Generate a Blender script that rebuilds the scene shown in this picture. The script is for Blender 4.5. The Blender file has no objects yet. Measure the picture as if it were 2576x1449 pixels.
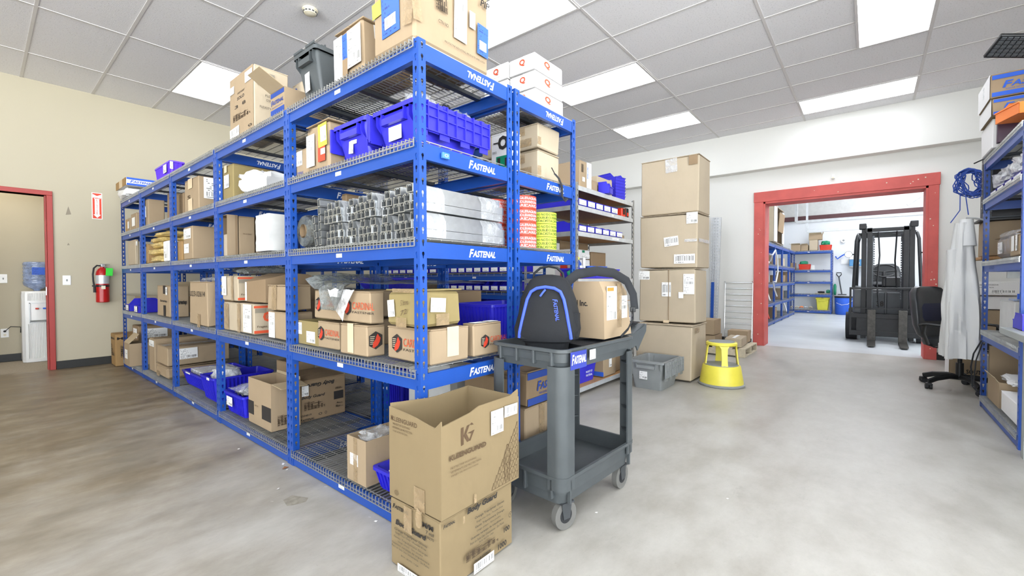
import bpy, math, random
from mathutils import Vector, Matrix, noise
R = math.radians
random.seed(7)

# ------------------------------------------------------------------ camera, world, exposure
S = bpy.context.scene
COL = S.collection
YAW, PITCH, ROLL, FPX = R(39.30007), R(-1.13377), R(-0.130306), 1100.083
CAMZ = 1.10
cf = Vector((math.cos(YAW)*math.cos(PITCH), math.sin(YAW)*math.cos(PITCH), math.sin(PITCH)))
cr = Vector((math.sin(YAW), -math.cos(YAW), 0))
cu = cr.cross(cf)
cr, cu = cr*math.cos(ROLL)+cu*math.sin(ROLL), -cr*math.sin(ROLL)+cu*math.cos(ROLL)
cam = bpy.data.objects.new('camera', bpy.data.cameras.new('camera'))
COL.objects.link(cam)
cam.matrix_world = Matrix(((cr.x, cu.x, -cf.x, 0), (cr.y, cu.y, -cf.y, 0), (cr.z, cu.z, -cf.z, CAMZ), (0, 0, 0, 1)))
cam.data.sensor_width = 36
cam.data.lens = FPX/2576*36
cam.data.clip_start = 0.02
cam.data.clip_end = 100
S.camera = cam
S.view_settings.view_transform = 'Standard'
S.view_settings.look = 'None'
S.view_settings.gamma = 1
S.view_settings.use_curve_mapping = False
S.view_settings.exposure = 0.32
try:
    S.cycles.use_denoising = True
    S.cycles.max_bounces = 5
    S.cycles.light_sampling_threshold = 0.03
    S.cycles.diffuse_bounces = 3
    S.cycles.glossy_bounces = 2
    S.cycles.transmission_bounces = 2
    S.cycles.transparent_max_bounces = 6
    S.cycles.sample_clamp_indirect = 6
    S.cycles.caustics_reflective = False
    S.cycles.caustics_refractive = False
    S.cycles.use_adaptive_sampling = True
    S.cycles.adaptive_threshold = 0.1
    S.cycles.adaptive_min_samples = 16
except Exception:
    pass
W = bpy.data.worlds.new('world'); S.world = W; W.use_nodes = True
# added fill light: dim sky above, brighter glow from below to lift the ceiling
wn = W.node_tree.nodes; wg = wn.new('ShaderNodeTexCoord'); ws = wn.new('ShaderNodeSeparateXYZ'); wr_ = wn.new('ShaderNodeValToRGB')
W.node_tree.links.new(wg.outputs['Generated'], ws.inputs[0]); W.node_tree.links.new(ws.outputs[2], wr_.inputs[0]); W.node_tree.links.new(wr_.outputs[0], wn['Background'].inputs[0])
wr_.color_ramp.elements[0].position = 0; wr_.color_ramp.elements[0].color = (.94, .98, 1.0, 1); wr_.color_ramp.elements[1].position = .04; wr_.color_ramp.elements[1].color = (.34, .37, .40, 1)
W.node_tree.nodes['Background'].inputs[1].default_value = 10.8      # fill light through openings added out of view behind the camera
def portal(x0, x1, y, z0, z1):  # samples fill light at an added opening out of view
    l = bpy.data.lights.new('fill_opening', 'AREA'); l.shape = 'RECTANGLE'; l.size = x1-x0; l.size_y = z1-z0; l.cycles.is_portal = True
    o = bpy.data.objects.new('fill_opening', l); COL.objects.link(o); o.location = ((x0+x1)/2, y, (z0+z1)/2); o.rotation_euler = (R(-90), 0, R(180))
    return o
portal(-6.4, 3.4, -6.05, 0.0, 3.45)
lp = portal(-6.0, 3.0, -6.0, 0.0, 3.45); lp.location = (-6.45, -1.5, 1.72); lp.rotation_euler = (R(-90), 0, R(90))
LAMP = 6.0          # radiance of a ceiling panel

# a point of the picture (2576 x 1449) on a known plane of the room
def ray(px, py):
    return cf + cr*((px-1288)/FPX) - cu*((py-724.5)/FPX)
def AX(px, py, x):
    d = ray(px, py); t = x/d.x; return Vector((x, d.y*t, CAMZ+d.z*t))
def AY(px, py, y):
    d = ray(px, py); t = y/d.y; return Vector((d.x*t, y, CAMZ+d.z*t))
def AZ(px, py, z=0.0):
    d = ray(px, py); t = (z-CAMZ)/d.z; return Vector((d.x*t, d.y*t, z))

# ------------------------------------------------------------------ material helpers
def shade(c, f):
    return tuple(int(c[i:i+2], 16)/255*f for i in (0, 2, 4))
def lin(c):
    if isinstance(c, str):
        c = tuple(int(c[i:i+2], 16)/255 for i in (0, 2, 4))
    return tuple((x/12.92 if x <= .04045 else ((x+.055)/1.055)**2.4) for x in c[:3]) + (1,)
class NT:
    def __init__(s, name):
        s.m = bpy.data.materials.new(name); s.m.use_nodes = True
        s.t = s.m.node_tree; s.b = s.t.nodes['Principled BSDF']
    def n(s, typ, **kw):
        o = s.t.nodes.new(typ)
        for k, v in kw.items(): setattr(o, k, v)
        return o
    def link(s, a, b): s.t.links.new(a, b)
    def put(s, sock, v):
        if hasattr(v, 'is_output') or hasattr(v, 'links'): s.link(v, sock)
        else: sock.default_value = v
    def math(s, op, a, b=0.0, c=None):
        o = s.n('ShaderNodeMath', operation=op); s.put(o.inputs[0], a); s.put(o.inputs[1], b)
        if c is not None: s.put(o.inputs[2], c)
        return o.outputs[0]
    def mix(s, f, a, b, mode='MIX'):
        o = s.n('ShaderNodeMix', data_type='RGBA', blend_type=mode)
        s.put(o.inputs[0], f); s.put(o.inputs[6], a); s.put(o.inputs[7], b); return o.outputs[2]
    def noise(s, vec, scale, detail=4, rough=.55, out=0):
        o = s.n('ShaderNodeTexNoise'); s.link(vec, o.inputs['Vector'])
        o.inputs['Scale'].default_value = scale; o.inputs['Detail'].default_value = detail; o.inputs['Roughness'].default_value = rough
        return o.outputs[out]
    def ramp(s, f, stops):
        o = s.n('ShaderNodeValToRGB'); s.link(f, o.inputs[0]); e = o.color_ramp.elements
        while len(e) < len(stops): e.new(.5)
        for q, (p, c) in zip(e, stops): q.position = p; q.color = c if len(c) == 4 else tuple(c)+(1,)
        return o.outputs[0]
    def scale(s, vec, sc):
        o = s.n('ShaderNodeMapping'); s.link(vec, o.inputs[0]); o.inputs['Scale'].default_value = sc; return o.outputs[0]
    def obj(s): return s.n('ShaderNodeTexCoord').outputs['Object']
    def uv(s): return s.n('ShaderNodeTexCoord').outputs['UV']
    def pos(s): return s.n('ShaderNodeNewGeometry').outputs['Position']
    def rnd(s): return s.n('ShaderNodeObjectInfo').outputs['Random']
    def bump(s, h, strength=.3, dist=.01):
        o = s.n('ShaderNodeBump'); o.inputs['Strength'].default_value = strength; o.inputs['Distance'].default_value = dist
        s.link(h, o.inputs['Height']); s.link(o.outputs[0], s.b.inputs['Normal'])
    def set(s, col=None, rough=None, metal=None, **kw):
        if col is not None: s.put(s.b.inputs['Base Color'], col)
        if rough is not None: s.put(s.b.inputs['Roughness'], rough)
        if metal is not None: s.put(s.b.inputs['Metallic'], metal)
        for k, v in kw.items(): s.put(s.b.inputs[k.replace('_', ' ')], v)
        return s.m
def plain(name, c, rough=.6, metal=0, var=.06, sc=9, **kw):
    t = NT(name); c = lin(c); v = t.noise(t.obj(), sc, 3)
    lo = tuple(x*(1-var) for x in c[:3])+(1,); hi = tuple(min(1, x*(1+var)) for x in c[:3])+(1,)
    return t.set(t.ramp(v, [(.3, lo), (.7, hi)]), rough, metal, **kw)
def card(name, c, var=.07):
    t = NT(name); c = lin(c); o = t.obj()
    v = t.noise(o, 6, 4); f = t.noise(t.scale(o, (140, 140, 6)), 1, 2)
    a = t.mix(t.math('MULTIPLY', f, .16), tuple(x*(1+var*.3) for x in c[:3])+(1,), tuple(x*.8 for x in c[:3])+(1,))
    col = t.mix(t.math('MULTIPLY', t.ramp(v, [(.45, (0, 0, 0)), (.75, (1, 1, 1))]), var*2.2), a, tuple(x*.68 for x in c[:3])+(1,))
    h = t.noise(t.scale(o, (9, 9, 5)), 1, 3)
    t.bump(h, .35, .012)
    return t.set(col, .78, 0, Specular_IOR_Level=.2)

M = {}
M['card'] = card('cardboard', shade('b39d80', .93)); M['card_dark'] = card('cardboard dark', shade('9f876a', .93)); M['card_pale'] = card('cardboard pale', shade('c8b89f', .93))
M['card_olive'] = card('cardboard olive', shade('a08f62', .93)); M['card_in'] = card('cardboard inside', shade('bfab8b', .93)); M['card_near'] = card('brown corrugated board', shade('958262', .93)); M['card_white'] = card('white carton board', 'eeecea', .02)
M['card_orange'] = card('cardboard orange', shade('b28f60', .93))
M['blue'] = plain('blue enamel', shade('1a4fab', .95), .38, 0, .05, 4)
M['blue_lt'] = plain('pale blue enamel', '4f86dc', .38, 0, .05, 4)
M['bin'] = plain('blue plastic', shade('2b28cf', .93), .38, 0, .06, 5)
M['bin_dk'] = plain('violet blue plastic', shade('3a37d8', .93), .36, 0, .06, 5)
M['purple'] = plain('purple plastic', '6a3fe6', .36, 0, .06)
M['wire'] = plain('zinc wire', 'b9b9b4', .35, .7, .1)
M['steel'] = plain('galvanised steel', 'a3a5a3', .42, .6, .12, 14)
M['steel_lt'] = plain('light steel', 'c9ccce', .4, .35, .08, 14)
M['dark_metal'] = plain('dark grey metal', '4c4f52', .5, .4)
M['grey_pl'] = plain('grey plastic', shade('505557', .93), .45, 0, .1, 8)
M['grey_pl2'] = plain('mid grey plastic', '8b8e8d', .5, 0, .08, 8)
M['black'] = plain('black plastic', '151617', .45, 0, .2)
M['rubber'] = plain('black rubber', '26272a', .7, 0, .2)
M['leather'] = plain('black leather', '2e3033', .38, 0, .15)
M['caster_grey'] = plain('grey caster rubber', '6b6a66', .6); M['white'] = plain('white paint', 'f0efec', .45, 0, .02)
M['white_pl'] = plain('white plastic', 'f2f2f0', .3, 0, .01)
M['cream_pl'] = plain('cream plastic', 'e4dcc4', .4, 0, .02)
M['particle'] = plain('particle board', 'b98d5e', .8, 0, .18, 90)
M['wood'] = plain('pale pallet wood', 'c9bda4', .8, 0, .15, 20)
M['red'] = plain('red enamel', 'b01818', .3, 0, .05)
M['red_pl'] = plain('red plastic', 'd23a22', .4)
M['green'] = plain('green plastic', '118a63', .45)
M['lime'] = plain('lime tag', '35d13c', .6)
M['yellow'] = plain('yellow plastic', 'e2dc4b', .5, 0, .07)
M['yellow2'] = plain('yellow enamel', 'e4d64e', .38, 0, .04)
M['orange'] = plain('orange plastic', 'ff8a3c', .45)
M['ink'] = plain('black ink', '2b2724', .8)
M['ink_brown'] = plain('brown ink', '57432e', .85)
M['ink_blue'] = plain('blue ink', '2b4a9c', .75, 0, .08)
M['ink_blue2'] = plain('bright blue ink', '2f62d0', .7)
M['ink_red'] = plain('red ink', 'c33a22', .7)
M['ink_orange'] = plain('orange ink', 'd4532f', .7)
M['ink_grey'] = plain('grey ink', '8d8474', .8)
M['decal'] = plain('white decal', 'eef2fb', .5, 0, .01)
M['tape_pale'] = plain('pale paper tape', 'd8c3a2', .6)
M['navy'] = plain('navy label', '34409a', .5)
M['sticker_y'] = plain('yellow sticker', 'd9e04a', .6)
M['sticker_r'] = plain('red sticker', 'e2492f', .6)
M['paper'] = plain('white paper', 'efeeea', .8, 0, .02)
M['alum'] = plain('mill aluminium', 'cfd2d4', .28, .85, .06, 30)
M['chrome'] = plain('chrome', 'd5d7da', .15, 1, .03)
M['fabric_grey'] = plain('grey fleece', 'c9c9c7', .95, 0, .05, 60)
M['lime_paper'] = plain('lime label roll', 'c5e24a', .6, 0, .04)
M['pink_paper'] = plain('red label roll', 'e4533c', .6, 0, .04)
M['board'] = plain('grey white board', 'cacac7', .6)
def clear(name, c, alpha, rough=.12, bumpy=.7):
    t = NT(name); n = t.noise(t.obj(), 14, 4, .7)
    t.bump(n, bumpy, .03)
    a = t.ramp(n, [(.35, (alpha*.55,)*3), (.65, (min(1, alpha*1.5),)*3)])
    t.link(a, t.b.inputs['Alpha'])
    return t.set(lin(c), rough, 0, Specular_IOR_Level=.8)
M['film'] = clear('clear plastic film', 'eef0f2', .3)
M['tape'] = clear('clear packing tape', 'b9a07c', .4, .3, .1)
M['bag'] = clear('milky plastic bag', 'f4f5f6', .72)
M['bag_white'] = plain('white plastic bag', 'f1f1f0', .4, 0, .03)
M['bag_dark'] = clear('grey plastic sheet', '6f7370', .85)
M['bag_yellow'] = clear('yellow gloves in a bag', 'f0d48a', .98, .35)
M['water'] = clear('blue water bottle plastic', '9fb2d8', .6, .08, .1)
def fabric(name, c):
    t = NT(name); o = t.obj(); n = t.noise(o, 420, 2)
    t.bump(n, .4, .002)
    c = lin(c); return t.set(t.ramp(t.noise(o, 8, 3), [(.3, tuple(x*.8 for x in c[:3])), (.7, tuple(x*1.15 for x in c[:3]))]), .85)
M['pack'] = fabric('black pack cloth', '17191d'); M['strap'] = fabric('dark webbing', '202226')
M['zip'] = plain('blue zip', '3f5ad2', .6)
# a printed label: rows of type and a bar code, on the part's own uv
def label_mat(name, base='f2f1ee', ink='55544f', rows=12, dens=.5, bar=(.12, .32), seed=0., bare=False, cols=22.):
    t = NT(name); sx = t.n('ShaderNodeSeparateXYZ'); t.link(t.uv(), sx.inputs[0]); u, v = sx.outputs[0], sx.outputs[1]
    def wn(a, b):
        w = t.n('ShaderNodeTexWhiteNoise', noise_dimensions='2D'); c = t.n('ShaderNodeCombineXYZ')
        t.put(c.inputs[0], a); t.put(c.inputs[1], b); t.link(c.outputs[0], w.inputs['Vector']); return w.outputs['Value']
    row = t.math('FLOOR', t.math('MULTIPLY', v, float(rows)))
    fr = t.math('FRACT', t.math('MULTIPLY', v, float(rows)))
    word = wn(t.math('FLOOR', t.math('MULTIPLY', u, cols)), t.math('ADD', row, seed))
    ln = wn(3.3, t.math('ADD', row, seed+7.))
    on = t.math('MULTIPLY', t.math('GREATER_THAN', word, 1-dens), t.math('GREATER_THAN', fr, .5))
    on = t.math('MULTIPLY', on, t.math('LESS_THAN', u, t.math('ADD', t.math('MULTIPLY', ln, .7), .25)))
    bars = t.math('GREATER_THAN', wn(t.math('FLOOR', t.math('MULTIPLY', u, 70.)), 1.7+seed), .5)
    inb = t.math('MULTIPLY', t.math('GREATER_THAN', v, bar[0]), t.math('LESS_THAN', v, bar[1]))
    onb = t.math('MULTIPLY', bars, inb)
    tot = t.math('MAXIMUM', t.math('MULTIPLY', on, t.math('SUBTRACT', 1., inb)), onb)
    edge = t.math('MULTIPLY', t.math('MULTIPLY', t.math('GREATER_THAN', u, .06), t.math('LESS_THAN', u, .94)), t.math('MULTIPLY', t.math('GREATER_THAN', v, .05), t.math('LESS_THAN', v, .95)))
    tot = t.math('MULTIPLY', tot, edge)
    if bare: t.link(tot, t.b.inputs['Alpha']); return t.set(lin(ink), .8)
    return t.set(t.mix(t.math('MULTIPLY', tot, .8), lin(base), lin(ink)), .55)
M['lab1'] = label_mat('shipping label print', seed=1.); M['lab2'] = label_mat('packing slip print', rows=18, dens=.35, bar=(.5, .62), seed=4.)
M['lab3'] = label_mat('bar code label print', rows=6, bar=(.3, .8), seed=9.); M['lab_blue'] = label_mat('blue label print', '3563cf', '1d2d66', 14, .5, (0, 0), 3.)
M['lab_tag'] = label_mat('bin card print', 'f4f3ef', '8b8a80', 4, .5, (.1, .35), 5.)
M['lab_ink'] = label_mat('small print on cardboard', shade('b39d80', .93), '4a3a28', 7, .82, (0, 0), 2., True, 64.)
M['lab_ink2'] = label_mat('large print on cardboard', shade('b39d80', .93), '3a2f22', 7, .85, (.02, .16), 6., True, 48.)

# ------------------------------------------------------------------ mesh helpers
class MB:
    def __init__(s): s.v = []; s.f = []; s.mi = []; s.uv = {}
    def add(s, vs, fs, mi=0, T=None):
        k = len(s.v)
        for p in vs:
            p = Vector(p); s.v.append(T @ p if T else p)
        for q in fs: s.f.append(tuple(k+i for i in q)); s.mi.append(mi)
        return s
    def box(s, x0, x1, y0, y1, z0, z1, b=0., mi=0, T=None, j=0.):
        if x0 > x1: x0, x1 = x1, x0
        if y0 > y1: y0, y1 = y1, y0
        if z0 > z1: z0, z1 = z1, z0
        b = min(b, (x1-x0)*.45, (y1-y0)*.45, (z1-z0)*.45)
        if b <= 0:
            vs = [(x, y, z) for x in (x0, x1) for y in (y0, y1) for z in (z0, z1)]
            if j: vs = [tuple(c+random.uniform(-j, j) for c in p) for p in vs]
            return s.add(vs, [(0, 1, 3, 2), (4, 6, 7, 5), (0, 4, 5, 1), (2, 3, 7, 6), (0, 2, 6, 4), (1, 5, 7, 3)], mi, T)
        vs = []; ix = {}
        for i in (0, 1):
            for jj in (0, 1):
                for k in (0, 1):
                    dx, dy, dz = ((random.uniform(-j, j) for _ in range(3)) if j else (0, 0, 0))
                    X, Y, Z = (x0, x1)[i]+dx, (y0, y1)[jj]+dy, (z0, z1)[k]+dz
                    sx, sy, sz = (1, -1)[i]*b, (1, -1)[jj]*b, (1, -1)[k]*b
                    ix[i, jj, k, 'x'] = len(vs); vs.append((X, Y+sy, Z+sz))
                    ix[i, jj, k, 'y'] = len(vs); vs.append((X+sx, Y, Z+sz))
                    ix[i, jj, k, 'z'] = len(vs); vs.append((X+sx, Y+sy, Z))
        g = lambda *a: ix[a]
        fs = [(g(0,0,0,'x'), g(0,0,1,'x'), g(0,1,1,'x'), g(0,1,0,'x')), (g(1,0,0,'x'), g(1,1,0,'x'), g(1,1,1,'x'), g(1,0,1,'x')),
              (g(0,0,0,'y'), g(1,0,0,'y'), g(1,0,1,'y'), g(0,0,1,'y')), (g(0,1,0,'y'), g(0,1,1,'y'), g(1,1,1,'y'), g(1,1,0,'y')),
              (g(0,0,0,'z'), g(0,1,0,'z'), g(1,1,0,'z'), g(1,0,0,'z')), (g(0,0,1,'z'), g(1,0,1,'z'), g(1,1,1,'z'), g(0,1,1,'z'))]
        for a in (0, 1):
            for c in (0, 1):
                fs.append((g(a,c,0,'x'), g(a,c,1,'x'), g(a,c,1,'y'), g(a,c,0,'y')) if (a+c) % 2 else (g(a,c,0,'y'), g(a,c,1,'y'), g(a,c,1,'x'), g(a,c,0,'x')))
                fs.append((g(a,0,c,'x'), g(a,0,c,'z'), g(a,1,c,'z'), g(a,1,c,'x')) if (a+c) % 2 == 0 else (g(a,1,c,'x'), g(a,1,c,'z'), g(a,0,c,'z'), g(a,0,c,'x')))
                fs.append((g(0,a,c,'y'), g(1,a,c,'y'), g(1,a,c,'z'), g(0,a,c,'z')) if (a+c) % 2 else (g(0,a,c,'z'), g(1,a,c,'z'), g(1,a,c,'y'), g(0,a,c,'y')))
                for k in (0, 1): pass
        for a in (0, 1):
            for c in (0, 1):
                for k in (0, 1):
                    t = (g(a,c,k,'x'), g(a,c,k,'y'), g(a,c,k,'z'))
                    fs.append(t if (a+c+k) % 2 == 0 else t[::-1])
        return s.add(vs, fs, mi, T)
    def loft(s, rings, closed=True, cap0=True, cap1=True, mi=0, T=None):
        n = len(rings[0]); vs = [p for r in rings for p in r]; fs = []
        for i in range(len(rings)-1):
            for k in range(n if closed else n-1):
                a, b = i*n+k, i*n+(k+1) % n
                fs.append((a, b, b+n, a+n))
        if cap0: fs.append(tuple(range(n))[::-1])
        if cap1: fs.append(tuple(range((len(rings)-1)*n, len(rings)*n)))
        return s.add(vs, fs, mi, T)
    def cyl(s, p0, p1, r0, r1=None, n=14, mi=0, caps=True, T=None):
        r1 = r0 if r1 is None else r1
        p0, p1 = Vector(p0), Vector(p1); d = (p1-p0).normalized()
        a = d.orthogonal().normalized(); b = d.cross(a)
        rg = [[p+(a*math.cos(2*math.pi*k/n)+b*math.sin(2*math.pi*k/n))*r for k in range(n)] for p, r in ((p0, r0), (p1, r1))]
        return s.loft(rg, True, caps, caps, mi, T)
    def rev(s, prof, c=(0, 0, 0), n=24, mi=0, T=None, cap0=True, cap1=True, sx=1, sy=1):
        rg = [[(c[0]+r*sx*math.cos(2*math.pi*k/n), c[1]+r*sy*math.sin(2*math.pi*k/n), c[2]+z) for k in range(n)] for r, z in prof]
        return s.loft(rg, True, cap0, cap1, mi, T)
    def tube(s, pts, r, n=6, mi=0, T=None, flat=None):
        pts = [Vector(p) for p in pts]; rg = []; pa = None
        for i, p in enumerate(pts):
            d = (pts[min(i+1, len(pts)-1)]-pts[max(i-1, 0)]).normalized()
            if pa is None: pa = (Vector(flat) if flat else d.orthogonal())
            a = (pa-d*pa.dot(d)); a = a.normalized() if a.length > 1e-6 else d.orthogonal().normalized()
            pa = a; b = d.cross(a)
            ra, rb = r if isinstance(r, tuple) else (r, r)
            rg.append([p+a*math.cos(2*math.pi*k/n)*ra+b*math.sin(2*math.pi*k/n)*rb for k in range(n)])
        return s.loft(rg, True, True, True, mi, T)
    def bar(s, p0, p1, w, h, mi=0, up=(0, 0, 1), T=None):
        p0, p1 = Vector(p0), Vector(p1); d = (p1-p0).normalized(); u = Vector(up); u = (u-d*u.dot(d))
        u = u.normalized() if u.length > 1e-6 else d.orthogonal().normalized(); q = d.cross(u)
        rg = [[p+q*a*w/2+u*b*h/2 for a, b in ((-1, -1), (1, -1), (1, 1), (-1, 1))] for p in (p0, p1)]
        return s.loft(rg, True, True, True, mi, T)
    def poly(s, pts, axis, lo, hi, mi=0, T=None):
        def P(a, b, c): return {'x': (c, a, b), 'y': (a, c, b), 'z': (a, b, c)}[axis]
        return s.loft([[P(a, b, lo) for a, b in pts], [P(a, b, hi) for a, b in pts]], True, True, True, mi, T)
    def build(s, name, mats, parent=None, loc=None, rotz=0., smooth=False, rot=None):
        me = bpy.data.meshes.new(name); me.from_pydata([tuple(p) for p in s.v], [], s.f)
        for m in (mats if isinstance(mats, (list, tuple)) else [mats]): me.materials.append(M[m] if isinstance(m, str) else m)
        me.polygons.foreach_set('material_index', s.mi)
        if smooth:
            me.polygons.foreach_set('use_smooth', [True]*len(s.f))
            try: me.set_sharp_from_angle(angle=R(smooth if smooth is not True else 40))
            except Exception: pass
        if s.uv:
            L = me.uv_layers.new(name='UVMap')
            for fi, uvs in s.uv.items():
                for li, c in zip(me.polygons[fi].loop_indices, uvs): L.data[li].uv = c
        me.validate(); me.update()
        o = bpy.data.objects.new(name, me); COL.objects.link(o)
        if loc: o.location = loc
        if rot: o.rotation_euler = rot
        elif rotz: o.rotation_euler = (0, 0, rotz)
        if parent: o.parent = parent
        return o
def fixn(o):
    import bmesh
    b = bmesh.new(); b.from_mesh(o.data); bmesh.ops.recalc_face_normals(b, faces=b.faces); b.to_mesh(o.data); b.free(); return o
def tag(o, label=None, cat=None, group=None, kind=None):
    if label: o['label'] = label
    if cat: o['category'] = cat
    if group: o['group'] = group
    if kind: o['kind'] = kind
    return o
def empty(name, loc, label=None, cat=None, group=None, rotz=0., rot=None):
    o = bpy.data.objects.new(name, None); o.empty_display_size = .05; COL.objects.link(o)
    o.location = loc; o.rotation_euler = rot if rot else (0, 0, rotz)
    return tag(o, label, cat, group)
def kids(o): return [c for c in bpy.data.objects if c.parent == o]
def copy_tree(o, parent=None):
    ch = KID.get(o.name) or [c for c in COL.objects if c.parent == o]
    KID[o.name] = ch
    c = o.copy(); COL.objects.link(c); c.parent = parent
    if parent is not None: c.matrix_parent_inverse = o.matrix_parent_inverse
    for q in ch: copy_tree(q, c)
    return c
KID = {}
def struct(name, mb, mats, **kw):
    return tag(mb.build(name, mats, **kw), kind='structure')

FACE = {'L': Matrix(((0, 0, -1), (-1, 0, 0), (0, 1, 0))), 'R': Matrix(((1, 0, 0), (0, 0, -1), (0, 1, 0))),
        'P': Matrix(((-1, 0, 0), (0, 0, 1), (0, 1, 0))), 'F': Matrix(((0, 0, 1), (1, 0, 0), (0, 1, 0))), 'T': Matrix(((1, 0, 0), (0, 1, 0), (0, 0, 1)))}
_tc = {}
def text_mesh(body, w, h, bold=.0, shear=0., mat='ink', logo=False, aspect=False):
    key = (body, round(w, 4), round(h, 4), bold, shear, mat, logo)
    if key in _tc: return _tc[key]
    vs, fs = [], []
    def one(txt, x, y, sc):
        c = bpy.data.curves.new('t', 'FONT'); c.body = txt; c.size = 1; c.offset = bold; c.shear = shear; c.resolution_u = 2; c.space_line = 1.0
        o = bpy.data.objects.new('t', c); COL.objects.link(o)
        dg = bpy.context.evaluated_depsgraph_get(); dg.update()
        me = bpy.data.meshes.new_from_object(o.evaluated_get(dg)); k = len(vs)
        vs.extend([(v.co.x*sc+x, v.co.y*sc+y, 0) for v in me.vertices]); fs.extend([tuple(i+k for i in p.vertices) for p in me.polygons])
        wd = max([v.co.x for v in me.vertices] or [0])*sc
        bpy.data.objects.remove(o); bpy.data.curves.remove(c); bpy.data.meshes.remove(me)
        return wd
    if logo:
        a = one(body[0], 0, -.06, 1.22); one(body[1:], a-.13, 0, .93)
    else: one(body, 0, 0, 1)
    x0 = min(v[0] for v in vs); x1 = max(v[0] for v in vs); y0 = min(v[1] for v in vs); y1 = max(v[1] for v in vs)
    sx = w/(x1-x0); sy = h/(y1-y0)
    if aspect: sx = sy = min(sx, sy)
    me = bpy.data.meshes.new('lettering'); me.from_pydata([((v[0]-(x0+x1)/2)*sx, (v[1]-(y0+y1)/2)*sy, 0) for v in vs], [], fs)
    me.materials.append(M[mat]); me.update()
    _tc[key] = me; return me
def text(name, body, face, c, w, h, mat='ink', parent=None, bold=0., shear=0., logo=False, spin=0., aspect=False):
    """lettering lying on a face, centred at c (parent space)"""
    o = bpy.data.objects.new(name, text_mesh(body, w, h, bold, shear, mat, logo, aspect)); COL.objects.link(o)
    o.parent = parent
    o.matrix_local = Matrix.Translation(c) @ FACE[face].to_4x4() @ Matrix.Rotation(spin, 4, 'Z')
    return o
def sheet(name, face, c, w, h, mat, parent=None, spin=0., t=.0008):
    m = MB(); m.box(-w/2, w/2, -h/2, h/2, -t, 0, 0)
    top = [i for i, f in enumerate(m.f) if all(m.v[k].z > -t/2 for k in f)][0]
    m.uv[top] = [((m.v[k].x+w/2)/w, (m.v[k].y+h/2)/h) for k in m.f[top]]
    o = m.build(name, mat); o.parent = parent
    o.matrix_local = Matrix.Translation(c) @ FACE[face].to_4x4() @ Matrix.Rotation(spin, 4, 'Z')
    return o
# ------------------------------------------------------------------ the room
YW, XB, XR, ZC = 7.772, 8.012, 8.19, 3.50         # left wall, bulkhead face, right wall, ceiling
RY = -1.50                                        # wall behind the right hand rack
def wallmat(name, c, blotch=.05):
    t = NT(name); p = t.pos(); c = lin(c)
    v = t.noise(p, 1.1, 4); f = t.noise(p, 160, 2)
    t.bump(f, .12, .002)
    return t.set(t.mix(t.math('MULTIPLY', v, blotch*2), c, tuple(x*.86 for x in c[:3])+(1,)), .62, 0, Specular_IOR_Level=.3)
M['wall_l'] = wallmat('cream wall paint', shade('c9c0a8', .94)); M['wall_r'] = wallmat('wall paint whitened for light', 'ecebe6'); M['wall_2'] = wallmat('white wall paint', 'e4e7ea')  # far and right walls made whiter to stand for their brighter light
M['door_red'] = plain('red door paint', 'a83a34', .45, 0, .06, 3); M['frame_red'] = plain('faded red paint', 'cf5d56', .55, 0, .1, 4)
M['base'] = plain('black vinyl base', '232321', .45, 0, .1)
def floormat():
    t = NT('stained concrete'); p = t.pos()
    big = t.noise(t.scale(p, (.55, .9, 1)), 1, 5, .6); mid = t.noise(t.scale(p, (2.6, 4.2, 1)), 1, 6, .68); fine = t.noise(p, 60, 4, .7)
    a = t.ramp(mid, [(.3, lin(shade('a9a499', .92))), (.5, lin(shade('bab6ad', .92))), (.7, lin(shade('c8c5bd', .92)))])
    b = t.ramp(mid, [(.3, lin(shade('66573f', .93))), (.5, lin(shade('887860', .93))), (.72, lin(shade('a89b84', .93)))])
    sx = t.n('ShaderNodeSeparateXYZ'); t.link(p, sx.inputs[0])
    # stain blotches plus painted light: paler by the opening, darker brown by the small door
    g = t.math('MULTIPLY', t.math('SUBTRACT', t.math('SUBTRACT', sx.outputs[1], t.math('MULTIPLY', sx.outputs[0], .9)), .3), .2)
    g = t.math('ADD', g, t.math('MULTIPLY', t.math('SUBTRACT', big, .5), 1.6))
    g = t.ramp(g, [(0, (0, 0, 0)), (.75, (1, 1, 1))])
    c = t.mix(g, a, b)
    pale = t.ramp(t.noise(t.scale(p, (1.2, 2.0, 1)), 1, 8, .75), [(.52, (0, 0, 0)), (.66, (1, 1, 1))])
    c = t.mix(t.math('MULTIPLY', pale, .16), c, lin(shade('cfccc4', .93)))
    st = t.ramp(t.noise(t.scale(p, (3.4, 6.2, 1)), 1, 9, .8), [(.60, (0, 0, 0)), (.72, (1, 1, 1))])
    c = t.mix(t.math('MULTIPLY', st, .26), c, lin(shade('6e675a', .93)))
    c = t.mix(t.math('MULTIPLY', t.ramp(fine, [(.62, (0, 0, 0)), (.7, (1, 1, 1))]), .25), c, lin('7d776b'))
    t.bump(mid, .06, .01)
    r = t.ramp(mid, [(.3, (.34,)*3), (.7, (.55,)*3)])
    return t.set(c, r, 0, Specular_IOR_Level=.45)
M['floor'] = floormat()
M['floor2'] = plain('pale grey sealed concrete', 'c3c7c9', .4, 0, .10, 1.3)
M['carpet'] = plain('grey beige carpet', 'a59a88', .95, 0, .2, 160)
def tilemat():
    t = NT('mineral ceiling tile'); p = t.pos(); n = t.noise(p, 70, 3, .8); n2 = t.noise(p, 150, 2, .7)
    c = t.ramp(n, [(.33, lin('d0cfd0')), (.42, lin('f1f0f2')), (.8, lin('f5f4f6'))])
    t.bump(n2, .4, .004); return t.set(c, .9, 0, Specular_IOR_Level=.1)
M['tile'] = tilemat(); M['tbar'] = plain('white ceiling bar', 'dad7d5', .5, 0, .02)

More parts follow.
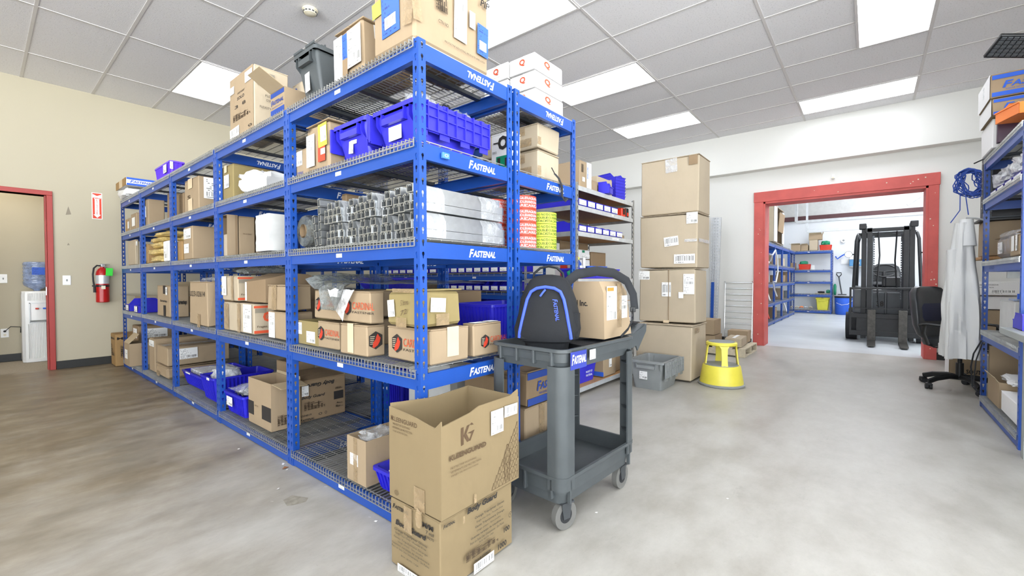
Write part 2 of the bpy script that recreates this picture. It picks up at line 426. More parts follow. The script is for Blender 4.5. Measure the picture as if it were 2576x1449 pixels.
m = MB(); m.box(-6.5, XR+.04, RY-.1, YW+.06, -.12, 0); m.box(-6.5, 3.4, -6.1, RY-.1, -.12, 0); struct('floor', m, 'floor')
m = MB(); m.box(XR+.04, 17.6, -3.3, 2.7, -.12, -.002); struct('floor_far_room', m, 'floor2')
m = MB(); m.box(-3.2, 1.4, YW+.06, 9.3, -.12, -.004); struct('floor_side_room', m, 'carpet')
# left wall with the small door: opening x -0.42..0.536, head 2.13
DX1, DX0, DZ = .545, -.42, 2.135
m = MB(); m.box(DX1, XR+.3, YW, YW+.14, 0, ZC+.3); m.box(-6.5, DX0, YW, YW+.14, 0, ZC+.3); m.box(DX0, DX1, YW, YW+.14, DZ, ZC+.3)
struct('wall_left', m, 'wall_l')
m = MB(); m.box(-3.2, 1.5, 9.05, 9.2, 0, 2.9); m.box(1.4, 1.5, YW+.14, 9.05, 0, 2.9); m.box(-3.3, -3.2, YW+.14, 9.2, 0, 2.9); struct('wall_side_room', m, 'wall_l')
m = MB(); m.box(-3.3, 1.5, YW+.14, 9.2, 2.9, 3.0); struct('ceiling_side_room', m, 'tile')
m = MB(); m.box(-6.6, -6.5, 3.0, YW+.1, 0, ZC+.3); m.box(-6.6, -6.5, -6.1, 3.0, 3.45, ZC+.3); struct('wall_back', m, 'wall_l')  # opening left in this unseen wall for the fill light
m = MB(); m.box(3.4, XR, RY-.12, RY, 0, ZC+.3); m.box(3.4, 3.52, -6.1, RY-.12, 0, ZC+.3); m.box(-6.5, 3.4, -6.2, -6.1, 3.45, ZC+.3); struct('wall_right', m, 'wall_r')  # unseen annex, its outer side left open for the fill light
# far wall with the wide opening and the bulkhead above it
OY0, OY1, OZ = -.60, 1.36, 2.355
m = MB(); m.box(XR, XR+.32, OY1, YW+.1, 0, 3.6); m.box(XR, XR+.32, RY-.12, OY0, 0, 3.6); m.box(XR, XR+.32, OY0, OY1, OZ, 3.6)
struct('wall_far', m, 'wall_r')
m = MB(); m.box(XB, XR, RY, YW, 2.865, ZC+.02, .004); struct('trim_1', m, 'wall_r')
# ceiling tiles, bars
m = MB(); m.box(-6.5, XR, RY-.1, YW+.1, ZC, ZC+.05); m.box(-6.5, 3.4, -6.1, RY-.1, ZC, ZC+.05); struct('ceiling', m, 'tile')
GX = [.3635+.61*k for k in range(-11, 13)]; GY = [-.43+1.22*k for k in range(-4, 7)]
m = MB()
for x in GX: m.box(x-.012, x+.012, -6.0 if x < 3.3 else RY, YW, ZC-.004, ZC+.001)
for y in GY: m.box(-6.4, XB if y > RY else 3.3, y-.012, y+.012, ZC-.0045, ZC+.001)
struct('ceiling_grid', m, 'tbar')
# baseboards
m = MB(); m.box(.60, XR, YW-.008, YW, 0, .10, .002); struct('baseboard_left', m, 'base')
m = MB(); m.box(-3.2, 1.4, 9.042, 9.05, 0, .10, .002); struct('baseboard_side_room', m, 'base')
m = MB(); m.box(XR-.008, XR, 1.52, YW, 0, .10, .002); struct('baseboard_far', m, 'base')
m = MB(); m.box(XR-.008, XR, RY, -.70, 0, .10, .002); struct('baseboard_far_right', m, 'base')
# small red door frame
m = MB()
for (a, b) in ((DX1, DX1+.052), (DX0-.052, DX0)): m.box(a, b, YW-.022, YW+.16, 0, DZ-.0005, .003)
m.box(DX0-.052, DX1+.052, YW-.022, YW+.16, DZ, DZ+.054, .003)
m.box(DX1-.014, DX1-.0005, YW+.03, YW+.12, 0, DZ-.001); m.box(DX0+.0005, DX0+.014, YW+.03, YW+.12, 0, DZ-.001)
dr = tag(m.build('door_1', 'door_red'), kind='structure')
m = MB(); m.box(DX1-.017, DX1-.013, YW+.02, YW+.05, .92, 1.02); m.build('strike_plate', 'chrome', dr)
# wide faded red frame of timber boards
XF = 8.152
m = MB(); m.box(XF, XR, 1.36, 1.495, 0, 2.355, .003); m.box(XF, XR, -.705, -.60, 0, 2.355, .003); m.box(XF-.004, XR, -.715, 1.5, 2.355, 2.52, .003)
m.box(XF+.01, XR+.33, 1.335, 1.36, 0, 2.355); m.box(XF+.01, XR+.33, -.60, -.575, 0, 2.355); m.box(XF+.01, XR+.33, -.60, 1.36, 2.325, 2.355)
struct('door_2', m, 'frame_red')
m = MB()
for k in range(26):
    a = random.random(); c = (1.37+random.random()*.11, .1+2.2*random.random()) if a < .35 else ((-.7+random.random()*.09, .1+2.2*random.random()) if a < .6 else (-.7+2.18*random.random(), 2.37+.14*random.random()))
    x = XF-.0045 if a >= .6 else XF-.0005
    m.cyl((x, c[0], c[1]), (x-.001, c[0], c[1]), random.choice((.004, .006, .008)), n=8)
o = m.build('paint_chip', 'cream_pl'); o.parent = bpy.data.objects['door_2']; o['kind'] = 'stuff'

# ------------------------------------------------------------------ ceiling lights
def emis(name, c, s):
    t = NT(name); sx = t.n('ShaderNodeSeparateXYZ'); t.link(t.uv(), sx.inputs[0])
    return t.set((0.9, .9, .9, 1), .4, 0, Emission_Color=lin(c), Emission_Strength=s)
M['panel'] = emis('lit acrylic diffuser', 'f0f6ff', LAMP)
M['panel2'] = emis('lit acrylic diffuser, next rooms', 'f3f7ff', LAMP*4)
M['panel3'] = emis('lit acrylic diffuser, side room', 'fff8ea', LAMP*2.2)
LIGHTS = [(1.58, 5.67, 0, 'flat square-edged ceiling light panel above the stacked boxes by the cream wall'),
          (4.63, 2.01, 0, 'ceiling light panel just right of the white cartons'), (6.46, 2.01, 0, 'smallest-looking ceiling light panel, nearest the bulkhead above the tall box stack'),
          (7.07, -.43, 0, 'ceiling light panel above the wide red opening'), (4.63, -.43, 1, 'ceiling light panel cut by the top right edge of the photo'),
          (2.80, 2.01, 0, 'large ceiling light panel behind the taped box at the top of the photo'),
          (-1.47, 5.67, 0, None), (-1.47, 2.01, 0, None), (-1.47, -.43, 0, None), (.97, -.43, 0, None), (2.80, -.43, 0, None), (.36, 2.01, 0, None), (4.63, 5.67, 0, None), (6.46, 5.67, 0, None), (-1.47, -4.09, 0, None), (1.58, -4.09, 0, None), (-4.5, -4.09, 0, None), (-4.5, -.43, 0, None)]
for i, (x, y, r, lb) in enumerate(LIGHTS):
    w, l = (.61, 1.22) if not r else (1.22, .56)
    e = empty('ceiling_light', (x, y, ZC), lb or 'ceiling light panel out of the picture', 'ceiling light', 'lay-in ceiling light panels')
    m = MB(); q = .02
    m.box(0, w, 0, q, -.012, 0); m.box(0, w, l-q, l, -.012, 0); m.box(0, q, q, l-q, -.012, 0); m.box(w-q, w, q, l-q, -.012, 0)
    m.build('light_frame', 'tbar', e)
    m = MB(); m.box(q, w-q, q, l-q, -.007, -.003); m.build('diffuser', 'panel', e)

e = empty('ceiling_light', (-.3, 8.15, 2.9), 'ceiling light panel in the side room', 'ceiling light')
m = MB(); m.box(0, .61, 0, .61, -.012, 0); m.build('light_frame', 'tbar', e); m = MB(); m.box(.02, .59, .02, .59, -.03, -.0125); m.build('diffuser', 'panel3', e)
# smoke detector
p = AZ(780, 22, ZC)
e = empty('smoke_detector', (p.x, p.y, ZC), 'round cream smoke detector on the ceiling', 'smoke detector')
m = MB(); m.rev([(.062, -.004), (.066, -.012), (.06, -.02)], n=32); m.build('base', 'cream_pl', e, smooth=True)
m = MB(); m.rev([(.055, -.02), (.058, -.028), (.050, -.046), (.030, -.054), (.002, -.056)], n=32); m.build('dome', 'cream_pl', e, smooth=True)
m = MB()
for k in range(12):
    a = 2*math.pi*k/12; T = Matrix.Rotation(a, 4, 'Z'); m.box(.051, .0575, -.009, .009, -.040, -.031, T=T)
m.build('vent_slots', 'dark_metal', e)
# small sensor above the opening
p = AX(2096, 445, XR)
e = empty('motion_sensor', (XR, p.y, p.z), 'small white motion sensor on the wall above the wide red opening', 'sensor')
m = MB(); m.box(-.035, 0, -.022, .022, -.035, .03, .006); m.build('housing', 'white_pl', e); m = MB(); m.box(-.037, -.034, -.014, .014, -.03, -.005, .002); m.build('lens', 'cream_pl', e)

# ------------------------------------------------------------------ left wall: extinguisher, sign, switches
def plate(x, z, y, lab, cat='light switch', out=False):
    e = empty('wall_outlet' if out else 'light_switch', (x, y, z), lab, cat)
    m = MB(); m.box(-.037, .037, -.006, 0, -.06, .06, .003); m.build('cover_plate', 'white_pl', e)
    m = MB()
    if out:
        for k in (-1, 1): m.cyl((0, -.006, .025*k), (0, -.008, .025*k), .014, n=16)
        m.build('socket', 'cream_pl', e)
    else: m.box(-.006, .006, -.012, -.004, -.012, .012, .002); m.build('toggle', 'grey_pl2', e)
    return e
p = AY(168, 705, YW); plate(p.x, p.z, YW, 'light switch between the small red door frame and the fire extinguisher')
p = AY(8, 701, 9.05); plate(p.x, p.z, 9.05, 'light switch on the wall beyond the small red door')
p = AY(12, 838, 9.05); plate(p.x, p.z, 9.05, 'wall outlet with a black plug left of the water cooler', 'outlet', True)
m = MB(); m.cyl((p.x, 9.042, p.z+.025), (p.x, 9.01, p.z+.025), .014, .01)
m.tube([(p.x, 9.02, p.z+.025), (p.x, 8.97, p.z+.03), (p.x+.05, 8.95, p.z+.09), (p.x+.14, 8.96, p.z+.075), (.36, 8.98, p.z+.0)], .005, 6)
tag(m.build('power_cord', 'rubber', smooth=True), 'black power cord from the outlet to the water cooler', 'cord')

p = AY(255, 715, YW); ex = p.x
e = empty('fire_extinguisher', (ex, YW-.085, .815), 'red fire extinguisher with black hose and green tag on the cream wall', 'fire extinguisher')
m = MB(); m.rev([(.058, 0), (.066, .008), (.066, .36), (.060, .395), (.042, .43), (.022, .445), (.02, .46)], n=28); m.build('cylinder', 'red', e, smooth=True)
m = MB(); m.rev([(.0665, .24), (.0665, .35)], n=28, cap0=False, cap1=False); m.build('instruction_label', 'steel_lt', e, smooth=True)
m = MB(); m.box(-.02, .02, -.0685, -.060, .17, .215, .003); m.build('maker_badge', 'cream_pl', e)
m = MB(); m.cyl((0, 0, .45), (0, 0, .485), .016, n=12); m.box(-.02, .075, -.008, .008, .49, .498, .002); m.bar((-.01, 0, .475), (.07, 0, .455), .014, .005); m.cyl((0, -.014, .468), (0, -.03, .468), .013, n=12)
m.build('valve', 'chrome', e)
m = MB(); m.tube([(-.01, 0, .47), (-.05, -.01, .475), (-.082, -.02, .44), (-.092, -.02, .36), (-.088, -.02, .27), (-.08, -.02, .2)], .0095, 8); m.cyl((-.08, -.02, .21), (-.078, -.02, .13), .012, .014, 10)
m.build('hose', 'rubber', e, smooth=True)
m = MB(); m.rev([(.0672, .20), (.0672, .225)], n=28, cap0=False, cap1=False); m.box(-.1, -.06, -.03, 0, .205, .222, .002); m.build('strap', 'black', e)
m = MB(); m.box(.0, .068, -.075, -.072, .345, .445, .004, T=Matrix.Rotation(.06, 4, 'Y')); m.build('inspection_tag', 'lime', e)
m = MB(); m.box(-.012, .03, .02, .084, .40, .50, .002); m.build('wall_bracket', 'steel_lt', e)
a, b = AY(230, 484, YW), AY(258, 552, YW)
cx, cz, w, h = (a.x+b.x)/2, (a.z+b.z)/2, .10, .34
e = tag(sheet('fire_extinguisher_sign', 'R', (cx, YW-.002, cz), w, h, 'white_pl', t=.0015), 'red and white arrow sign on the cream wall above the fire extinguisher', 'sign')
def flat(name, pts, mat, parent, z=.0008):
    m = MB(); m.add([(x, y, z) for x, y in pts], [tuple(range(len(pts)))]); return m.build(name, mat, parent)
flat('red_field', [(-.042, -.162), (.042, -.162), (.042, .162), (-.042, .162)], 'sticker_r', e)
flat('arrow', [(0, -.155), (.036, -.112), (.022, -.112), (.022, .085), (.040, .105), (.040, .15), (0, .128), (-.040, .15), (-.040, .105), (-.022, .085), (-.022, -.112), (-.036, -.112)], 'white_pl', e, .0016)
def flat_text(body, x, y, w, h, mat, e, bold=.02):
    o = bpy.data.objects.new('lettering', text_mesh(body, w, h, bold, 0, mat)); COL.objects.link(o); o.parent = e; o.location = (x, y, .0022)
flat_text('FIRE', 0, .098, .066, .019, 'sticker_r', e)
for k, ch in enumerate('EXTINGUISHER'): flat_text(ch, 0, .074-.0162*k, .003 if ch == 'I' else .015, .0115, 'sticker_r', e)
# scuffs on the wall
m = MB()
for px, py, ww, hh in ((172, 530, .05, .11), (172, 614, .025, .03)):
    q = AY(px, py, YW); m.add([(q.x-ww/2, YW-.0006, q.z-hh/2), (q.x+ww/2, YW-.0006, q.z-hh*.4), (q.x, YW-.0006, q.z+hh/2)], [(0, 1, 2)])
tag(m.build('wall_scuff', 'ink_grey'), kind='structure')

# water cooler in the side room
p = AZ(90, 904, 0); cxx, cyy = .515, 8.865
e = empty('water_cooler', (cxx, cyy, 0), 'white water cooler seen through the small red door', 'water cooler', rotz=0)
m = MB(); m.loft([[(x*sc, y*sc-.0, z) for x, y in ((-.15, .15), (-.15, -.11), (-.12, -.15), (-.05, -.165), (.05, -.165), (.12, -.15), (.15, -.11), (.15, .15))] for z, sc in ((0, .97), (.02, 1), (.90, 1), (.945, .97), (.955, .9))])
m.build('cabinet', 'white_pl', e, smooth=30)
m = MB()
for k in range(15): m.box(-.1+k*.0145, -.092+k*.0145, -.172, -.160, .05, .52, .002)
m.build('ribbing', 'white_pl', e); m = MB()
for k in range(14): m.box(-.1+k*.0145, -.092+k*.0145, -.172, -.160, .83, .93, .002)
m.build('ribbing', 'white_pl', e)
m = MB(); m.box(-.085, .11, -.175, -.158, .53, .545, .003); m.box(-.085, -.075, -.175, -.158, .53, .80); m.box(.1, .11, -.175, -.158, .53, .80); m.box(-.085, .11, -.175, -.158, .79, .80); m.build('dispensing_recess', 'steel_lt', e)
m = MB(); m.box(-.03, 0, -.205, -.165, .71, .73, .004); m.build('hot_tap', 'red_pl', e)
m = MB(); m.box(.04, .07, -.205, -.165, .71, .73, .004); m.build('cold_tap', 'ink_blue2', e)
m = MB(); m.box(-.08, .1, -.21, -.16, .545, .565, .006); m.build('drip_tray', 'grey_pl2', e)
e2 = empty('water_bottle', (cxx, cyy, .956), 'blue tinted water bottle upside down on the white water cooler', 'water bottle')
pr = [(.03, 0), (.04, .02), (.09, .05), (.125, .08), (.13, .11)]
for k in range(5): pr += [(.13, .13+k*.048), (.123, .145+k*.048), (.13, .16+k*.048)]
pr += [(.13, .375), (.12, .392), (.09, .398), (.01, .395)]
m = MB(); m.rev(pr, n=32); fixn(m.build('bottle_shell', 'water', e2, smooth=60))
sheet('bottle_label', 'R', (.01, -.1315, .27), .12, .10, 'lab_blue', e2)
# ------------------------------------------------------------------ blue boltless racks
ZL = [.072, .70, 1.258, 1.672, 2.083]
BH = .068
def keyhole_plate(m, a, u, z0, z1, w, hole_cols, mi=0, t=.0022, nrm=(0, 0, 0)):
    """perforated angle face: a = lower corner, u = unit direction across, w = width; one keyhole column per entry of hole_cols"""
    a, u, nrm = Vector(a), Vector(u), Vector(nrm)
    step = .0508; n = int((z1-z0)/step); n = max(1, n); st = (z1-z0)/n
    edges = [0]+[ (hole_cols[i]+hole_cols[i+1])/2 for i in range(len(hole_cols)-1)]+[w]
    for ci, hc in enumerate(hole_cols):
        l, r = edges[ci], edges[ci+1]
        for k in range(n):
            zb = z0+k*st; zc = zb+st/2
            outer = [(l, zb), ((l+r)/2, zb), (r, zb), (r, zb+st*.25), (r, zb+st*.5), (r, zb+st*.75), (r, zb+st), ((l+r)/2, zb+st), (l, zb+st), (l, zb+st*.75), (l, zb+st*.5), (l, zb+st*.25)]
            inner = [(hc-.0025, zc-.014), (hc, zc-.0155), (hc+.0025, zc-.014), (hc+.003, zc-.004), (hc+.0062, zc+.002), (hc+.0066, zc+.008), (hc+.0045, zc+.0125), (hc, zc+.014), (hc-.0045, zc+.0125), (hc-.0066, zc+.008), (hc-.0062, zc+.002), (hc-.003, zc-.004)]
            vs = [a+u*p+Vector((0, 0, q))-Vector((0, 0, a.z)) for p, q in outer] + [a+u*p+Vector((0, 0, q))-Vector((0, 0, a.z)) for p, q in inner]
            vs += [v+nrm*t for v in vs[12:]]
            m.add(vs, [(i, (i+1) % 12, 12+(i+1) % 12, 12+i) for i in range(12)]+[(12+i, 12+(i+1) % 12, 24+(i+1) % 12, 24+i) for i in range(12)], mi)
def post_mesh(H, faces, name='post'):
    """faces: list of (origin, direction, width, cols, inward)"""
    m = MB()
    for a, u, w, cols, nr in faces: keyhole_plate(m, a, u, 0, H, w, cols, nrm=nr)
    return m
_pm = {}
def post(parent, x, y, H, kind, sx=1, mat='blue', flat=True):
    """kind: 'L+' corner with plate towards +y, 'L-' towards -y, 'T' double; sx = direction in which the side flange runs"""
    key = (round(H, 3), kind, sx, mat)
    if key not in _pm:
        w = .038; n = (sx, 0, 0)
        if kind == 'L+': fs = [((0, 0, 0), (0, 1, 0), w, [.019], n), ((0, 0, 0), (sx, 0, 0), w, [.019], (0, 1, 0))]
        elif kind == 'L-': fs = [((0, -w, 0), (0, 1, 0), w, [.019], n), ((0, 0, 0), (sx, 0, 0), w, [.019], (0, -1, 0))]
        else: fs = [((0, -w, 0), (0, 1, 0), 2*w, [.019, .057], n), ((0, -w, 0), (sx, 0, 0), w, [.019], (0, 1, 0)), ((0, w, 0), (sx, 0, 0), w, [.019], (0, -1, 0))]
        o = post_mesh(H, fs).build('post', mat); _pm[key] = o.data
    else:
        o = bpy.data.objects.new('post', _pm[key]); COL.objects.link(o)
    o.parent = parent; o.location = (x, y, 0); return o
_dm = {}
def deck(parent, x, y, z, D, L, lips='-', dens=1):
    """wire deck: wires run across the depth and bend down over the front beam"""
    key = (round(D, 3), round(L, 3), lips, dens)
    if key not in _dm:
        m = MB(); r = .0019; st = .0265*dens; n = int(L/st)
        for k in range(n+1):
            yy = k*L/n
            m.box(-.006 if '-' in lips else .03, D+.006 if '+' in lips else D-.03, yy-r, yy+r, -r, r)
            if '-' in lips: m.box(-.006-r, -.006+r, yy-r, yy+r, -.036, r)
            if '+' in lips: m.box(D+.006-r, D+.006+r, yy-r, yy+r, -.036, r)
        for xx in [.014+.0645*i for i in range(int((D-.02)/.0645)+1)]: m.box(xx-r, xx+r, 0, L, -3*r, -r)
        if '-' in lips:
            m.box(-.006-r, -.006+r, 0, L, -.036-r, -.036+r); m.box(-.006-r*2, -.006-r*.2, 0, L, -.018-r*.6, -.018+r*.6)
        if '+' in lips: m.box(D+.006-r, D+.006+r, 0, L, -.036-r, -.036+r)
        for i in range(3):
            yy = L*(.17+.33*i); m.box(.012, D-.012, yy-.016, yy+.016, -.024, -.0065, 0, 1)
        o = m.build('wire_deck', ['wire', 'dark_metal']); _dm[key] = o.data
    else: o = bpy.data.objects.new('wire_deck', _dm[key]); COL.objects.link(o)
    o.parent = parent; o.location = (x, y, z)
def rack(name, label, cat, x0, D, ys, levels, H, mat='blue', lips='-', logo=True, tags=True, group=None, dens=1, flip_top=True, skip_deck=(), near_logo=True):
    """ys: joint positions (first and last are end corners); front plane x0, back plane x0+D"""
    e = empty(name, (0, 0, 0), label, cat, group)
    n = len(ys)
    for i, y in enumerate(ys):
        kind = 'L+' if i == 0 else ('L-' if i == n-1 else 'T')
        post(e, x0, y, H, kind, 1, mat); post(e, x0+D, y, H, kind, -1, mat)
    w = .038
    for li, z in enumerate(levels):
        for i in range(n-1):
            a = ys[i]+w if i else ys[i]+w; b = ys[i+1]-w
            m = MB(); m.poly([(x0+.003, z-BH), (x0+.028, z-BH), (x0+.028, z-BH+.004), (x0+.007, z-BH+.004), (x0+.007, z-.004), (x0+.02, z-.004), (x0+.02, z), (x0+.003, z)], 'y', a-.03, b+.03)
            m.build('front_beam', mat, e)
            m = MB(); m.poly([(x0+D-.003, z-BH), (x0+D-.028, z-BH), (x0+D-.028, z-BH+.004), (x0+D-.007, z-BH+.004), (x0+D-.007, z-.004), (x0+D-.02, z-.004), (x0+D-.02, z), (x0+D-.003, z)], 'y', a-.03, b+.03)
            m.build('rear_beam', mat, e)
            if (li, i) not in skip_deck: deck(e, x0, a-.01, z+.0185, D, b-a+.02, lips, dens)
            if tags:
                o = sheet('shelf_tag', 'L', (x0+.0015, a+(b-a)*.53, z-BH*.52), .055, .020, 'lab_tag', e)
        for i, y in enumerate(ys):
            sides = ([y+.002] if i == 0 else ([y-.002] if i == n-1 else [y-w+.002, y+w-.002]))
            for k, yy in enumerate(sides):
                dy = .022 if (i == 0 or (i < n-1 and k == 1)) else -.022
                if i < n-1 and i > 0: dy = .022 if k == 0 else -.022
                m = MB(); a, b = x0+.034, x0+D-.034
                s = 1 if dy > 0 else -1
                m.poly([(yy, z-BH), (yy+s*.022, z-BH), (yy+s*.022, z-BH+.004), (yy+s*.004, z-BH+.004), (yy+s*.004, z-.003), (yy+s*.015, z-.003), (yy+s*.015, z), (yy, z)], 'x', a, b)
                bm_ = m.build('side_beam', mat, e)
                if logo and dy > 0 and k == 0 and (i > 0 or near_logo) and i < n-1:
                    top = flip_top and li == len(levels)-1
                    q = .63 if not top else .62
                    text('brand_lettering', 'FASTENAL', 'R', (x0+D*q, yy-.0012, z-BH*.52), .185, .040, 'decal', bm_, .03, .28, True, spin=math.pi if top else 0)
    return e
JY = [1.446, 2.662, 3.885, 5.107, 6.33, 7.352]
X1, RD = 1.163, .607
rack('shelving_rack', 'long blue rack facing the cream wall, its wire decks full of boxes and totes', 'shelving rack', X1, RD, JY, ZL, 2.099, lips='-')
X2 = 1.795
rack('shelving_rack', 'blue boltless rack standing back to back behind the long front one, under the white cartons', 'shelving rack', X2, .606, JY, ZL, 2.099, lips='+', tags=False, flip_top=True)
# ------------------------------------------------------------------ cartons
def decorate(e, dims, items, out=.0012):
    sx, sy, sz = dims
    base = out
    for ii, it in enumerate(items):
        kind, f, u, v, w, h = it[:6]; out = base+.0009*ii*(1 if kind != 'x' else 0)*.6
        if f == 'L': c = (-sx/2-out, sy/2-u*sy, v*sz); fw, fh = sy, sz
        elif f == 'R': c = (-sx/2+u*sx, -sy/2-out, v*sz); fw, fh = sx, sz
        elif f == 'P': c = (sx/2-u*sx, sy/2+out, v*sz); fw, fh = sx, sz
        elif f == 'F': c = (sx/2+out, -sy/2+u*sy, v*sz); fw, fh = sy, sz
        else: c = (-sx/2+u*sx, -sy/2+v*sy, sz+out); fw, fh = sx, sy
        c = Vector(c)
        if kind == 'lab': sheet('shipping_label', f, c, w*fw, h*fh, it[6], e, it[7] if len(it) > 7 else 0)
        elif kind == 'tape': sheet('packing_tape', f, c, w*fw, h*fh, it[6] if len(it) > 6 else 'tape', e, it[7] if len(it) > 7 else 0, .0004)
        elif kind == 'ink': sheet('printed_panel', f, c, w*fw, h*fh, it[6], e, it[7] if len(it) > 7 else 0, .0004)
        elif kind == 'txt':
            o = text('printed_lettering', it[6], f, c, w*fw, h*fh, it[7], e, it[8] if len(it) > 8 else 0., it[9] if len(it) > 9 else 0., it[10] if len(it) > 10 else False, spin=it[11] if len(it) > 11 else 0.)
_JY = [1.446, 2.662, 3.885, 5.107, 6.33, 7.352]
def fit(b):
    """keep a load clear of the rack's posts and beams"""
    x0, x1, y0, y1, z0, z1 = b
    for a, c in ((1.163, 1.770), (1.795, 2.401)):
        if x0 > a-.03 and x1 < c+.05 and y0 > 1.40 and y0 < 7.4 and z0 > .05:
            up = [z for z in ZL if z > z0+.05]
            if up and z1 > up[0]-.012: z1 = up[0]-.012
            if up and z1 > up[0]-.075: x0 = max(x0, a+.034); x1 = min(x1, c-.045)
            for k, y in enumerate(_JY):
                if y0 < y+.042 and y1 > y-.042:
                    if k in (0, 5): continue
                    x0 = max(x0, a+.0415); x1 = min(x1, c-.0415)
                    if up: z1 = min(z1, up[0]-.074)
            x1 = min(x1, c-.003)
            if y0 < 1.486: x0 = x0 if z0 > 2.09 else max(x0, a+.008) if y0 > 1.486 else x0
    return (x0, x1, y0, y1, z0, z1)
def carton(label, b, mat='card', items=(), rotz=0., group=None, cat='cardboard box', name='cardboard_box', jit=.0025, bev=.006, seam='x', bulge=0.004, tilt=None):
    """closed carton filling the box b = (x0, x1, y0, y1, z0, z1); the top shows its two flaps and a tape"""
    b = fit(b); x0, x1, y0, y1, z0, z1 = b; sx, sy, sz = x1-x0, y1-y0, z1-z0
    m = MB()
    m.box(-sx/2+jit, sx/2-jit, -sy/2+jit, sy/2-jit, .001+jit, sz-.004-jit, bev, j=jit)
    g = .0015; sz -= .004
    if seam == 'x': m.box(-sx/2+.004, sx/2-.004, -sy/2+.003, -g, sz-.005, sz+bulge*.4, .002, j=.0008); m.box(-sx/2+.004, sx/2-.004, g, sy/2-.003, sz-.005, sz+bulge*.3, .002, j=.0008)
    else: m.box(-sx/2+.004, -g, -sy/2+.003, sy/2-.003, sz-.005, sz+bulge*.4, .002, j=.0008); m.box(g, sx/2-.004, -sy/2+.003, sy/2-.003, sz-.005, sz+bulge*.3, .002, j=.0008)
    o = m.build(name, mat)
    o.location = ((x0+x1)/2, (y0+y1)/2, z0); o.rotation_euler = tilt if tilt else (0, 0, rotz)
    tag(o, label, cat, group); sz += .004
    decorate(o, (sx, sy, sz), items)
    return o
def open_carton(label, b, mat='card', items=(), flaps=None, rotz=0., group=None, t=.005, inner='card_in', cut=None, bottom=True, name='cardboard_box'):
    """flaps: {side: (angle outwards from upright in degrees, length)}"""
    b = fit(b); x0, x1, y0, y1, z0, z1 = b; z0 += .0012; sx, sy, sz = x1-x0, y1-y0, z1-z0
    m = MB(); hx, hy = sx/2, sy/2
    c = cut or {}
    def wall(a, bb, nrm, za, zb):
        a, bb, nrm = Vector(a), Vector(bb), Vector(nrm); n = 9
        prof = c.get((round(nrm.x), round(nrm.y)))
        tops = []
        for i in range(n+1):
            f = i/n; d = 0
            if prof:
                for (f0, d0), (f1, d1) in zip(prof, prof[1:]):
                    if f0 <= f <= f1: d = d0+(d1-d0)*(f-f0)/(f1-f0+1e-9)
            tops.append(sz-d)
        rings = [[a.lerp(bb, i/n)+Vector((0, 0, 0)), a.lerp(bb, i/n)+Vector((0, 0, tops[i])), a.lerp(bb, i/n)-nrm*t+Vector((0, 0, tops[i])), a.lerp(bb, i/n)-nrm*t] for i in range(n+1)]
        k = len(m.f); m.loft(rings, True, True, True)
    wall((-hx, hy, 0), (-hx, -hy, 0), (-1, 0, 0), 0, sz); wall((-hx+t, -hy, 0), (hx-t, -hy, 0), (0, -1, 0), 0, sz)
    wall((hx, -hy, 0), (hx, hy, 0), (1, 0, 0), 0, sz); wall((hx-t, hy, 0), (-hx+t, hy, 0), (0, 1, 0), 0, sz)
    if bottom: m.box(-hx+t, hx-t, -hy+t, hy-t, 0, t)
    o = m.build(name, mat); o.location = ((x0+x1)/2, (y0+y1)/2, z0); o.rotation_euler = (0, 0, rotz); tag(o, label, 'cardboard box', group)
    for side, (ang, ln) in (flaps or {}).items():
        a = R(ang); s, cc = math.sin(a), math.cos(a); f = MB()
        if side in 'LF':
            q = -1 if side == 'L' else 1
            p0 = Vector((q*hx, 0, sz)); p1 = p0+Vector((q*s*ln, 0, cc*ln)); w = hy-.004
            f.add([(p0.x, -w, p0.z), (p0.x, w, p0.z), (p1.x, w-.006, p1.z), (p1.x, -w+.006, p1.z)]+[(p0.x+q*cc*.004, -w, p0.z-s*.004), (p0.x+q*cc*.004, w, p0.z-s*.004), (p1.x+q*cc*.004, w-.006, p1.z-s*.004), (p1.x+q*cc*.004, -w+.006, p1.z-s*.004)], [(0, 1, 2, 3), (7, 6, 5, 4), (0, 4, 5, 1), (1, 5, 6, 2), (2, 6, 7, 3), (3, 7, 4, 0)])
        else:
            q = -1 if side == 'R' else 1
            p0 = Vector((0, q*hy, sz)); p1 = p0+Vector((0, q*s*ln, cc*ln)); w = hx-.004
            f.add([(-w, p0.y, p0.z), (w, p0.y, p0.z), (w-.006, p1.y, p1.z), (-w+.006, p1.y, p1.z)]+[(-w, p0.y+q*cc*.004, p0.z-s*.004), (w, p0.y+q*cc*.004, p0.z-s*.004), (w-.006, p1.y+q*cc*.004, p1.z-s*.004), (-w+.006, p1.y+q*cc*.004, p1.z-s*.004)], [(0, 1, 2, 3), (7, 6, 5, 4), (0, 4, 5, 1), (1, 5, 6, 2), (2, 6, 7, 3), (3, 7, 4, 0)])
        f.build('flap', inner, o)
    decorate(o, (sx, sy, sz), items)
    return o
def LB(xf, pa, pb, pyt, d, z0, pyb=None, pc=None):
    """box whose -X face lies in plane xf between picture columns pa (far) and pb (near); top from row pyt at the near corner; depth d, or reaching column pc"""
    y1 = AX(pa, 700, xf).y; y0 = AX(pb, 700, xf).y; zt = AX(pb, pyt, xf).z
    x1 = AY(pc, 700, y0).x if pc else xf+d
    return (xf, x1, y0, y1, z0, zt)
def RB(yf, pa, pb, pyt, d, z0):
    """box whose -Y face lies in plane yf between columns pa and pb; top from row pyt at column pa"""
    x0 = AY(pa, 700, yf).x; x1 = AY(pb, 700, yf).x; zt = AY(pa, pyt, yf).z
    return (x0, x1, yf, yf+d, z0, zt)
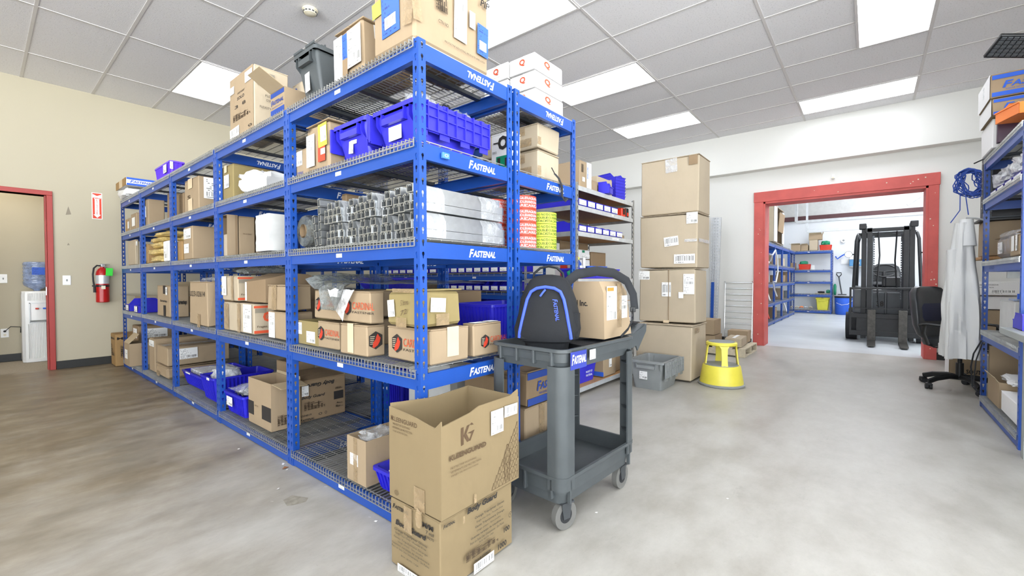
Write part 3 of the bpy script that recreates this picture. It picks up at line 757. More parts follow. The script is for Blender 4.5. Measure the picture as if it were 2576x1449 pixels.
def crumple(name, c, size, mat, label=None, cat=None, seed=1, amp=.25, parent=None, rotz=0., n=(26, 14), flat=.0, group=None):
    """a crumpled bag: a lumpy closed skin"""
    m = MB(); rg = []; nu, nv = n
    for j in range(nv+1):
        th = math.pi*j/nv; ring = []
        for i in range(nu):
            ph = 2*math.pi*i/nu; d = Vector((math.sin(th)*math.cos(ph), math.sin(th)*math.sin(ph), math.cos(th)))
            e_ = .55
            q = Vector([math.copysign(abs(v)**e_, v) for v in d])
            q *= 1+amp*(noise.noise(d*2.3+Vector((seed*7.1, 0, 0)))+.6*noise.noise(d*6+Vector((0, seed*3.3, 0)))+.3*noise.noise(d*13))
            p = Vector((q.x*size[0]/2, q.y*size[1]/2, max(-size[2]*.5, q.z*size[2]*.5)+size[2]*.5))
            ring.append(p)
        rg.append(ring)
    al = [p for r_ in rg for p in r_]
    for ax in range(3):
        lo, hi = min(p[ax] for p in al), max(p[ax] for p in al); tl = -size[ax]/2 if ax < 2 else .001
        for p in al: p[ax] = tl+(p[ax]-lo)/(hi-lo)*(size[ax]-(.001 if ax == 2 else 0))
    m.loft(rg, True, False, False)
    o = m.build(name, mat, parent, smooth=60); o.location = c; o.rotation_euler = (0, 0, rotz)
    return tag(o, label, cat, group) if label else o
def cloth_sheet(name, pts_fn, nu, nv, mat, parent=None, t=.0):
    m = MB(); vs = [pts_fn(i/nu, j/nv) for j in range(nv+1) for i in range(nu+1)]
    m.add(vs, [(j*(nu+1)+i, j*(nu+1)+i+1, (j+1)*(nu+1)+i+1, (j+1)*(nu+1)+i) for j in range(nv) for i in range(nu)])
    return m.build(name, mat, parent, smooth=60)
# ------------------------------------------------------------------ plastic totes and bins
def rect_ring(hx, hy, z, r=.02, n=4, cx=0, cy=0):
    out = []
    for qx, qy, a0 in ((1, 1, 0), (-1, 1, 90), (-1, -1, 180), (1, -1, 270)):
        for k in range(n+1):
            a = R(a0+90*k/n); out.append((cx+qx*(hx-r)+r*math.cos(a), cy+qy*(hy-r)+r*math.sin(a), z))
    return out
def tub(label, b, mat='bin', ribs=.03, group=None, rotz=0., items=(), taper=.88, name='plastic_tub', cat='plastic tub', rim=.012):
    """straight walled ribbed stacking tub, open at the top"""
    b = fit(b); x0, x1, y0, y1, z0, z1 = b; sx, sy, sz = x1-x0, y1-y0, z1-z0; hx, hy = sx/2, sy/2; t = .004
    m = MB(); k = taper; ri = rim
    m.loft([rect_ring((hx-ri)*k, (hy-ri)*k, 0), rect_ring(hx-ri, hy-ri, sz-.016), rect_ring(hx, hy, sz-.015), rect_ring(hx, hy, sz), rect_ring(hx-ri-t, hy-ri-t, sz), rect_ring((hx-ri)*k-t, (hy-ri)*k-t, .006)], True, True, True)
    o = m.build(name, mat, smooth=35); o.location = ((x0+x1)/2, (y0+y1)/2, z0); o.rotation_euler = (0, 0, rotz); tag(o, label, cat, group)
    m = MB(); w = .0035
    for s in (-1, 1):
        n = max(2, int((2*hx-.05)/ribs))
        for i in range(n+1):
            u = -hx+.03+(2*hx-.06)*i/n
            m.add([(u*k-w, s*(hy-ri)*k, .01), (u*k+w, s*(hy-ri)*k, .01), (u+w, s*(hy-ri), sz-.014), (u-w, s*(hy-ri), sz-.014), (u*k-w, s*((hy-ri)*k+.006), .01), (u*k+w, s*((hy-ri)*k+.006), .01), (u+w, s*(hy-ri+.008), sz-.014), (u-w, s*(hy-ri+.008), sz-.014)], [(4, 5, 6, 7), (0, 4, 7, 3), (1, 2, 6, 5), (0, 1, 5, 4), (3, 7, 6, 2)])
        n = max(2, int((2*hy-.05)/ribs))
        for i in range(n+1):
            u = -hy+.03+(2*hy-.06)*i/n
            m.add([(s*(hx-ri)*k, u*k-w, .01), (s*(hx-ri)*k, u*k+w, .01), (s*(hx-ri), u+w, sz-.014), (s*(hx-ri), u-w, sz-.014), (s*((hx-ri)*k+.006), u*k-w, .01), (s*((hx-ri)*k+.006), u*k+w, .01), (s*(hx-ri+.008), u+w, sz-.014), (s*(hx-ri+.008), u-w, sz-.014)], [(4, 5, 6, 7), (0, 4, 7, 3), (1, 2, 6, 5), (0, 1, 5, 4), (3, 7, 6, 2)])
    m.build('ribbing', mat, o)
    decorate(o, (sx, sy, sz), items, .004)
    return o
def lid_tote(label, b, mat='bin_dk', items=(), lid='hang', group=None, rotz=0., name='lidded_tote', cat='plastic tote'):
    """attached-lid distribution tote: tapered body, wide rim with handles, two interlocking lid halves that hang or close"""
    b = fit(b); x0, x1, y0, y1, z0, z1 = b; sx, sy, sz = x1-x0, y1-y0, z1-z0; hx, hy = sx/2, sy/2; k = .82; t = .004
    o = empty(name, ((x0+x1)/2, (y0+y1)/2, z0), label, cat, group, rotz)
    m = MB(); bx, by = hx-.022, hy-.022
    m.loft([rect_ring(bx*k, by*k, 0), rect_ring(bx, by, sz-.05), rect_ring(bx, by, sz), rect_ring(bx-t, by-t, sz), rect_ring(bx*k-t, by*k-t, .006)], True, True, True)
    m.loft([rect_ring(hx-.004, hy-.004, sz-.022), rect_ring(hx-.004, hy-.004, sz-.002), rect_ring(bx, by, sz-.002), rect_ring(bx, by, sz-.022)], True, False, False)
    for s in (-1, 1):      # end handles and corner gussets (ends are +-X)
        m.box(s*(bx-.002), s*(hx-.004), -by*.55, by*.55, sz-.075, sz-.068); m.box(s*(hx-.010), s*(hx-.004), -by*.55, by*.55, sz-.068, sz-.045)
        for q in (-1, 1):
            m.box(s*(bx*.93), s*(hx-.004), q*by*.58-.002, q*by*.58+.002, sz-.075, sz-.02)
            m.add([(s*bx*.99, q*by*.86, sz-.02), (s*(hx-.004), q*by*.86, sz-.02), (s*(hx-.006), q*by*.86, sz-.07), (s*bx*.94, q*by*.86, sz-.10)], [(0, 1, 2, 3)])
    m.build('tote_body', mat, o, smooth=35)
    for s in (-1, 1):      # lid halves hinge along the long +-Y sides
        m = MB(); L, D, q = hx-.006, hy-.012, .006
        def P(u, v, w): # u along x, v outwards from hinge, w thickness
            if lid == 'hang': return (u, s*(hy+.004+w), sz-.004-v)
            if lid == 'shut': return (u, s*(hy-.012-v), sz+.002+w)
            return (u, s*(hy+.004+v*.35+w*.6), sz+v*.93)
        def slab(u0, u1, v0, v1, w0, w1):
            vs = [P(u, v, w) for u in (u0, u1) for v in (v0, v1) for w in (w0, w1)]
            m.add(vs, [(0, 1, 3, 2), (4, 6, 7, 5), (0, 4, 5, 1), (2, 3, 7, 6), (0, 2, 6, 4), (1, 5, 7, 3)])
        slab(-L, L, 0, D*.80, 0, .004)
        nn = 7
        for i in range(nn):
            a = -L+2*L*i/nn; ln = D*(1.0 if i % 2 == (s > 0) else .86); slab(a+.003, a+2*L/nn-.003, D*.80, ln, 0, .004)
        for i in range(9): a = -L+2*L*i/8; slab(a-.0025, a+.0025, 0, D*.82, .004, .016)
        for v in (.02, D*.4, D*.80): slab(-L, L, v*1., v+.005, .004, .014)
        for i in range(4): a = -L*.8+1.6*L*i/3; slab(a-.014, a+.014, -.004, .012, -.006, .006)
        m.build('lid_half', mat, o)
    decorate(o, (2*bx*.93, 2*by*.93, sz), items, .006)
    return o
_hb = {}
def hopper_bin(loc, w, d, h, rotz, label=None, group=None, mat='bin', content=None, card=True, name='hopper_bin', nest=False):
    """small stacking bin with a low cut away front (front faces local -X)"""
    key = (round(w, 3), round(d, 3), round(h, 3), mat, nest)
    if key not in _hb:
        m = MB(); t = .003; hw = w/2
        side = [(-d/2, 0), (d/2, 0), (d/2, h), (-d/2+d*.30, h), (-d/2+d*.10, h*.55), (-d/2, h*.55)]
        m.poly(side, 'y', -hw, -hw+t); m.poly(side, 'y', hw-t, hw)
        m.box(-d/2, d/2, -hw, hw, 0, t); m.box(d/2-t, d/2, -hw, hw, 0, h); m.box(-d/2, -d/2+t, -hw, hw, 0, h*.55)
        m.box(-d/2-.006, -d/2+.003, -hw-.001, hw+.001, h*.50, h*.56); m.box(-d/2+d*.30, d/2, -hw-.003, -hw+t, h-.006, h); m.box(-d/2+d*.30, d/2, hw-t, hw+.003, h-.006, h); m.box(d/2-t, d/2+.004, -hw-.003, hw+.003, h-.008, h)
        if nest:
            for p in m.v: f = .84+.16*max(0, p.z/h); p.x *= f; p.y *= f
        o = m.build(name, mat); _hb[key] = o.data
    else: o = bpy.data.objects.new(name, _hb[key]); COL.objects.link(o)
    o.location = loc; o.rotation_euler = (0, 0, rotz); tag(o, label, 'storage bin', group)
    if card: sheet('bin_card', 'L', (-d/2-.0075, 0, h*.28), w*.86, h*.42, 'lab_tag', o)
    return o
DK = .024        # deck top above a beam's reference height
Z0, Z1, Z2, Z3, Z4 = [z+DK for z in ZL]
# ---------------- top of the long rack
b = LB(1.168, 941, 1046, 60, .5, Z4, pc=1236); b = b[:5]+(Z4+.43,)
carton('biggest worn carton on the top corner of the front rack, with blue and white labels', b, 'card', [
    ('lab', 'L', .46, .47, .42, .62, 'lab_blue', .03), ('lab', 'L', .46, .30, .26, .12, 'lab3', .05), ('lab', 'L', .13, .50, .22, .16, 'sticker_y', .08),
    ('txt', 'R', .12, .70, .10, .10, 'PIP', 'ink', .02, .2), ('ink', 'R', .32, .66, .16, .55, 'lab_ink2'), ('txt', 'R', .34, .30, .13, .035, 'CTN NO.', 'ink'),
    ('lab', 'R', .56, .55, .17, .66, 'lab2', -.02), ('lab', 'R', .72, .52, .08, .18, 'lab1', 0), ('lab', 'R', .87, .36, .16, .34, 'lab_blue', -.03), ('lab', 'R', .87, .30, .10, .10, 'lab3', -.03),
    ('txt', 'R', .90, .78, .14, .08, 'PIP', 'ink', .02, .2), ('txt', 'R', .62, .12, .55, .02, 'PROTECTIVE INDUSTRIAL PRODUCTS AND LOGO', 'ink'),
    ('tape', 'R', .02, .3, .10, .25, 'tape', .1), ('tape', 'L', .9, .3, .2, .3, 'tape', -.1)], jit=.006, bev=.012)
b = LB(1.185, 845, 918, 32, .30, Z4)
carton('battered carton plastered with white labels between the grey tote and the biggest top carton', b, 'card', [
    ('lab', 'L', .17, .45, .30, .84, 'lab2', .03), ('lab', 'L', .42, .60, .20, .5, 'lab_blue', .02), ('lab', 'L', .72, .52, .44, .72, 'lab1', .03), ('tape', 'L', .42, .2, .18, .35, 'card_dark'),
    ('lab', 'R', .35, .8, .3, .25, 'lab3', .1), ('tape', 'R', .5, .1, .9, .1)], jit=.009, bev=.012)
b = LB(1.175, 741, 797, 101, .52, Z4)
lid_tote('dark grey lidded tote on top of the front rack beside the battered carton', b, 'grey_pl', [('lab', 'L', .42, .42, .26, .38, 'lab1', .08)], 'shut')
b = LB(1.185, 585, 645, 152, .5, Z4, pc=733)
carton('tall two-tone carton with black print on top of the front rack', b, 'card_pale', [
    ('ink', 'L', .5, .5, .97, .985, 'card'), ('txt', 'L', .48, .62, .30, .05, 'SOLO', 'ink', .03), ('txt', 'L', .5, .70, .3, .03, 'SWEETHEART', 'ink'), ('ink', 'L', .5, .33, .8, .12, 'lab_ink'), ('txt', 'L', .3, .5, .14, .05, '3', 'ink'), ('txt', 'L', .62, .5, .14, .05, '8', 'ink'),
    ('lab', 'L', .82, .86, .28, .16, 'lab1'), ('lab', 'L', .12, .80, .2, .12, 'lab_tag'), ('lab', 'L', .22, .1, .4, .16, 'lab3', .05), ('txt', 'L', .86, .09, .14, .04, '0', 'ink'),
    ('ink', 'R', .33, .80, .48, .22, 'ink_grey'), ('txt', 'R', .33, .86, .32, .03, 'STOCK NO.', 'card_white', .01), ('txt', 'R', .33, .81, .38, .03, 'N° DE STOCK', 'card_white', .01), ('txt', 'R', .33, .765, .42, .028, 'PRODUCT CODE', 'card_white', .01), ('txt', 'R', .25, .71, .22, .05, 'H4325', 'card_white', .02),
    ('txt', 'R', .40, .55, .2, .035, 'FLEX', 'ink'), ('txt', 'R', .42, .48, .2, .035, 'CONT.', 'ink'), ('txt', 'R', .34, .36, .4, .035, 'FLEXSTYLE', 'ink'), ('txt', 'R', .8, .62, .1, .06, 'A', 'ink_grey'), ('ink', 'R', .4, .1, .6, .03, 'lab_ink')])
b = LB(1.180, 687, 721, 212, .26, Z4)
open_carton('small open carton with navy stripes and a raised flap beside the tall two-tone carton', b, 'card', [
    ('ink', 'L', .5, .87, .98, .18, 'ink_blue'), ('ink', 'L', .5, .17, .98, .22, 'ink_blue'), ('txt', 'L', .5, .56, .9, .20, 'FASTENAL', 'ink_blue', .02, .25, True), ('txt', 'L', .5, .36, .8, .05, 'HIGH QUALITY WITH WORLDWIDE', 'ink_blue')], {'L': (62, .15)})
b = LB(1.48, 733, 790, 224, .25, Z4)
carton('plain pale carton, lower of two behind the dark grey lidded tote', b, 'card_pale', [('tape', 'L', .3, .5, .2, .5, 'tape_pale')])
b2 = (b[0]+.02, b[1], b[2]+.02, b[3], b[5]+.003, b[5]+.13)
carton('pale carton with two round blue stamps, upper of two behind the dark grey lidded tote', b2, 'card_pale', [('txt', 'L', .2, .55, .14, .35, '8', 'ink_blue', .03)])
b = LB(1.20, 393, 432, 399, .5, Z4, pc=471)
tub('purple ribbed tub on top of the front rack near the cream wall', b, 'purple', items=[('lab', 'L', .72, .62, .2, .5, 'lab_tag'), ('lab', 'R', .1, .7, .2, .45, 'lab_tag')])
bg = crumple('plastic_bag', (1.26, 7.10, Z4), (.30, .48, .12), 'bag_white', 'white plastic bag squashed under the long blue striped box on top of the front rack', 'plastic bag', 3, .22)
b = LB(1.14, 296, 322, 441, .5, Z4+.13, pc=402)
carton('long blue striped box at the wall end of the front rack, on a white bag', b, 'card_white', [
    ('ink', 'L', .5, .5, .97, .97, 'card_orange'), ('tape', 'L', .5, .5, .3, .96, 'tape_pale'), ('ink', 'R', .5, .86, .97, .24, 'ink_blue2'), ('ink', 'R', .5, .14, .97, .24, 'ink_blue2'), ('txt', 'R', .48, .5, .72, .34, 'FASTENAL', 'ink_blue2', .02, .25, True)])
# white cartons on the second rack
def quill(lb, x, y, d, l, z, h=.1):
    return carton(lb, (x, x+d, y, y+l, z, z+h), 'card_white', [('txt', 'L', .52, .58, .22, .42, 'Q', 'ink_orange', .03), ('txt', 'L', .52, .22, .3, .07, 'QUILL.COM', 'ink_grey'),
        ('txt', 'R', .42, .6, .2, .42, 'Q', 'ink_orange', .03), ('txt', 'R', .42, .22, .3, .07, 'QUILL.COM', 'ink_grey')], group='white cartons on the second rack', jit=.0015, bev=.003)
xq = 2.05; y0q = 1.50; x1q = AY(1417, 180, y0q).x; y1q = AX(1281, 160, xq).y; l = y1q-y0q
for k, w in enumerate(('bottom', 'middle', 'top')):
    quill('white carton, %s one of the column at the aisle end of the second rack' % w, xq, y0q+.003*k, x1q-xq, l-.006, Z4+.1035*k)
    quill('white carton with a round red mark, %s one of the far column nearer the blue striped uprights' % w if False else 'white carton, %s one of the column farther along the second rack' % w, xq-.01, y1q+.004, x1q-xq, l, Z4+.1035*k)

e = empty('magnet_label', (1.300, 1.4445, 1.638), 'small blue box with an oval mark stuck on the fourth level end beam', 'magnet')
m = MB(); m.box(-.02, .02, -.014, 0, -.013, .013, .002); m.build('case', 'blue_lt', e); text('oval_mark', 'O', 'R', (0, -.0148, 0), .022, .012, 'decal', e)
e = empty('strap_hook', (2.225, 1.4445, 1.655), 'black strap hook hanging over the fourth level end beam of the second rack', 'hook')
m = MB(); m.tube([(-.03, .02, .075), (-.022, -.004, .045), (0, -.012, .0), (.0, -.014, -.06), (.018, -.018, -.082), (.034, -.018, -.066)], (.016, .003), 8, flat=(1, 0, 0)); m.build('strap', 'black', e, smooth=True); m = MB(); m.tube([(-.03, .02, .075), (-.05, .03, .11)], .003, 6); m.build('cord', 'black', e)
# ---------------- fourth level
b = LB(1.185, 934, 1040, 240, .5, Z3, pc=1224); b = (b[0], b[1], 1.505, b[3], Z3, b[5])
ta = lid_tote('blue lidded tote with its ribbed lid hanging, at the corner of the front rack', b, 'bin_dk', [('lab', 'L', .45, .48, .36, .52, 'paper', .02)], 'hang')
for k, (x, y, sz) in enumerate(((1.33, 1.66, .17), (1.57, 1.66, .15))):
    crumple('plastic_bag', (x, y, b[5]-.03), (sz-.04, .16, .13-.02*k), 'film', 'clear crumpled bag sticking out of the corner tote' if k == 0 else 'smaller clear bag at the aisle end of the corner tote', 'plastic bag', 11+k, .35)
crumple('glove_bundle', (1.46, 1.66, b[5]-.04), (.07, .18, .11), 'rubber', 'dark gloves among clear bags in the corner tote', 'gloves', 21, .35)
b = LB(1.190, 837, 921, 285, .5, Z3)
lid_tote('blue lidded tote beside the corner tote, with a torn white label', b, 'bin_dk', [('lab', 'L', .42, .42, .16, .34, 'lab1', -.08), ('lab', 'L', .52, .52, .22, .1, 'lab_tag', -.05)], 'hang')
crumple('plastic_bag', (1.42, (b[2]+b[3])/2, b[5]-.03), (.3, .18, .08), 'film', 'clear bag on top of the blue tote with the torn label', 'plastic bag', 31, .35)
b = LB(1.185, 772, 829, 291, .42, Z3)
carton('taped carton with yellow and red labels left of the two blue totes', b, 'card', [
    ('txt', 'L', .16, .88, .26, .07, 'PIP', 'ink', .02, .2), ('lab', 'L', .24, .45, .36, .66, 'lab2'), ('lab', 'L', .73, .38, .3, .44, 'sticker_r'), ('lab', 'L', .78, .68, .36, .46, 'sticker_y', .04), ('lab', 'L', .82, .70, .24, .3, 'lab1', .04), ('lab', 'L', .8, .35, .18, .12, 'lab3'), ('tape', 'T', .5, .5, .9, .2)], jit=.006, bev=.012)
b = LB(1.185, 737, 770, 364, .3, Z3)
carton('small carton with a white label left of the taped carton', b, 'card', [('lab', 'L', .3, .68, .55, .5, 'lab1'), ('txt', 'L', .4, .15, .5, .12, 'COMPANY', 'ink_blue')])
b = LB(1.185, 549, 581, 406, .5, Z3, pc=697)
carton('large olive carton beside white plastic on the front rack', b, 'card_olive', [('lab', 'L', .55, .55, .38, .36, 'lab1'), ('txt', 'R', .48, .55, .22, .2, 'ASI', 'ink', .02), ('tape', 'L', .5, .9, .2, .2, 'tape_pale')])
crumple('plastic_bag', (1.36, b[2]-.27, Z3), (.34, .48, .17), 'bag_white', 'white plastic sheeting heaped in front of the olive carton', 'plastic bag', 5, .3, n=(34, 18))
b = LB(1.190, 467, 502, 438, .40, Z3)
carton('carton with a large shipping label on its side, fourth level', b, 'card', [('tape', 'L', .45, .85, .3, .3, 'tape_pale'), ('tape', 'L', .45, .2, .3, .4, 'tape_pale'), ('txt', 'L', .35, .45, .2, .12, '5', 'ink_brown', .02), ('lab', 'R', .5, .66, .8, .62, 'lab1')])
b = LB(1.25, 448, 464, 482, .42, Z3); carton('narrow brown carton behind the one with the large shipping label', b, 'card_dark', [])
b = LB(1.190, 354, 371, 497, .4, Z3, pc=418)
carton('brown carton with a small label near the wall end, fourth level', b, 'card', [('lab', 'L', .5, .55, .5, .4, 'paper'), ('tape', 'L', .4, .9, .3, .2, 'tape_pale')])
b = LB(1.28, 423, 432, 481, .3, Z3); carton('dark brown carton standing by the third upright, fourth level', b, 'card_dark', [])
for k, (pa, pb, pt) in enumerate(((318, 321, 550), (322, 329, 546), (331, 346, 532))):
    b = LB(1.19, pa, pb, pt, .22, Z3)
    carton(('small orange brown carton at the wall, first of three', 'small carton with a paper slip, middle of three at the wall', 'taller carton, last of three at the wall')[k], b, ('card_orange', 'card', 'card')[k], [('lab', 'L', .5, .5, .5, .5, 'paper')] if k else [], group='three cartons at the wall end of the fourth level')
# second rack, fourth level
b = LB(1.84, 1234, 1284, 326, .10, Z3)
carton('white box with a black round picture and teal print behind the corner tote', b, 'card_white', [('ink', 'L', .62, .22, .6, .34, 'green'), ('ink', 'L', .45, .2, .14, .3, 'ink'), ('ink', 'L', .85, .22, .2, .2, 'ink'), ('txt', 'L', .66, .72, .5, .36, 'O', 'ink', .05), ('ink', 'L', .34, .74, .3, .03, 'ink'), ('txt', 'L', .25, .5, .2, .06, '5003', 'ink')])
yb = 1.53; xb0 = AY(1353, 400, yb).x; xb1 = min(2.352, AY(1437, 400, yb).x); yb1 = yb+.46
zt = AY(1353, 306, yb).z; zm = AY(1353, 372, yb).z
for k, (za, zb_) in enumerate(((Z3, zm-.002), (zm+.001, zt))):
    carton(('lower' if k == 0 else 'upper')+' of two taped tan cartons at the aisle end of the second rack', (xb0, xb1, yb, yb1, za, zb_), 'card_pale', [
        ('tape', 'L', .62, .75, .34, .3, 'tape'), ('tape', 'L', .75, .3, .3, .3, 'tape'), ('txt', 'L', .5, .52, .4, .07, 'MADE IN CHINA', 'ink'), ('tape', 'R', .06, .3, .14, .3, 'tape')], group='two taped tan cartons', jit=.005)

# ---------------- third level: aluminium channel
def channel_bundle(lb, x, y, z, w, h, cols=2, top=1, grp='plastic wrapped bundles of aluminium strut'):
    e = empty('strut_bundle', (x, y, z), lb, 'metal strut bundle', grp)
    cw = w/cols; ch = h/3; L = .56
    cells = [(c, r) for r in (0, 1) for c in range(cols)]+[((cols-1)/2, 2)]*top
    t = .0035
    for c, r in cells:
        key = ('strut', round(cw, 4), round(ch, 4))
        if key not in _hb:
            m = MB(); a, bb = cw*.94, ch*.95
            for i in range(2):
                pass
            m.box(0, L, 0, t, 0, bb); m.box(0, L, a-t, a, 0, bb); m.box(0, L, t, a-t, 0, t); m.box(0, L, t, t+a*.25, bb-t, bb); m.box(0, L, a-t-a*.25, a-t, bb-t, bb)
            m.box(0, L, t+a*.25-t, t+a*.25, bb-t*3, bb); m.box(0, L, a-t-a*.25, a-a*.25, bb-t*3, bb)
            o = m.build('strut', 'alum', e); _hb[key] = o.data
        else: o = bpy.data.objects.new('strut', _hb[key]); COL.objects.link(o); o.parent = e
        o.location = (random.uniform(-.006, .006), c*cw, r*ch)
    m = MB(); q = .002; H2 = 2*ch; c0 = (cols-1)/2*cw
    pr = [(-q, 0), (-q, H2), (c0-q, h), (c0+cw+q, h), (w+q, H2), (w+q, 0)]
    def ring(x_): return [(x_, yy+.002*noise.noise(Vector((x_*40, yy*30, zz*30))), zz+.003*noise.noise(Vector((x_*33+5, yy*30, zz*30)))) for yy, zz in pr]
    m.loft([ring(.012+.07*i) for i in range(3)], True, False, False); m.build('plastic_wrap', 'film', e, smooth=50)
    m = MB(); m.loft([ring(L-.17+.08*i) for i in range(3)], True, False, False); m.build('plastic_wrap', 'film', e, smooth=50)
    return e
zt = AX(1040, 460, 1.19).z; bh = (zt-Z2)/2
yA = 1.478; wA = .088
n_lo, n_up = 8, 8
for k in range(n_lo): channel_bundle('wrapped bundle of aluminium strut in the bottom layer, %s from the corner upright' % ('first', 'second', 'third', 'fourth', 'fifth', 'sixth', 'seventh', 'eighth')[k], 1.185+.006*(k*5%3), yA+k*(wA+.012), Z2, wA, bh*.97)
for k in range(n_up): channel_bundle('wrapped bundle of aluminium strut in the top layer, %s from the corner upright' % ('first', 'second', 'third', 'fourth', 'fifth', 'sixth', 'seventh', 'eighth')[k], 1.180+.02*(k*7 % 3)*.6, yA+k*(wA+.014)+.004, Z2+bh, wA, bh*.97)
# odd strut pieces leaning beside the bundles
for k, (dy, tl) in enumerate(((.035, .20), (-.01, .06))):
    yy = yA+8*(wA+.014)+.030+dy
    m = MB()
    n = 6 if k else 4; h = .042*n
    for i in range(n): m.box(0, .5, 0, .004, i*.042+.006, i*.042+.036); m.box(0, .5, 0, .026, i*.042, i*.042+.004)
    m.box(0, .5, 0, .026, h, h+.004); m.box(0, .5, .024, .026, 0, h)
    o = m.build('leaning_strut', 'alum'); o.location = (1.19, yy, Z2+.008); o.rotation_euler = (-tl, 0, 0)
    tag(o, ('short stack of perforated channel on edge left of the strut bundles', 'taller stack of perforated channel on edge, next to the wire roll')[k], 'metal channel')
b = LB(1.40, 786, 806, 500, .22, Z2); b = (b[0], b[1], 2.43, 2.482, b[4], b[5]); carton('small dark carton behind the leaning channel', b, 'card_dark', [])
# roll of stretch film
e = empty('stretch_film_roll', (1.22, 2.585, Z2+.105), 'roll of clear stretch film on its side left of the aluminium strut', 'stretch film roll')
m = MB(); T = Matrix.Rotation(R(90), 4, 'Y')
m.rev([(.04, 0), (.09, .004), (.096, .02)]+[(.096+.0015*(i % 2), .02+.026*i) for i in range(18)]+[(.09, .50), (.04, .505)], n=28, T=T, cap0=False, cap1=False); m.build('film_winding', 'bag_dark', e, smooth=60)
m = MB(); m.rev([(.04, -.004), (.04, .51), (.034, .51), (.034, -.004)], n=20, T=T, cap0=False, cap1=False); m.build('core', 'card_dark', e, smooth=True)
# bay two, level three
def side_open_box(lb, b, mat='card', **kw):
    b = fit(b); x0, x1, y0, y1, z0, z1 = b; z0 += .0015; sx, sy, sz = x1-x0, y1-y0, z1-z0; t = .005; m = MB(); hx, hy = sx/2, sy/2
    m.box(-hx, hx, -hy, -hy+t, 0, sz, j=.001); m.box(-hx, hx, hy-t, hy, 0, sz); m.box(-hx, hx, -hy, hy, 0, t); m.box(-hx, hx, -hy, hy, sz-t, sz); m.box(hx-t, hx, -hy, hy, 0, sz)
    o = m.build('cardboard_box', mat); o.location = ((x0+x1)/2, (y0+y1)/2, z0); tag(o, lb, 'cardboard box')
    m = MB(); m.box(-hx-.0005, -hx+.002, -hy+.002, hy-.002, .002, sz*.52, j=.002); m.build('flap', 'card_pale', o); decorate(o, (sx, sy, sz), kw.get('items', ())); return o
b = LB(1.175, 538, 562, 535, .2, Z2, pc=600)
side_open_box('upright carton with its open end half covered by a flap, third level', b, 'card', items=[('tape', 'R', .85, .5, .2, .98, 'card_dark')])
yy = b[2]; x_ = b[1]+.006
b = (x_, AY(643, 600, yy).x, yy, yy+.3, Z2, AY(603, 537, yy).z); carton('upright carton under torn plastic, middle of the row on the third level', b, 'card', [('txt', 'R', .5, .56, .5, .03, 'FRAGILE', 'ink_brown')])
b = (b[1]+.006, AY(670, 600, yy).x, yy, yy+.3, Z2, AY(644, 537, yy).z-.01); carton('darker carton with a taped label, last of the upright row on the third level', b, 'card_dark', [('lab', 'R', .3, .68, .5, .22, 'lab3')])
b = RB(2.86, 678, 735, 536, .26, Z2)
m = MB(); rr = []
for i in range(13):
    zz = (b[5]-b[4])*i/12; rr.append([(b[0]+u*(b[1]-b[0])+.006*noise.noise(Vector((u*9, zz*30, 1))), b[2]+v*.2+.008*noise.noise(Vector((u*7, zz*33, 3))), b[4]+zz) for u, v in ((0, 0), (.25, 0), (.5, 0), (.75, 0), (1, 0), (1, .5), (1, 1), (.5, 1), (0, 1), (0, .5))])
m.loft(rr); tag(m.build('foam_sheet_stack', 'board', smooth=30), 'stack of white foam sheets standing on edge beside the blue upright', 'foam sheets')
b = LB(1.190, 463, 485, 566, .5, Z2, pc=548)
carton('dark brown carton with two white labels, third level', b, 'card', [('lab', 'L', .45, .78, .8, .3, 'lab1'), ('lab', 'L', .35, .34, .55, .28, 'lab2')])
b = LB(1.20, 441, 457, 604, .3, Z2); carton('orange brown carton under a yellow bag by the third upright', b, 'card_orange', [])
crumple('glove_bag', (1.34, (b[2]+b[3])/2, b[5]), (.24, (b[3]-b[2])*.8, .05), 'bag_yellow', 'yellow bag lying on the orange brown carton', 'bag', 41, .2)
b = LB(1.185, 355, 367, 612, .3, Z2); carton('small carton with a white slip beside the pile of yellow bags', b, 'card_orange', [('lab', 'L', .5, .5, .45, .7, 'paper')])
ya = AX(369, 600, 1.19).y; yb_ = AX(412, 600, 1.19).y
for k, (z, h, sh) in enumerate(((0, .085, .0), (.085, .07, .03), (.155, .065, -.02), (.22, .05, .02), (.27, .05, -.14))):
    crumple('glove_bag', (1.33, (ya+yb_)/2+sh, Z2+z), (.30, abs(ya-yb_)*(.9 if k < 4 else .8), h), 'bag_yellow', 'pale yellow bag of gloves, %s of the pile on the third level' % ('lowest', 'second', 'third', 'fourth', 'topmost')[k], 'bag', 50+k, .18, group='pile of yellow glove bags')
b = LB(1.185, 412, 424, 604, .25, Z2); carton('flat white paper package leaning on the yellow bags', b, 'card_white', [('lab', 'L', .5, .5, .6, .8, 'lab_tag')])
b = RB(6.75, 312, 351, 600, .4, Z2); b = (1.19,)+b[1:]
carton('beige carton with a white label at the wall end, third level', b, 'card_pale', [('lab', 'R', .4, .84, .4, .16, 'lab_tag')])
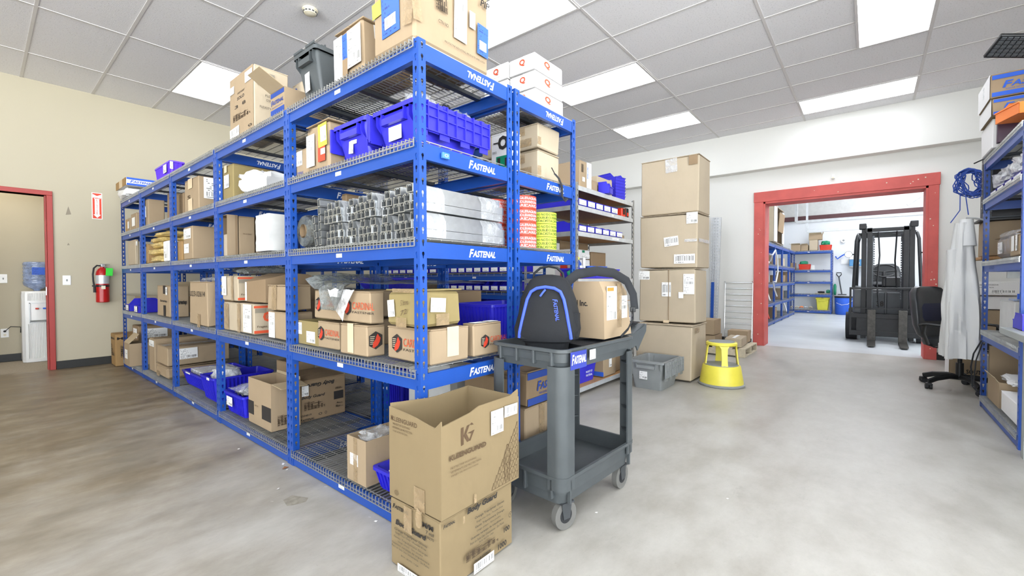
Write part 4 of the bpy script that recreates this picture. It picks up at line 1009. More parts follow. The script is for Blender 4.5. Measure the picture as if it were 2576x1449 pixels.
# second rack, third level: rolls of labels
def label_roll(lb, x, y, z, r, h, mat, words, ink, grp):
    e = empty('label_roll', (x, y, z), lb, 'roll of labels', grp)
    m = MB(); m.rev([(.035, .002), (r, 0), (r, h), (.035, h-.002), (.035, .002)], n=36, cap0=False, cap1=False); m.build('label_winding', mat, e, smooth=40)
    m = MB(); m.rev([(.035, .001), (.035, h), (.031, h), (.031, .001)], n=24, cap0=False, cap1=False); m.build('core', 'card', e, smooth=True)
    for s in range(5):
        a = R(-150+s*44); 
        for i, wd in enumerate(words):
            me = text_mesh(wd, (.072 if len(wd) > 3 else .055), h*.2, .01, 0, ink); o = bpy.data.objects.new('printed_lettering', me); COL.objects.link(o); o.parent = e
            o.matrix_local = Matrix.Rotation(a+R(90), 4, 'Z') @ Matrix.Translation((0, -r*1.0-.0008, h*(.78-.28*i))) @ FACE['R'].to_4x4()
            o.data = wrap(me, r)
    return e
_wr = {}
def wrap(me, r):
    if me.name in _wr: return _wr[me.name]
    q = me.copy()
    for v in q.vertices:
        a = v.co.x/r; v.co.z = -(r-(r)*math.cos(a)); v.co.x = r*math.sin(a)
    _wr[me.name] = q; _wr[q.name] = q; return q
rx = AY(1366, 575, 1.62).x
zs = [Z2]+[AY(1366, p, 1.55).z for p in (594, 561, 531)]
for k in range(3):
    h = zs[k+1]-zs[k]; label_roll('lime green roll of DO NOT DOUBLE STACK labels, %s of the three stacked' % ('bottom', 'middle', 'top')[k], rx, 1.62, zs[k]+.001*k, .086, h-.002, 'lime_paper', ['DO NOT', 'DOUBLE', 'STACK'], 'ink', 'lime label rolls')
rx2 = rx-.205
for k in range(4):
    label_roll('red and white roll of fragile labels by the blue uprights, %s of the stack' % ('lowest', 'second', 'third', 'topmost')[k], rx2, 1.63, Z2+.078*k, .086, .076, 'pink_paper', ['FRAGILE', 'HANDLE', 'CARE'], 'decal', 'red label rolls')
    if k < 4: label_roll('red and white roll of fragile labels farther along the second rack, %s of the stack' % ('lowest', 'second', 'third', 'topmost')[k], rx2-.02, 1.84, Z2+.078*k, .086, .076, 'pink_paper', ['FRAGILE', 'HANDLE', 'CARE'], 'decal', 'red label rolls')
# ---------------- second level (just under the eye)
def CZ(px, py, z0, pa, pc, pyt, d=None):
    """box from its nearest bottom corner (px, py) on height z0: -X face reaches column pa, -Y face column pc (or depth d), top from row pyt"""
    c = AZ(px, py, z0); y1 = AX(pa, 700, c.x).y; x1 = AY(pc, 700, c.y).x if pc else c.x+d
    return (c.x, x1, c.y, y1, z0, AX(px, pyt, c.x).z)
def cardinal(f, u, v, w, h, word=True, hexw=.26):
    """hexagon badge with a red bird shape and the firm's lettering"""
    return [('card', f, u, v, w, h, word, hexw)]
def badge(o, dims, f, u, v, size, word=.0, out=.0016, full=True):
    size *= .8
    sx, sy, sz = dims; c = Vector((-sx/2-out, sy/2-u*sy, v*sz)) if f == 'L' else Vector((-sx/2+u*sx, -sy/2-out, v*sz))
    def put(name, pts, mat, k):
        m = MB(); m.add([(a*size, b*size, k) for a, b in pts], [tuple(range(len(pts)))]); q = m.build(name, mat); q.parent = o
        q.matrix_local = Matrix.Translation(c) @ FACE[f].to_4x4(); return q
    put('hexagon_badge', [(0, .5), (.42, .27), (.42, -.27), (0, -.5), (-.42, -.27), (-.42, .27)], 'ink', 0)
    put('bird_emblem', [(.12, .36), (.22, .2), (.30, .12), (.24, -.1), (.12, -.28), (-.12, -.42), (-.22, -.34), (-.16, -.1), (-.02, .06), (.02, .2)], 'ink_red', .0006)
    m = MB()
    for k in range(5): m.box(-.36*size, (-.06-.03*k)*size, (.20-.10*k)*size, (.24-.10*k)*size, .0004, .0007)
    q = m.build('badge_stripes', 'card_pale', o); q.matrix_local = Matrix.Translation(c) @ FACE[f].to_4x4()
    if word:
        d = Vector((0, -1, 0)) if f == 'L' else Vector((1, 0, 0)); n = 'CARDINAL' if full is True else full
        text('printed_lettering', n, f, c+d*(size*.55+word/2)+Vector((0, 0, size*.1)), word, size*.42, 'ink_orange', o)
        text('printed_lettering', 'FASTENER', f, c+d*(size*.55+word/2)+Vector((0, 0, -size*.28)), word, size*.13, 'ink', o)
def dm(b): return (b[1]-b[0], b[3]-b[2], b[5]-b[4])
b = LB(1.185, 737, 792, 812, .24, Z1)
open_carton('small open olive carton with two white labels, beside the bird badge cartons', b, 'card_olive', [('lab', 'L', .12, .66, .24, .5, 'lab3'), ('lab', 'L', .65, .34, .38, .48, 'lab1')], {})
c1 = LB(1.190, 796, 850, 812, .42, Z1); o = carton('lower carton with a red bird badge, half hidden by the taped carton beside it', c1, 'card'); badge(o, dm(c1), 'L', .2, .55, .10, .15)
c2 = CZ(923, 902, Z1, 853, 970, 819); o = carton('carton with a wide pale tape down its front and a bird badge on its side', c2, 'card', [('tape', 'L', .42, .55, .22, .92, 'tape_pale'), ('tape', 'T', .5, .5, .98, .2, 'tape_pale')]); badge(o, dm(c2), 'R', .45, .52, .11)
c3 = CZ(1060, 918, Z1, 971, 1157, 827); c3 = (c3[0], c3[1], 1.462, c3[3], c3[4], c3[5]); o = carton('carton with a bird badge and pale tape, bottom one at the corner upright', c3, 'card', [('tape', 'R', .55, .6, .3, .84, 'tape_pale'), ('tape', 'L', .7, .3, .1, .3)]); badge(o, dm(c3), 'L', .26, .5, .11, .17)
c4 = CZ(1192, 901, Z1, 1160, 1263, 815); o = carton('carton with a bird badge at the aisle end of the near bay, beside the cart', c4, 'card', [('lab', 'T', .3, .4, .4, .5, 'paper'), ('lab', 'T', .75, .4, .3, .6, 'paper')]); badge(o, dm(c4), 'R', .38, .44, .085, .13)
zt = max(c1[5], c2[5])+.005
c5 = LB(1.188, 789, 853, 731, .42, zt); o = carton('upper carton with a bird badge, left one of two under the clear sheets', c5, 'card'); badge(o, dm(c5), 'L', .2, .5, .10, .13)
c6 = LB(1.175, 855, 930, 732, .4, zt, pc=968); o = carton('upper carton with a bird badge, right one of two under the clear sheets', c6, 'card'); badge(o, dm(c6), 'L', .26, .48, .105, .19)
c7 = LB(1.180, 968, 1060, 727, .4, c3[5]+.004, pc=1169); c7 = (c7[0], c7[1], 1.47)+c7[3:]
carton('dented olive carton with marker writing, on top of the corner carton', c7, 'card_olive', [('lab', 'L', .19, .48, .2, .44, 'lab1', .1), ('txt', 'L', .58, .65, .22, .13, '57 boxes', 'ink_brown', .0, .3, False, .15), ('txt', 'L', .56, .4, .2, .12, '72', 'ink_brown', .0, .3, False, .3),
    ('lab', 'R', .40, .58, .34, .36, 'lab_tag', -.06), ('tape', 'R', .5, .2, .3, .3), ('tape', 'L', .5, .14, .3, .24), ('tape', 'L', .6, .95, .7, .1)], jit=.007, bev=.013)
# clear sheets draped over the upper cartons
def drape(u, v):
    y = 2.36-.84*u; x = 1.10+.52*v; z = max(c5[5], c6[5], c7[5])+.02+.012*noise.noise(Vector((u*6, v*4, 2)))+.02*(1-abs(2*u-1))*v
    if v < .12 and u < .45: z -= (.12-v)*(1.1 if .18 < u < .40 else .25)
    if u < .12: z += (.12-u)*.45
    if u < .5: x += .02
    else: x += .05
    return (x, y, z)
cloth = cloth_sheet('plastic_sheet', drape, 40, 20, 'bag_dark'); tag(cloth, 'grey green clear plastic sheets lying over the upper bird badge cartons', 'plastic sheet')
def tri(u, v):
    w = (1-v)*.16
    return (1.155-.01*math.sin(v*3), 2.06-(u-.5)*w*1.6-.02*v, zt+.165-v*.16+.01*noise.noise(Vector((u*5, v*5, 9))))
o = cloth_sheet('hanging_corner', tri, 10, 10, 'bag', cloth)
# bay two
g1 = LB(1.175, 561, 637, 765, .42, Z1, pc=692)
rb = [('ink', 'R', .5, .90, .98, .07, 'ink_orange'), ('ink', 'R', .5, .10, .98, .09, 'ink_orange'), ('txt', 'R', .5, .26, .7, .09, 'Fragen Sie', 'ink_brown', .01), ('txt', 'R', .62, .58, .42, .32, 'O', 'ink_orange', .06), ('txt', 'R', .62, .58, .2, .12, '100', 'ink_orange', .02), ('ink', 'R', .3, .78, .5, .14, 'ink_grey')]
carton('lower of two cartons with red bands and a round red seal', g1, 'card_pale', rb+[('lab', 'L', .82, .52, .26, .9, 'lab2'), ('tape', 'L', .12, .5, .16, .9), ('tape', 'L', .55, .5, .1, .98, 'tape')])
g2 = LB(1.185, 558, 597, 693, .42, g1[5]+.006, pc=655)
carton('upper of two cartons with red bands and a round red seal', g2, 'card_pale', rb+[('lab', 'L', .18, .6, .3, .75, 'lab_tag'), ('tape', 'L', .7, .5, .14, .98)])
d1 = LB(1.185, 673, 722, 786, .44, Z1, pc=787)
carton('lower plain carton with a long white label, by the blue upright', d1, 'card', [('lab', 'L', .2, .5, .32, .9, 'lab2'), ('tape', 'T', .5, .5, .9, .15)])
d2 = LB(1.175, 671, 722, 716, .44, d1[5]+.005, pc=787)
carton('upper plain carton with crossed tape, by the blue upright', d2, 'card', [('tape', 'L', .36, .5, .24, .95), ('tape', 'T', .5, .5, .9, .18)], jit=.005)
# bulging carton between them
ya, yb2 = AX(616, 700, 1.20).y, AX(668, 700, 1.20).y
m = MB(); h = .17; D = .40
def arch(i):
    f = i/8; y = ya+(yb2-ya)*f; return [(1.20, y, 0), (1.20, y, h*(.80+.12*f)), (1.26, y, h*1.0), (1.36, y, h*1.16), (1.48, y, h*1.12), (1.58, y, h*.9), (1.60, y, 0)]
m.loft([arch(i) for i in range(9)]); o = m.build('cardboard_box', 'card_dark', smooth=30); o.location = (0, 0, g1[5]+.012)
tag(o, 'bulging carton with a rounded top between the red banded cartons and the plain pair', 'cardboard box'); o2 = sheet('shipping_label', 'L', (1.198, ya-.02, h*.42), .03, .13, 'lab2', o)
crumple('plastic_bag', (1.42, (g2[2]+g2[3])/2-.05, g2[5]+.004), (.42, .40, .07), 'bag_dark', 'dark shiny plastic lying on the upper red banded carton', 'plastic bag', 61, .3)
crumple('plastic_bag', (1.30, d1[2]-.045, Z1), (.12, .05, .07), 'film', 'crumpled clear wrap at the foot of the plain carton pair', 'plastic bag', 63, .4)
# bay three
b = CZ(521, 824, Z1, 475, 545, 708)
carton('tall carton with handwritten numbers, middle of the second level', b, 'card', [('txt', 'L', .45, .72, .9, .12, '2023-02614', 'ink', .0, .15), ('tape', 'L', .55, .12, .16, .3), ('lab', 'T', .4, .5, .6, .6, 'paper')], jit=.004)
crumple('plastic_bag', (b[0]+.14, (b[2]+b[3])/2, b[5]+.003), (.22, .22, .035), 'film', 'clear film on the carton with handwritten numbers', 'plastic bag', 64, .3)
b3 = (1.50, 1.75, b[2]-.0, b[3]+.35, Z1, b[5]+.03); carton('brown carton standing behind the handwritten one', b3, 'card_dark')
# bay four
b = CZ(427, 800, Z1, 394, 475, 718)
b = (b[0], min(b[1], 1.74), max(b[2], 5.15), b[3], b[4], b[5])
carton('carton with a black swoosh mark and black tape strips on its front', b, 'card', [('ink', 'L', .62, .86, .2, .26, 'ink'), ('lab', 'L', .78, .82, .14, .24, 'lab3'), ('ink', 'L', .62, .2, .16, .34, 'ink'), ('txt', 'L', .55, .5, .55, .09, 'Surestep', 'ink', .03, .2), ('txt', 'R', .62, .46, .5, .18, 'Surestep', 'ink', .05, .25), ('ink', 'R', .2, .5, .14, .08, 'ink')])
yq = AX(394, 700, 1.25).y+.03
b = (1.42, 1.62, yq, yq+.34, Z1, Z1+.19); open_carton('open carton with raised dark flaps behind the two small blue bins', b, 'card_dark', [], {'F': (15, .16), 'P': (70, .16), 'R': (10, .17)})
for k, (px) in enumerate((352, 375)):
    y = AX(px, 700, 1.28).y; hopper_bin((1.29, y, Z1), .17, .26, .15, 0, ('small blue bin nearest the wall end on the second level', 'small blue bin left of the swoosh carton on the second level')[k], mat='bin', group='two small blue bins on the second level')
yq = AX(330, 700, 1.3).y
b = (1.36, 1.72, yq-.22, yq+.12, Z1, Z1+.16); open_carton('open pale carton with a drooping flap by the wall, second level', b, 'card_pale', [], {'L': (80, .16)})

# ---------------- bottom level
b = CZ(921, 1228, Z0, 869, None, 1113, d=.26)
open_carton('narrow open carton with a label, standing beside the nearest blue tub', b, 'card', [('lab', 'L', .38, .5, .42, .26, 'lab1'), ('tape', 'L', .45, .5, .2, .98, 'tape')], {})
crumple('plastic_bag', ((b[0]+b[1])/2, (b[2]+b[3])/2, b[5]-.10), (.20, .15, .12), 'film', 'clear bag inside the narrow open carton', 'plastic bag', 71, .35)
t0 = b[2]-.012
b = (1.19, 1.47, 1.462, t0, Z0, AX(983, 1195, 1.19).z)
tub('blue ribbed tub of bagged parts behind the big open carton at the rack corner', b, 'bin')
bz = b
m = MB()
def zb(u, v): return (1.275+.02*v+.05*v*v, t0-.055-.17*u, bz[5]-.08+.24*(1-(2*u-1)**2*.55)*v+.01*noise.noise(Vector((u*6, v*6, 4))))
o = cloth_sheet('zip_bag', zb, 16, 14, 'bag'); tag(o, 'milky zip bag marked 1,000 standing in the blue tub', 'zip bag'); text('marker_writing', '1,000', 'L', (1.325, t0-.16, bz[5]+.09), .09, .03, 'ink', o, 0, .2)
crumple('plastic_bag', (1.395, 1.59, bz[5]-.05), (.05, .14, .15), 'film', 'shiny clear bag behind the zip bag in the blue tub', 'plastic bag', 73, .4)
m = MB(); random.seed(5)
for k in range(70):
    p = Vector((random.uniform(1.24, 1.25), random.uniform(1.54, t0-.08), bz[5]-.06+random.random()*.06)); d = Vector((random.gauss(0, 1), random.gauss(0, 1), random.gauss(0, .4))).normalized()*.014
    m.cyl(p-d, p+d, .003, n=6); m.cyl(p+d, p+d*1.25, .006, n=6)
tag(m.build('loose_screws', 'chrome'), 'loose zinc screws heaped in the blue tub', 'screws', kind='stuff')
# bay two: Body Guard carton and the open one before it
a = AZ(683, 1088, Z0)
bA = (a.x, a.x+.19, a.y, AX(621, 700, a.x).y, Z0, AX(683, 968, a.x).z)
open_carton('open carton with black square patches and a flap folded out, foot of the second bay', bA, 'card', [('ink', 'L', .12, .34, .26, .30, 'ink'), ('ink', 'L', .8, .34, .38, .30, 'ink'), ('txt', 'L', .38, .42, .16, .03, 'KEEP DRY', 'ink_brown'), ('ink', 'R', .55, .2, .8, .24, 'lab_ink')], {'R': (96, .13), 'F': (4, .02)})
x1_ = AY(872, 1000, a.y+.02).x; z1_ = AY(872, 938, a.y+.02).z
bB = (bA[1]+.014, min(x1_, 1.75), a.y+.02, a.y+.42, Z0, z1_)
carton('big printed glove carton at the foot of the second bay', bB, 'card_dark', [
    ('txt', 'R', .42, .86, .62, .12, 'Body Guard', 'ink', .04, .25, False, math.pi), ('txt', 'R', .26, .58, .5, .09, 'Body Guard', 'ink', .03, .25), ('ink', 'R', .28, .38, .5, .22, 'lab_ink'), ('ink', 'R', .82, .50, .22, .2, 'ink'), ('ink', 'R', .84, .31, .14, .05, 'lab_ink2'), ('ink', 'R', .84, .23, .2, .06, 'lab_ink2'),
    ('txt', 'R', .10, .17, .22, .045, '1334819', 'ink', .01), ('txt', 'R', .12, .07, .3, .06, 'FASTENAL', 'ink', .03, .25, True), ('txt', 'R', .40, .14, .08, .06, 'O', 'ink', .01), ('txt', 'R', .52, .14, .05, .07, 'O', 'ink'), ('ink', 'R', .82, .68, .18, .06, 'lab_ink'), ('lab', 'R', .08, .75, .14, .24, 'lab1')])
# blue tubs along the front
def bolts(lb, b, seed, n=120):
    random.seed(seed); m = MB()
    for k in range(n):
        u, v = random.random(), random.random(); p = Vector((b[0]+.08+u*(b[1]-b[0]-.16), b[2]+.06+v*(b[3]-b[2]-.12), b[5]-.03+.07*math.sin(math.pi*u)*math.sin(math.pi*v)*random.random())); d = Vector((random.gauss(0, 1), random.gauss(0, 1), random.gauss(0, .6))).normalized()*.017
        m.cyl(p-d, p+d, .0035, n=6); m.cyl(p+d, p+d*1.3, .0075, n=6)
    tag(m.build('loose_bolts', 'alum'), lb, 'bolts', kind='stuff')
y0_ = AX(606, 700, 1.185).y; y1_ = AX(541, 700, 1.185).y
b = (1.18, 1.52, max(y0_, bA[3]+.01), min(y1_, 3.838), Z0, AX(600, 998, 1.18).z)
tub('blue ribbed tub heaped with bagged zinc bolts, left of the carton with black patches', b, 'bin', items=[('lab', 'L', .38, .62, .3, .42, 'lab1', .0)])
bolts('zinc bolts heaped in the blue tub left of the carton with black patches', b, 8)
def bagf(u, v): return (b[0]+.03+.29*v, b[3]-.01-(b[3]-b[2]-.02)*u, b[5]+.012+.055*math.sin(math.pi*u)*math.sin(math.pi*min(1, v*1.1))+.05*max(0, v-.6)+.008*noise.noise(Vector((u*7, v*7, 1))))
tag(cloth_sheet('plastic_bag', bagf, 22, 16, 'film'), 'clear bag spread over the zinc bolts in the tub', 'plastic bag')
y1b = AX(499, 700, 1.19).y
b = (1.185, 1.66, y1_+.10, y1b, Z0, AX(545, 958, 1.19).z); b = (b[0], b[1], min(b[2], b[3]-.26), b[3], b[4], b[5])
tub('long blue tub behind the second upright from the corner, with milky bags', b, 'bin', items=[('lab', 'L', .7, .95, .2, .1, 'lab_tag')])
crumple('plastic_bag', (1.34, (b[2]+b[3])/2, b[5]-.07), (.2, .2, .13), 'bag', 'milky bag rising out of the long blue tub', 'plastic bag', 75, .3)
yc = b[3]+.012
b = (1.24, 1.70, yc, max(yc+.3, AX(452, 700, 1.24).y), Z0, AX(500, 948, 1.24).z)
tub('blue tub of flat clear packs, last of the row towards the wall', b, 'bin', items=[('lab', 'L', .3, .95, .18, .1, 'lab_tag')])
m = MB(); m.box(1.30, 1.62, b[2]+.07, b[3]-.06, b[5]-.03, b[5]+.008, .004, T=None); tag(m.build('film_pack', 'bag'), 'flat clear pack lying in the last blue tub', 'plastic pack')
b = RB(3.55, 560, 632, 905, .25, Z0); xo = b[1]-b[0]
b = (1.36, 1.70, b[2]+.03, b[2]+.33, Z0, Z0+.25); 
bk = (1.52, 1.72, 3.47, 3.72, Z0, Z0+.36); carton('plain carton deep in the bottom of the second bay', bk, 'card_dark')
b = (2.02, 2.36, 2.75, 3.08, Z0, Z0+.40); tub('blue tub standing deep on the second rack, bottom level', b, 'bin', items=[('lab', 'L', .4, .6, .2, .5, 'paper')])
# bays three to five
u = LB(1.175, 386, 414, 874, .55, Z0); lo_t = AX(414, 923, 1.175).z
lowb = (1.172, 1.72, u[2], u[3], Z0, lo_t); upb = (1.185, 1.74, u[2]+.0, u[3], lo_t+.004, u[5])
carton('crushed carton under a larger one, bottom level by the third upright', lowb, 'card', [('tape', 'L', .3, .3, .3, .4)], jit=.012, bev=.02)
carton('large carton with a torn white address label, on the crushed one', upb, 'card', [('lab', 'R', .32, .60, .28, .56, 'lab1', .02), ('tape', 'T', .5, .5, .96, .3, 'film')], jit=.005)
b = LB(1.20, 373, 385, 852, .5, Z0); b = (b[0], b[1], max(b[2], u[3]+.01), b[3]+.03, b[4], b[5]); carton('tall carton with a white label at the top, behind the large address label carton', b, 'card', [('lab', 'L', .5, .85, .9, .18, 'lab_tag')])
c = AZ(326, 926, .0)
b = (1.06, 1.34, 6.50, 6.90, Z0+.0, Z0+.33)
b = (1.10, 1.55, AX(326, 900, 1.10).y, AX(313, 900, 1.10).y, Z0, AX(326, 866, 1.10).z)
open_carton('carton with a red oval stamp and one flap sticking up, on the bottom level', b, 'card', [('txt', 'R', .3, .80, .14, .10, 'O', 'ink_red', .08), ('txt', 'R', .55, .8, .08, .08, 'C', 'ink', .03), ('lab', 'L', .4, .5, .5, .4, 'lab2')], {'L': (-42, .14)})
b2 = (1.02, 1.30, b[3]+.02, b[3]+.30, 0.0, AX(292, 843, 1.02).z)
xw = AY(290, 880, 7.40).x; b2 = (xw, xw+.36, 7.40, 7.70, 0, AY(292, 841, 7.40).z)
carton('carton with black print standing on the floor in the corner by the cream wall', b2, 'card_orange', [('txt', 'R', .5, .86, .9, .08, 'Murdock', 'ink', .03), ('ink', 'R', .5, .45, .8, .4, 'lab_ink2'), ('txt', 'L', .5, .86, .7, .08, 'Murdock', 'ink', .03), ('ink', 'L', .5, .5, .7, .4, 'lab_ink2')])
b = (1.22, 1.62, b[3]+.02, 7.30, Z0, Z0+.24)
carton('brown carton at the wall end of the bottom level', b, 'card_dark')
bu = (1.24, 1.60, b[2]+.02, b[3]-.02, b[5]+.004, b[5]+.20); carton('labelled carton on the one at the wall end of the bottom level', bu, 'card_dark', [('lab', 'R', .5, .5, .6, .6, 'lab1'), ('lab', 'L', .5, .5, .6, .6, 'lab1')])
# second rack, lower levels
b = (1.86, 2.36, 2.03, 2.45, Z0, Z0+.47); carton('grey white carton deep on the second rack, bottom level', b, 'board', [('ink', 'L', .5, .5, .02, .9, 'ink_grey')])
yb = 1.47; x0_ = AY(1326, 1000, yb).x; zt_ = AY(1326, 937, yb).z; zm_ = AY(1326, 1026, yb).z
bq = (x0_, 2.38, yb, yb+.50, zm_, zt_); bl = (x0_-.02, 2.37, yb, yb+.50, Z0, zm_-.004)
carton('brown carton with navy bands at the foot of the second rack behind the cart', bq, 'card_dark', [('ink', 'R', .5, .86, .98, .2, 'ink_blue'), ('ink', 'R', .5, .12, .98, .2, 'ink_blue'), ('txt', 'R', .5, .52, .6, .28, 'FASTENAL', 'ink_blue', .03, .25, True), ('txt', 'R', .5, .30, .5, .07, 'HIGH QUALITY WITH WORLDWIDE', 'ink_blue', .01)])
carton('taped carton under the navy banded one behind the cart', bl, 'card', [('tape', 'R', .35, .6, .12, .8, 'tape'), ('lab', 'R', .58, .6, .16, .3, 'lab3', .1)])
b = (1.50, 1.72, 1.50, 1.80, Z0, Z0+.30); carton('dark carton low in the near bay behind the big logo cartons', b, 'card_dark')
b = (1.34, 1.70, 1.86, 2.16, Z0, Z0+.36) if False else (1.86, 2.16, 1.50, 1.86, Z0, Z0+.50); 
b = (1.82, x0_-.03, 1.50, 1.86, Z0, Z0+.46); carton('taped brown carton behind the blue uprights at the foot of the second rack', b, 'card_dark', [('tape', 'R', .6, .7, .3, .6, 'tape')])
# big blue tub on the second rack behind the bird badge cartons
yt = 1.64; b = (1.83, 2.32, yt, yt+.34, Z1, AY(1200, 770, yt).z)
tub('large blue ribbed tub on the second rack behind the bird badge cartons', b, 'bin', ribs=.028)
b = (1.84, 2.30, 2.16, 2.55, Z1, Z1+.30); carton('carton on the second rack behind the upper bird badge cartons', b, 'card_dark')
for k, (ya_, s_) in enumerate(((2.80, .30), (3.2, .24), (4.0, .3), (4.5, .26), (5.3, .3))):
    carton('carton on the second level of the back rack, %s from the blue tray' % ('first', 'second', 'third', 'fourth', 'fifth')[k], (1.86, 2.30, ya_, ya_+s_+.08, Z1, Z1+s_), ('card', 'card_dark')[k % 2])
x_t = 1.86
b = (1.86, 2.30, 2.74, 3.12, Z1+.305, Z1+.39)
tub('shallow blue tray lying on a carton of the back rack', b, 'bin_dk', taper=.8)

# ---------------- two big cartons standing at the corner of the rack
yf = 1.138; xf = .995
b = (xf, 1.392, yf, 1.428, 0, .262)
carton('printed glove carton on the floor at the rack corner, under the big open one', b, 'card_near', [
    ('txt', 'L', .24, .90, .34, .07, 'FASTENAL', 'ink', .03, .25, True), ('txt', 'L', .78, .86, .2, .07, 'M/M', 'ink', .04), ('txt', 'L', .82, .78, .14, .045, '7 mil', 'ink', .01), ('txt', 'L', .84, .72, .12, .035, '8270', 'ink'), ('txt', 'L', .45, .68, .62, .10, 'Body Guard', 'ink', .05, .2),
    ('txt', 'L', .45, .58, .66, .04, 'Orange Tripolymer Gloves', 'ink', .01), ('txt', 'L', .45, .53, .62, .035, 'Single Use Only - Powder-Free', 'ink'), ('txt', 'L', .45, .47, .68, .035, 'Gants Tripolymere Orange', 'ink'), ('txt', 'L', .45, .425, .5, .03, 'Usage unique - Sans poudre', 'ink'), ('txt', 'L', .45, .375, .75, .035, 'Guantes naranjas de tripolimero', 'ink'), ('txt', 'L', .45, .33, .75, .03, 'Para un Solo Uso Unicamente - Sin Polvo', 'ink'),
    ('txt', 'L', .45, .25, .35, .03, 'BOX / BOITE / CAJA', 'ink'), ('lab', 'L', .42, .06, .44, .11, 'lab3'), ('tape', 'L', .42, .82, .16, .36, 'tape'),
    ('txt', 'R', .09, .93, .14, .05, 'FASTENAL', 'ink', .04, .25, True), ('txt', 'R', .52, .95, .42, .11, 'Body Guard', 'ink', .05, .2), ('txt', 'R', .62, .80, .42, .045, 'Orange Tripolymer Gloves', 'ink', .01), ('txt', 'R', .62, .735, .38, .035, 'Single Use Only - Powder-Free', 'ink'), ('txt', 'R', .62, .67, .42, .04, 'Gants Tripolymere Orange', 'ink', .01), ('txt', 'R', .60, .61, .34, .035, 'Usage unique - Sans poudre', 'ink'),
    ('txt', 'R', .58, .545, .46, .04, 'Guantes naranjas de tripolimero', 'ink', .01), ('txt', 'R', .58, .485, .48, .035, 'Para un Solo Uso Unicamente - Sin Polvo', 'ink'), ('txt', 'R', .56, .43, .2, .03, 'BOX / BOITE / CAJA', 'ink'),
    ('txt', 'R', .86, .36, .09, .075, '100', 'ink', .03), ('txt', 'R', .79, .16, .13, .085, '1000', 'ink', .03), ('ink', 'R', .5, .33, .5, .14, 'lab_ink'), ('txt', 'R', .50, .21, .22, .035, 'Part # 1334870', 'ink', .01), ('lab', 'R', .52, .10, .28, .15, 'lab3'),
    ('txt', 'R', .91, .55, .055, .09, 'O', 'ink', -.02), ('txt', 'R', .91, .55, .02, .045, 'Y', 'ink', .01), ('tape', 'R', .25, .9, .02, .1)], jit=.002, bev=.004)
b = (xf+.002, 1.425, yf-.006, 1.430, .266, .612)
kg = open_carton('big open carton with a lattice drawing, on another carton at the rack corner', b, 'card_near', [
    ('txt', 'L', .32, .88, .5, .05, 'KLEENGUARD', 'ink_brown', .01), ('txt', 'L', .07, .885, .05, .05, 'K', 'ink_brown', .03), ('txt', 'L', .26, .825, .34, .022, 'PROTECTIVE CLOTHING', 'ink_brown'), ('txt', 'L', .28, .785, .4, .022, 'VETEMENTS DE PROTECTION', 'ink_brown'), ('txt', 'L', .24, .745, .3, .022, 'TRAJES DE PROTECCION', 'ink_brown'),
    ('txt', 'L', .16, .07, .08, .06, 'O', 'ink_brown', -.02), ('txt', 'L', .16, .07, .03, .035, '13', 'ink_brown', .01), ('tape', 'L', .62, .12, .2, .24, 'tape', .0),
    ('txt', 'R', .30, .60, .44, .055, 'KLEENGUARD', 'ink_brown', .03), ('txt', 'R', .24, .495, .30, .020, 'PROTECTIVE CLOTHING', 'ink_brown'), ('txt', 'R', .27, .455, .36, .020, 'VETEMENTS DE PROTECTION', 'ink_brown'), ('txt', 'R', .25, .415, .32, .020, 'TRAJES DE PROTECCION', 'ink_brown'),
    ('lab', 'R', .665, .80, .17, .27, 'lab1', .0), ('lab', 'R', .86, .875, .19, .13, 'lab3', -.02), ('tape', 'R', .37, .06, .03, .1)],
    {}, cut={(-1, 0): [(0, .0), (.5, .012), (.85, .03), (.92, .03), (1, .0)], (0, -1): [(0, .02), (.38, .0), (.42, -.012), (.95, -.014), (1, -.03)], (1, 0): [(0, .0), (.5, .0), (1, .0)], (0, 1): [(0, .0), (.5, .01), (1, -.012)]})
# the logo and the drawing on its right face
sx, sy, sz = dm(b)
def art(name, polys, cx_, cz_, mat='ink_brown'):
    m = MB()
    for pts in polys: m.add([(x, y, .0016) for x, y in pts], [tuple(range(len(pts)))])
    o = m.build(name, mat, kg); o.matrix_local = Matrix.Translation((-sx/2+cx_*sx, -sy/2, cz_*sz)) @ FACE['R'].to_4x4(); return o
art('emblem', [[(-.035, -.036), (-.022, -.034), (-.022, .030), (-.035, .028)], [(-.022, -.002), (-.004, .030), (.010, .032), (-.008, .002), (.010, -.028), (-.004, -.030), (-.022, -.004)], [(.012, .032), (.020, .036), (.030, .026), (.014, .028)], [(-.004, .002), (.034, .006), (.012, -.030), (.008, -.024), (.018, -.004)]], .30, .78)
m = MB()
def ln(a, b_): m.bar((a[0], a[1], .0014), (b_[0], b_[1], .0014), .0008, .0004)
tx0, tx1, tz0, tz1 = .60, .985, .03, .70
rows = 9
for r in range(rows+1):
    f = r/rows; z = tz0+(tz1-tz0)*f; xl = tx0+(tx1-tx0)*f
    if xl < tx1-.01: ln((xl*sx, z*sz), (tx1*sx, z*sz))
    if r < rows:
        z2 = tz0+(tz1-tz0)*(r+1)/rows; st_ = .05; x = xl
        while x < tx1-.005:
            xm = min(x+st_/2, tx1); xn = min(x+st_, tx1)
            ln((x*sx, z*sz), (xm*sx, z2*sz)); ln((xm*sx, z2*sz), (xn*sx, z*sz)); x += st_
ln((tx0*sx, tz0*sz), (tx1*sx, tz1*sz))
o = m.build('lattice_drawing', 'ink_brown', kg); o.matrix_local = Matrix.Translation((-sx/2, -sy/2, 0)) @ FACE['R'].to_4x4()
m = MB()
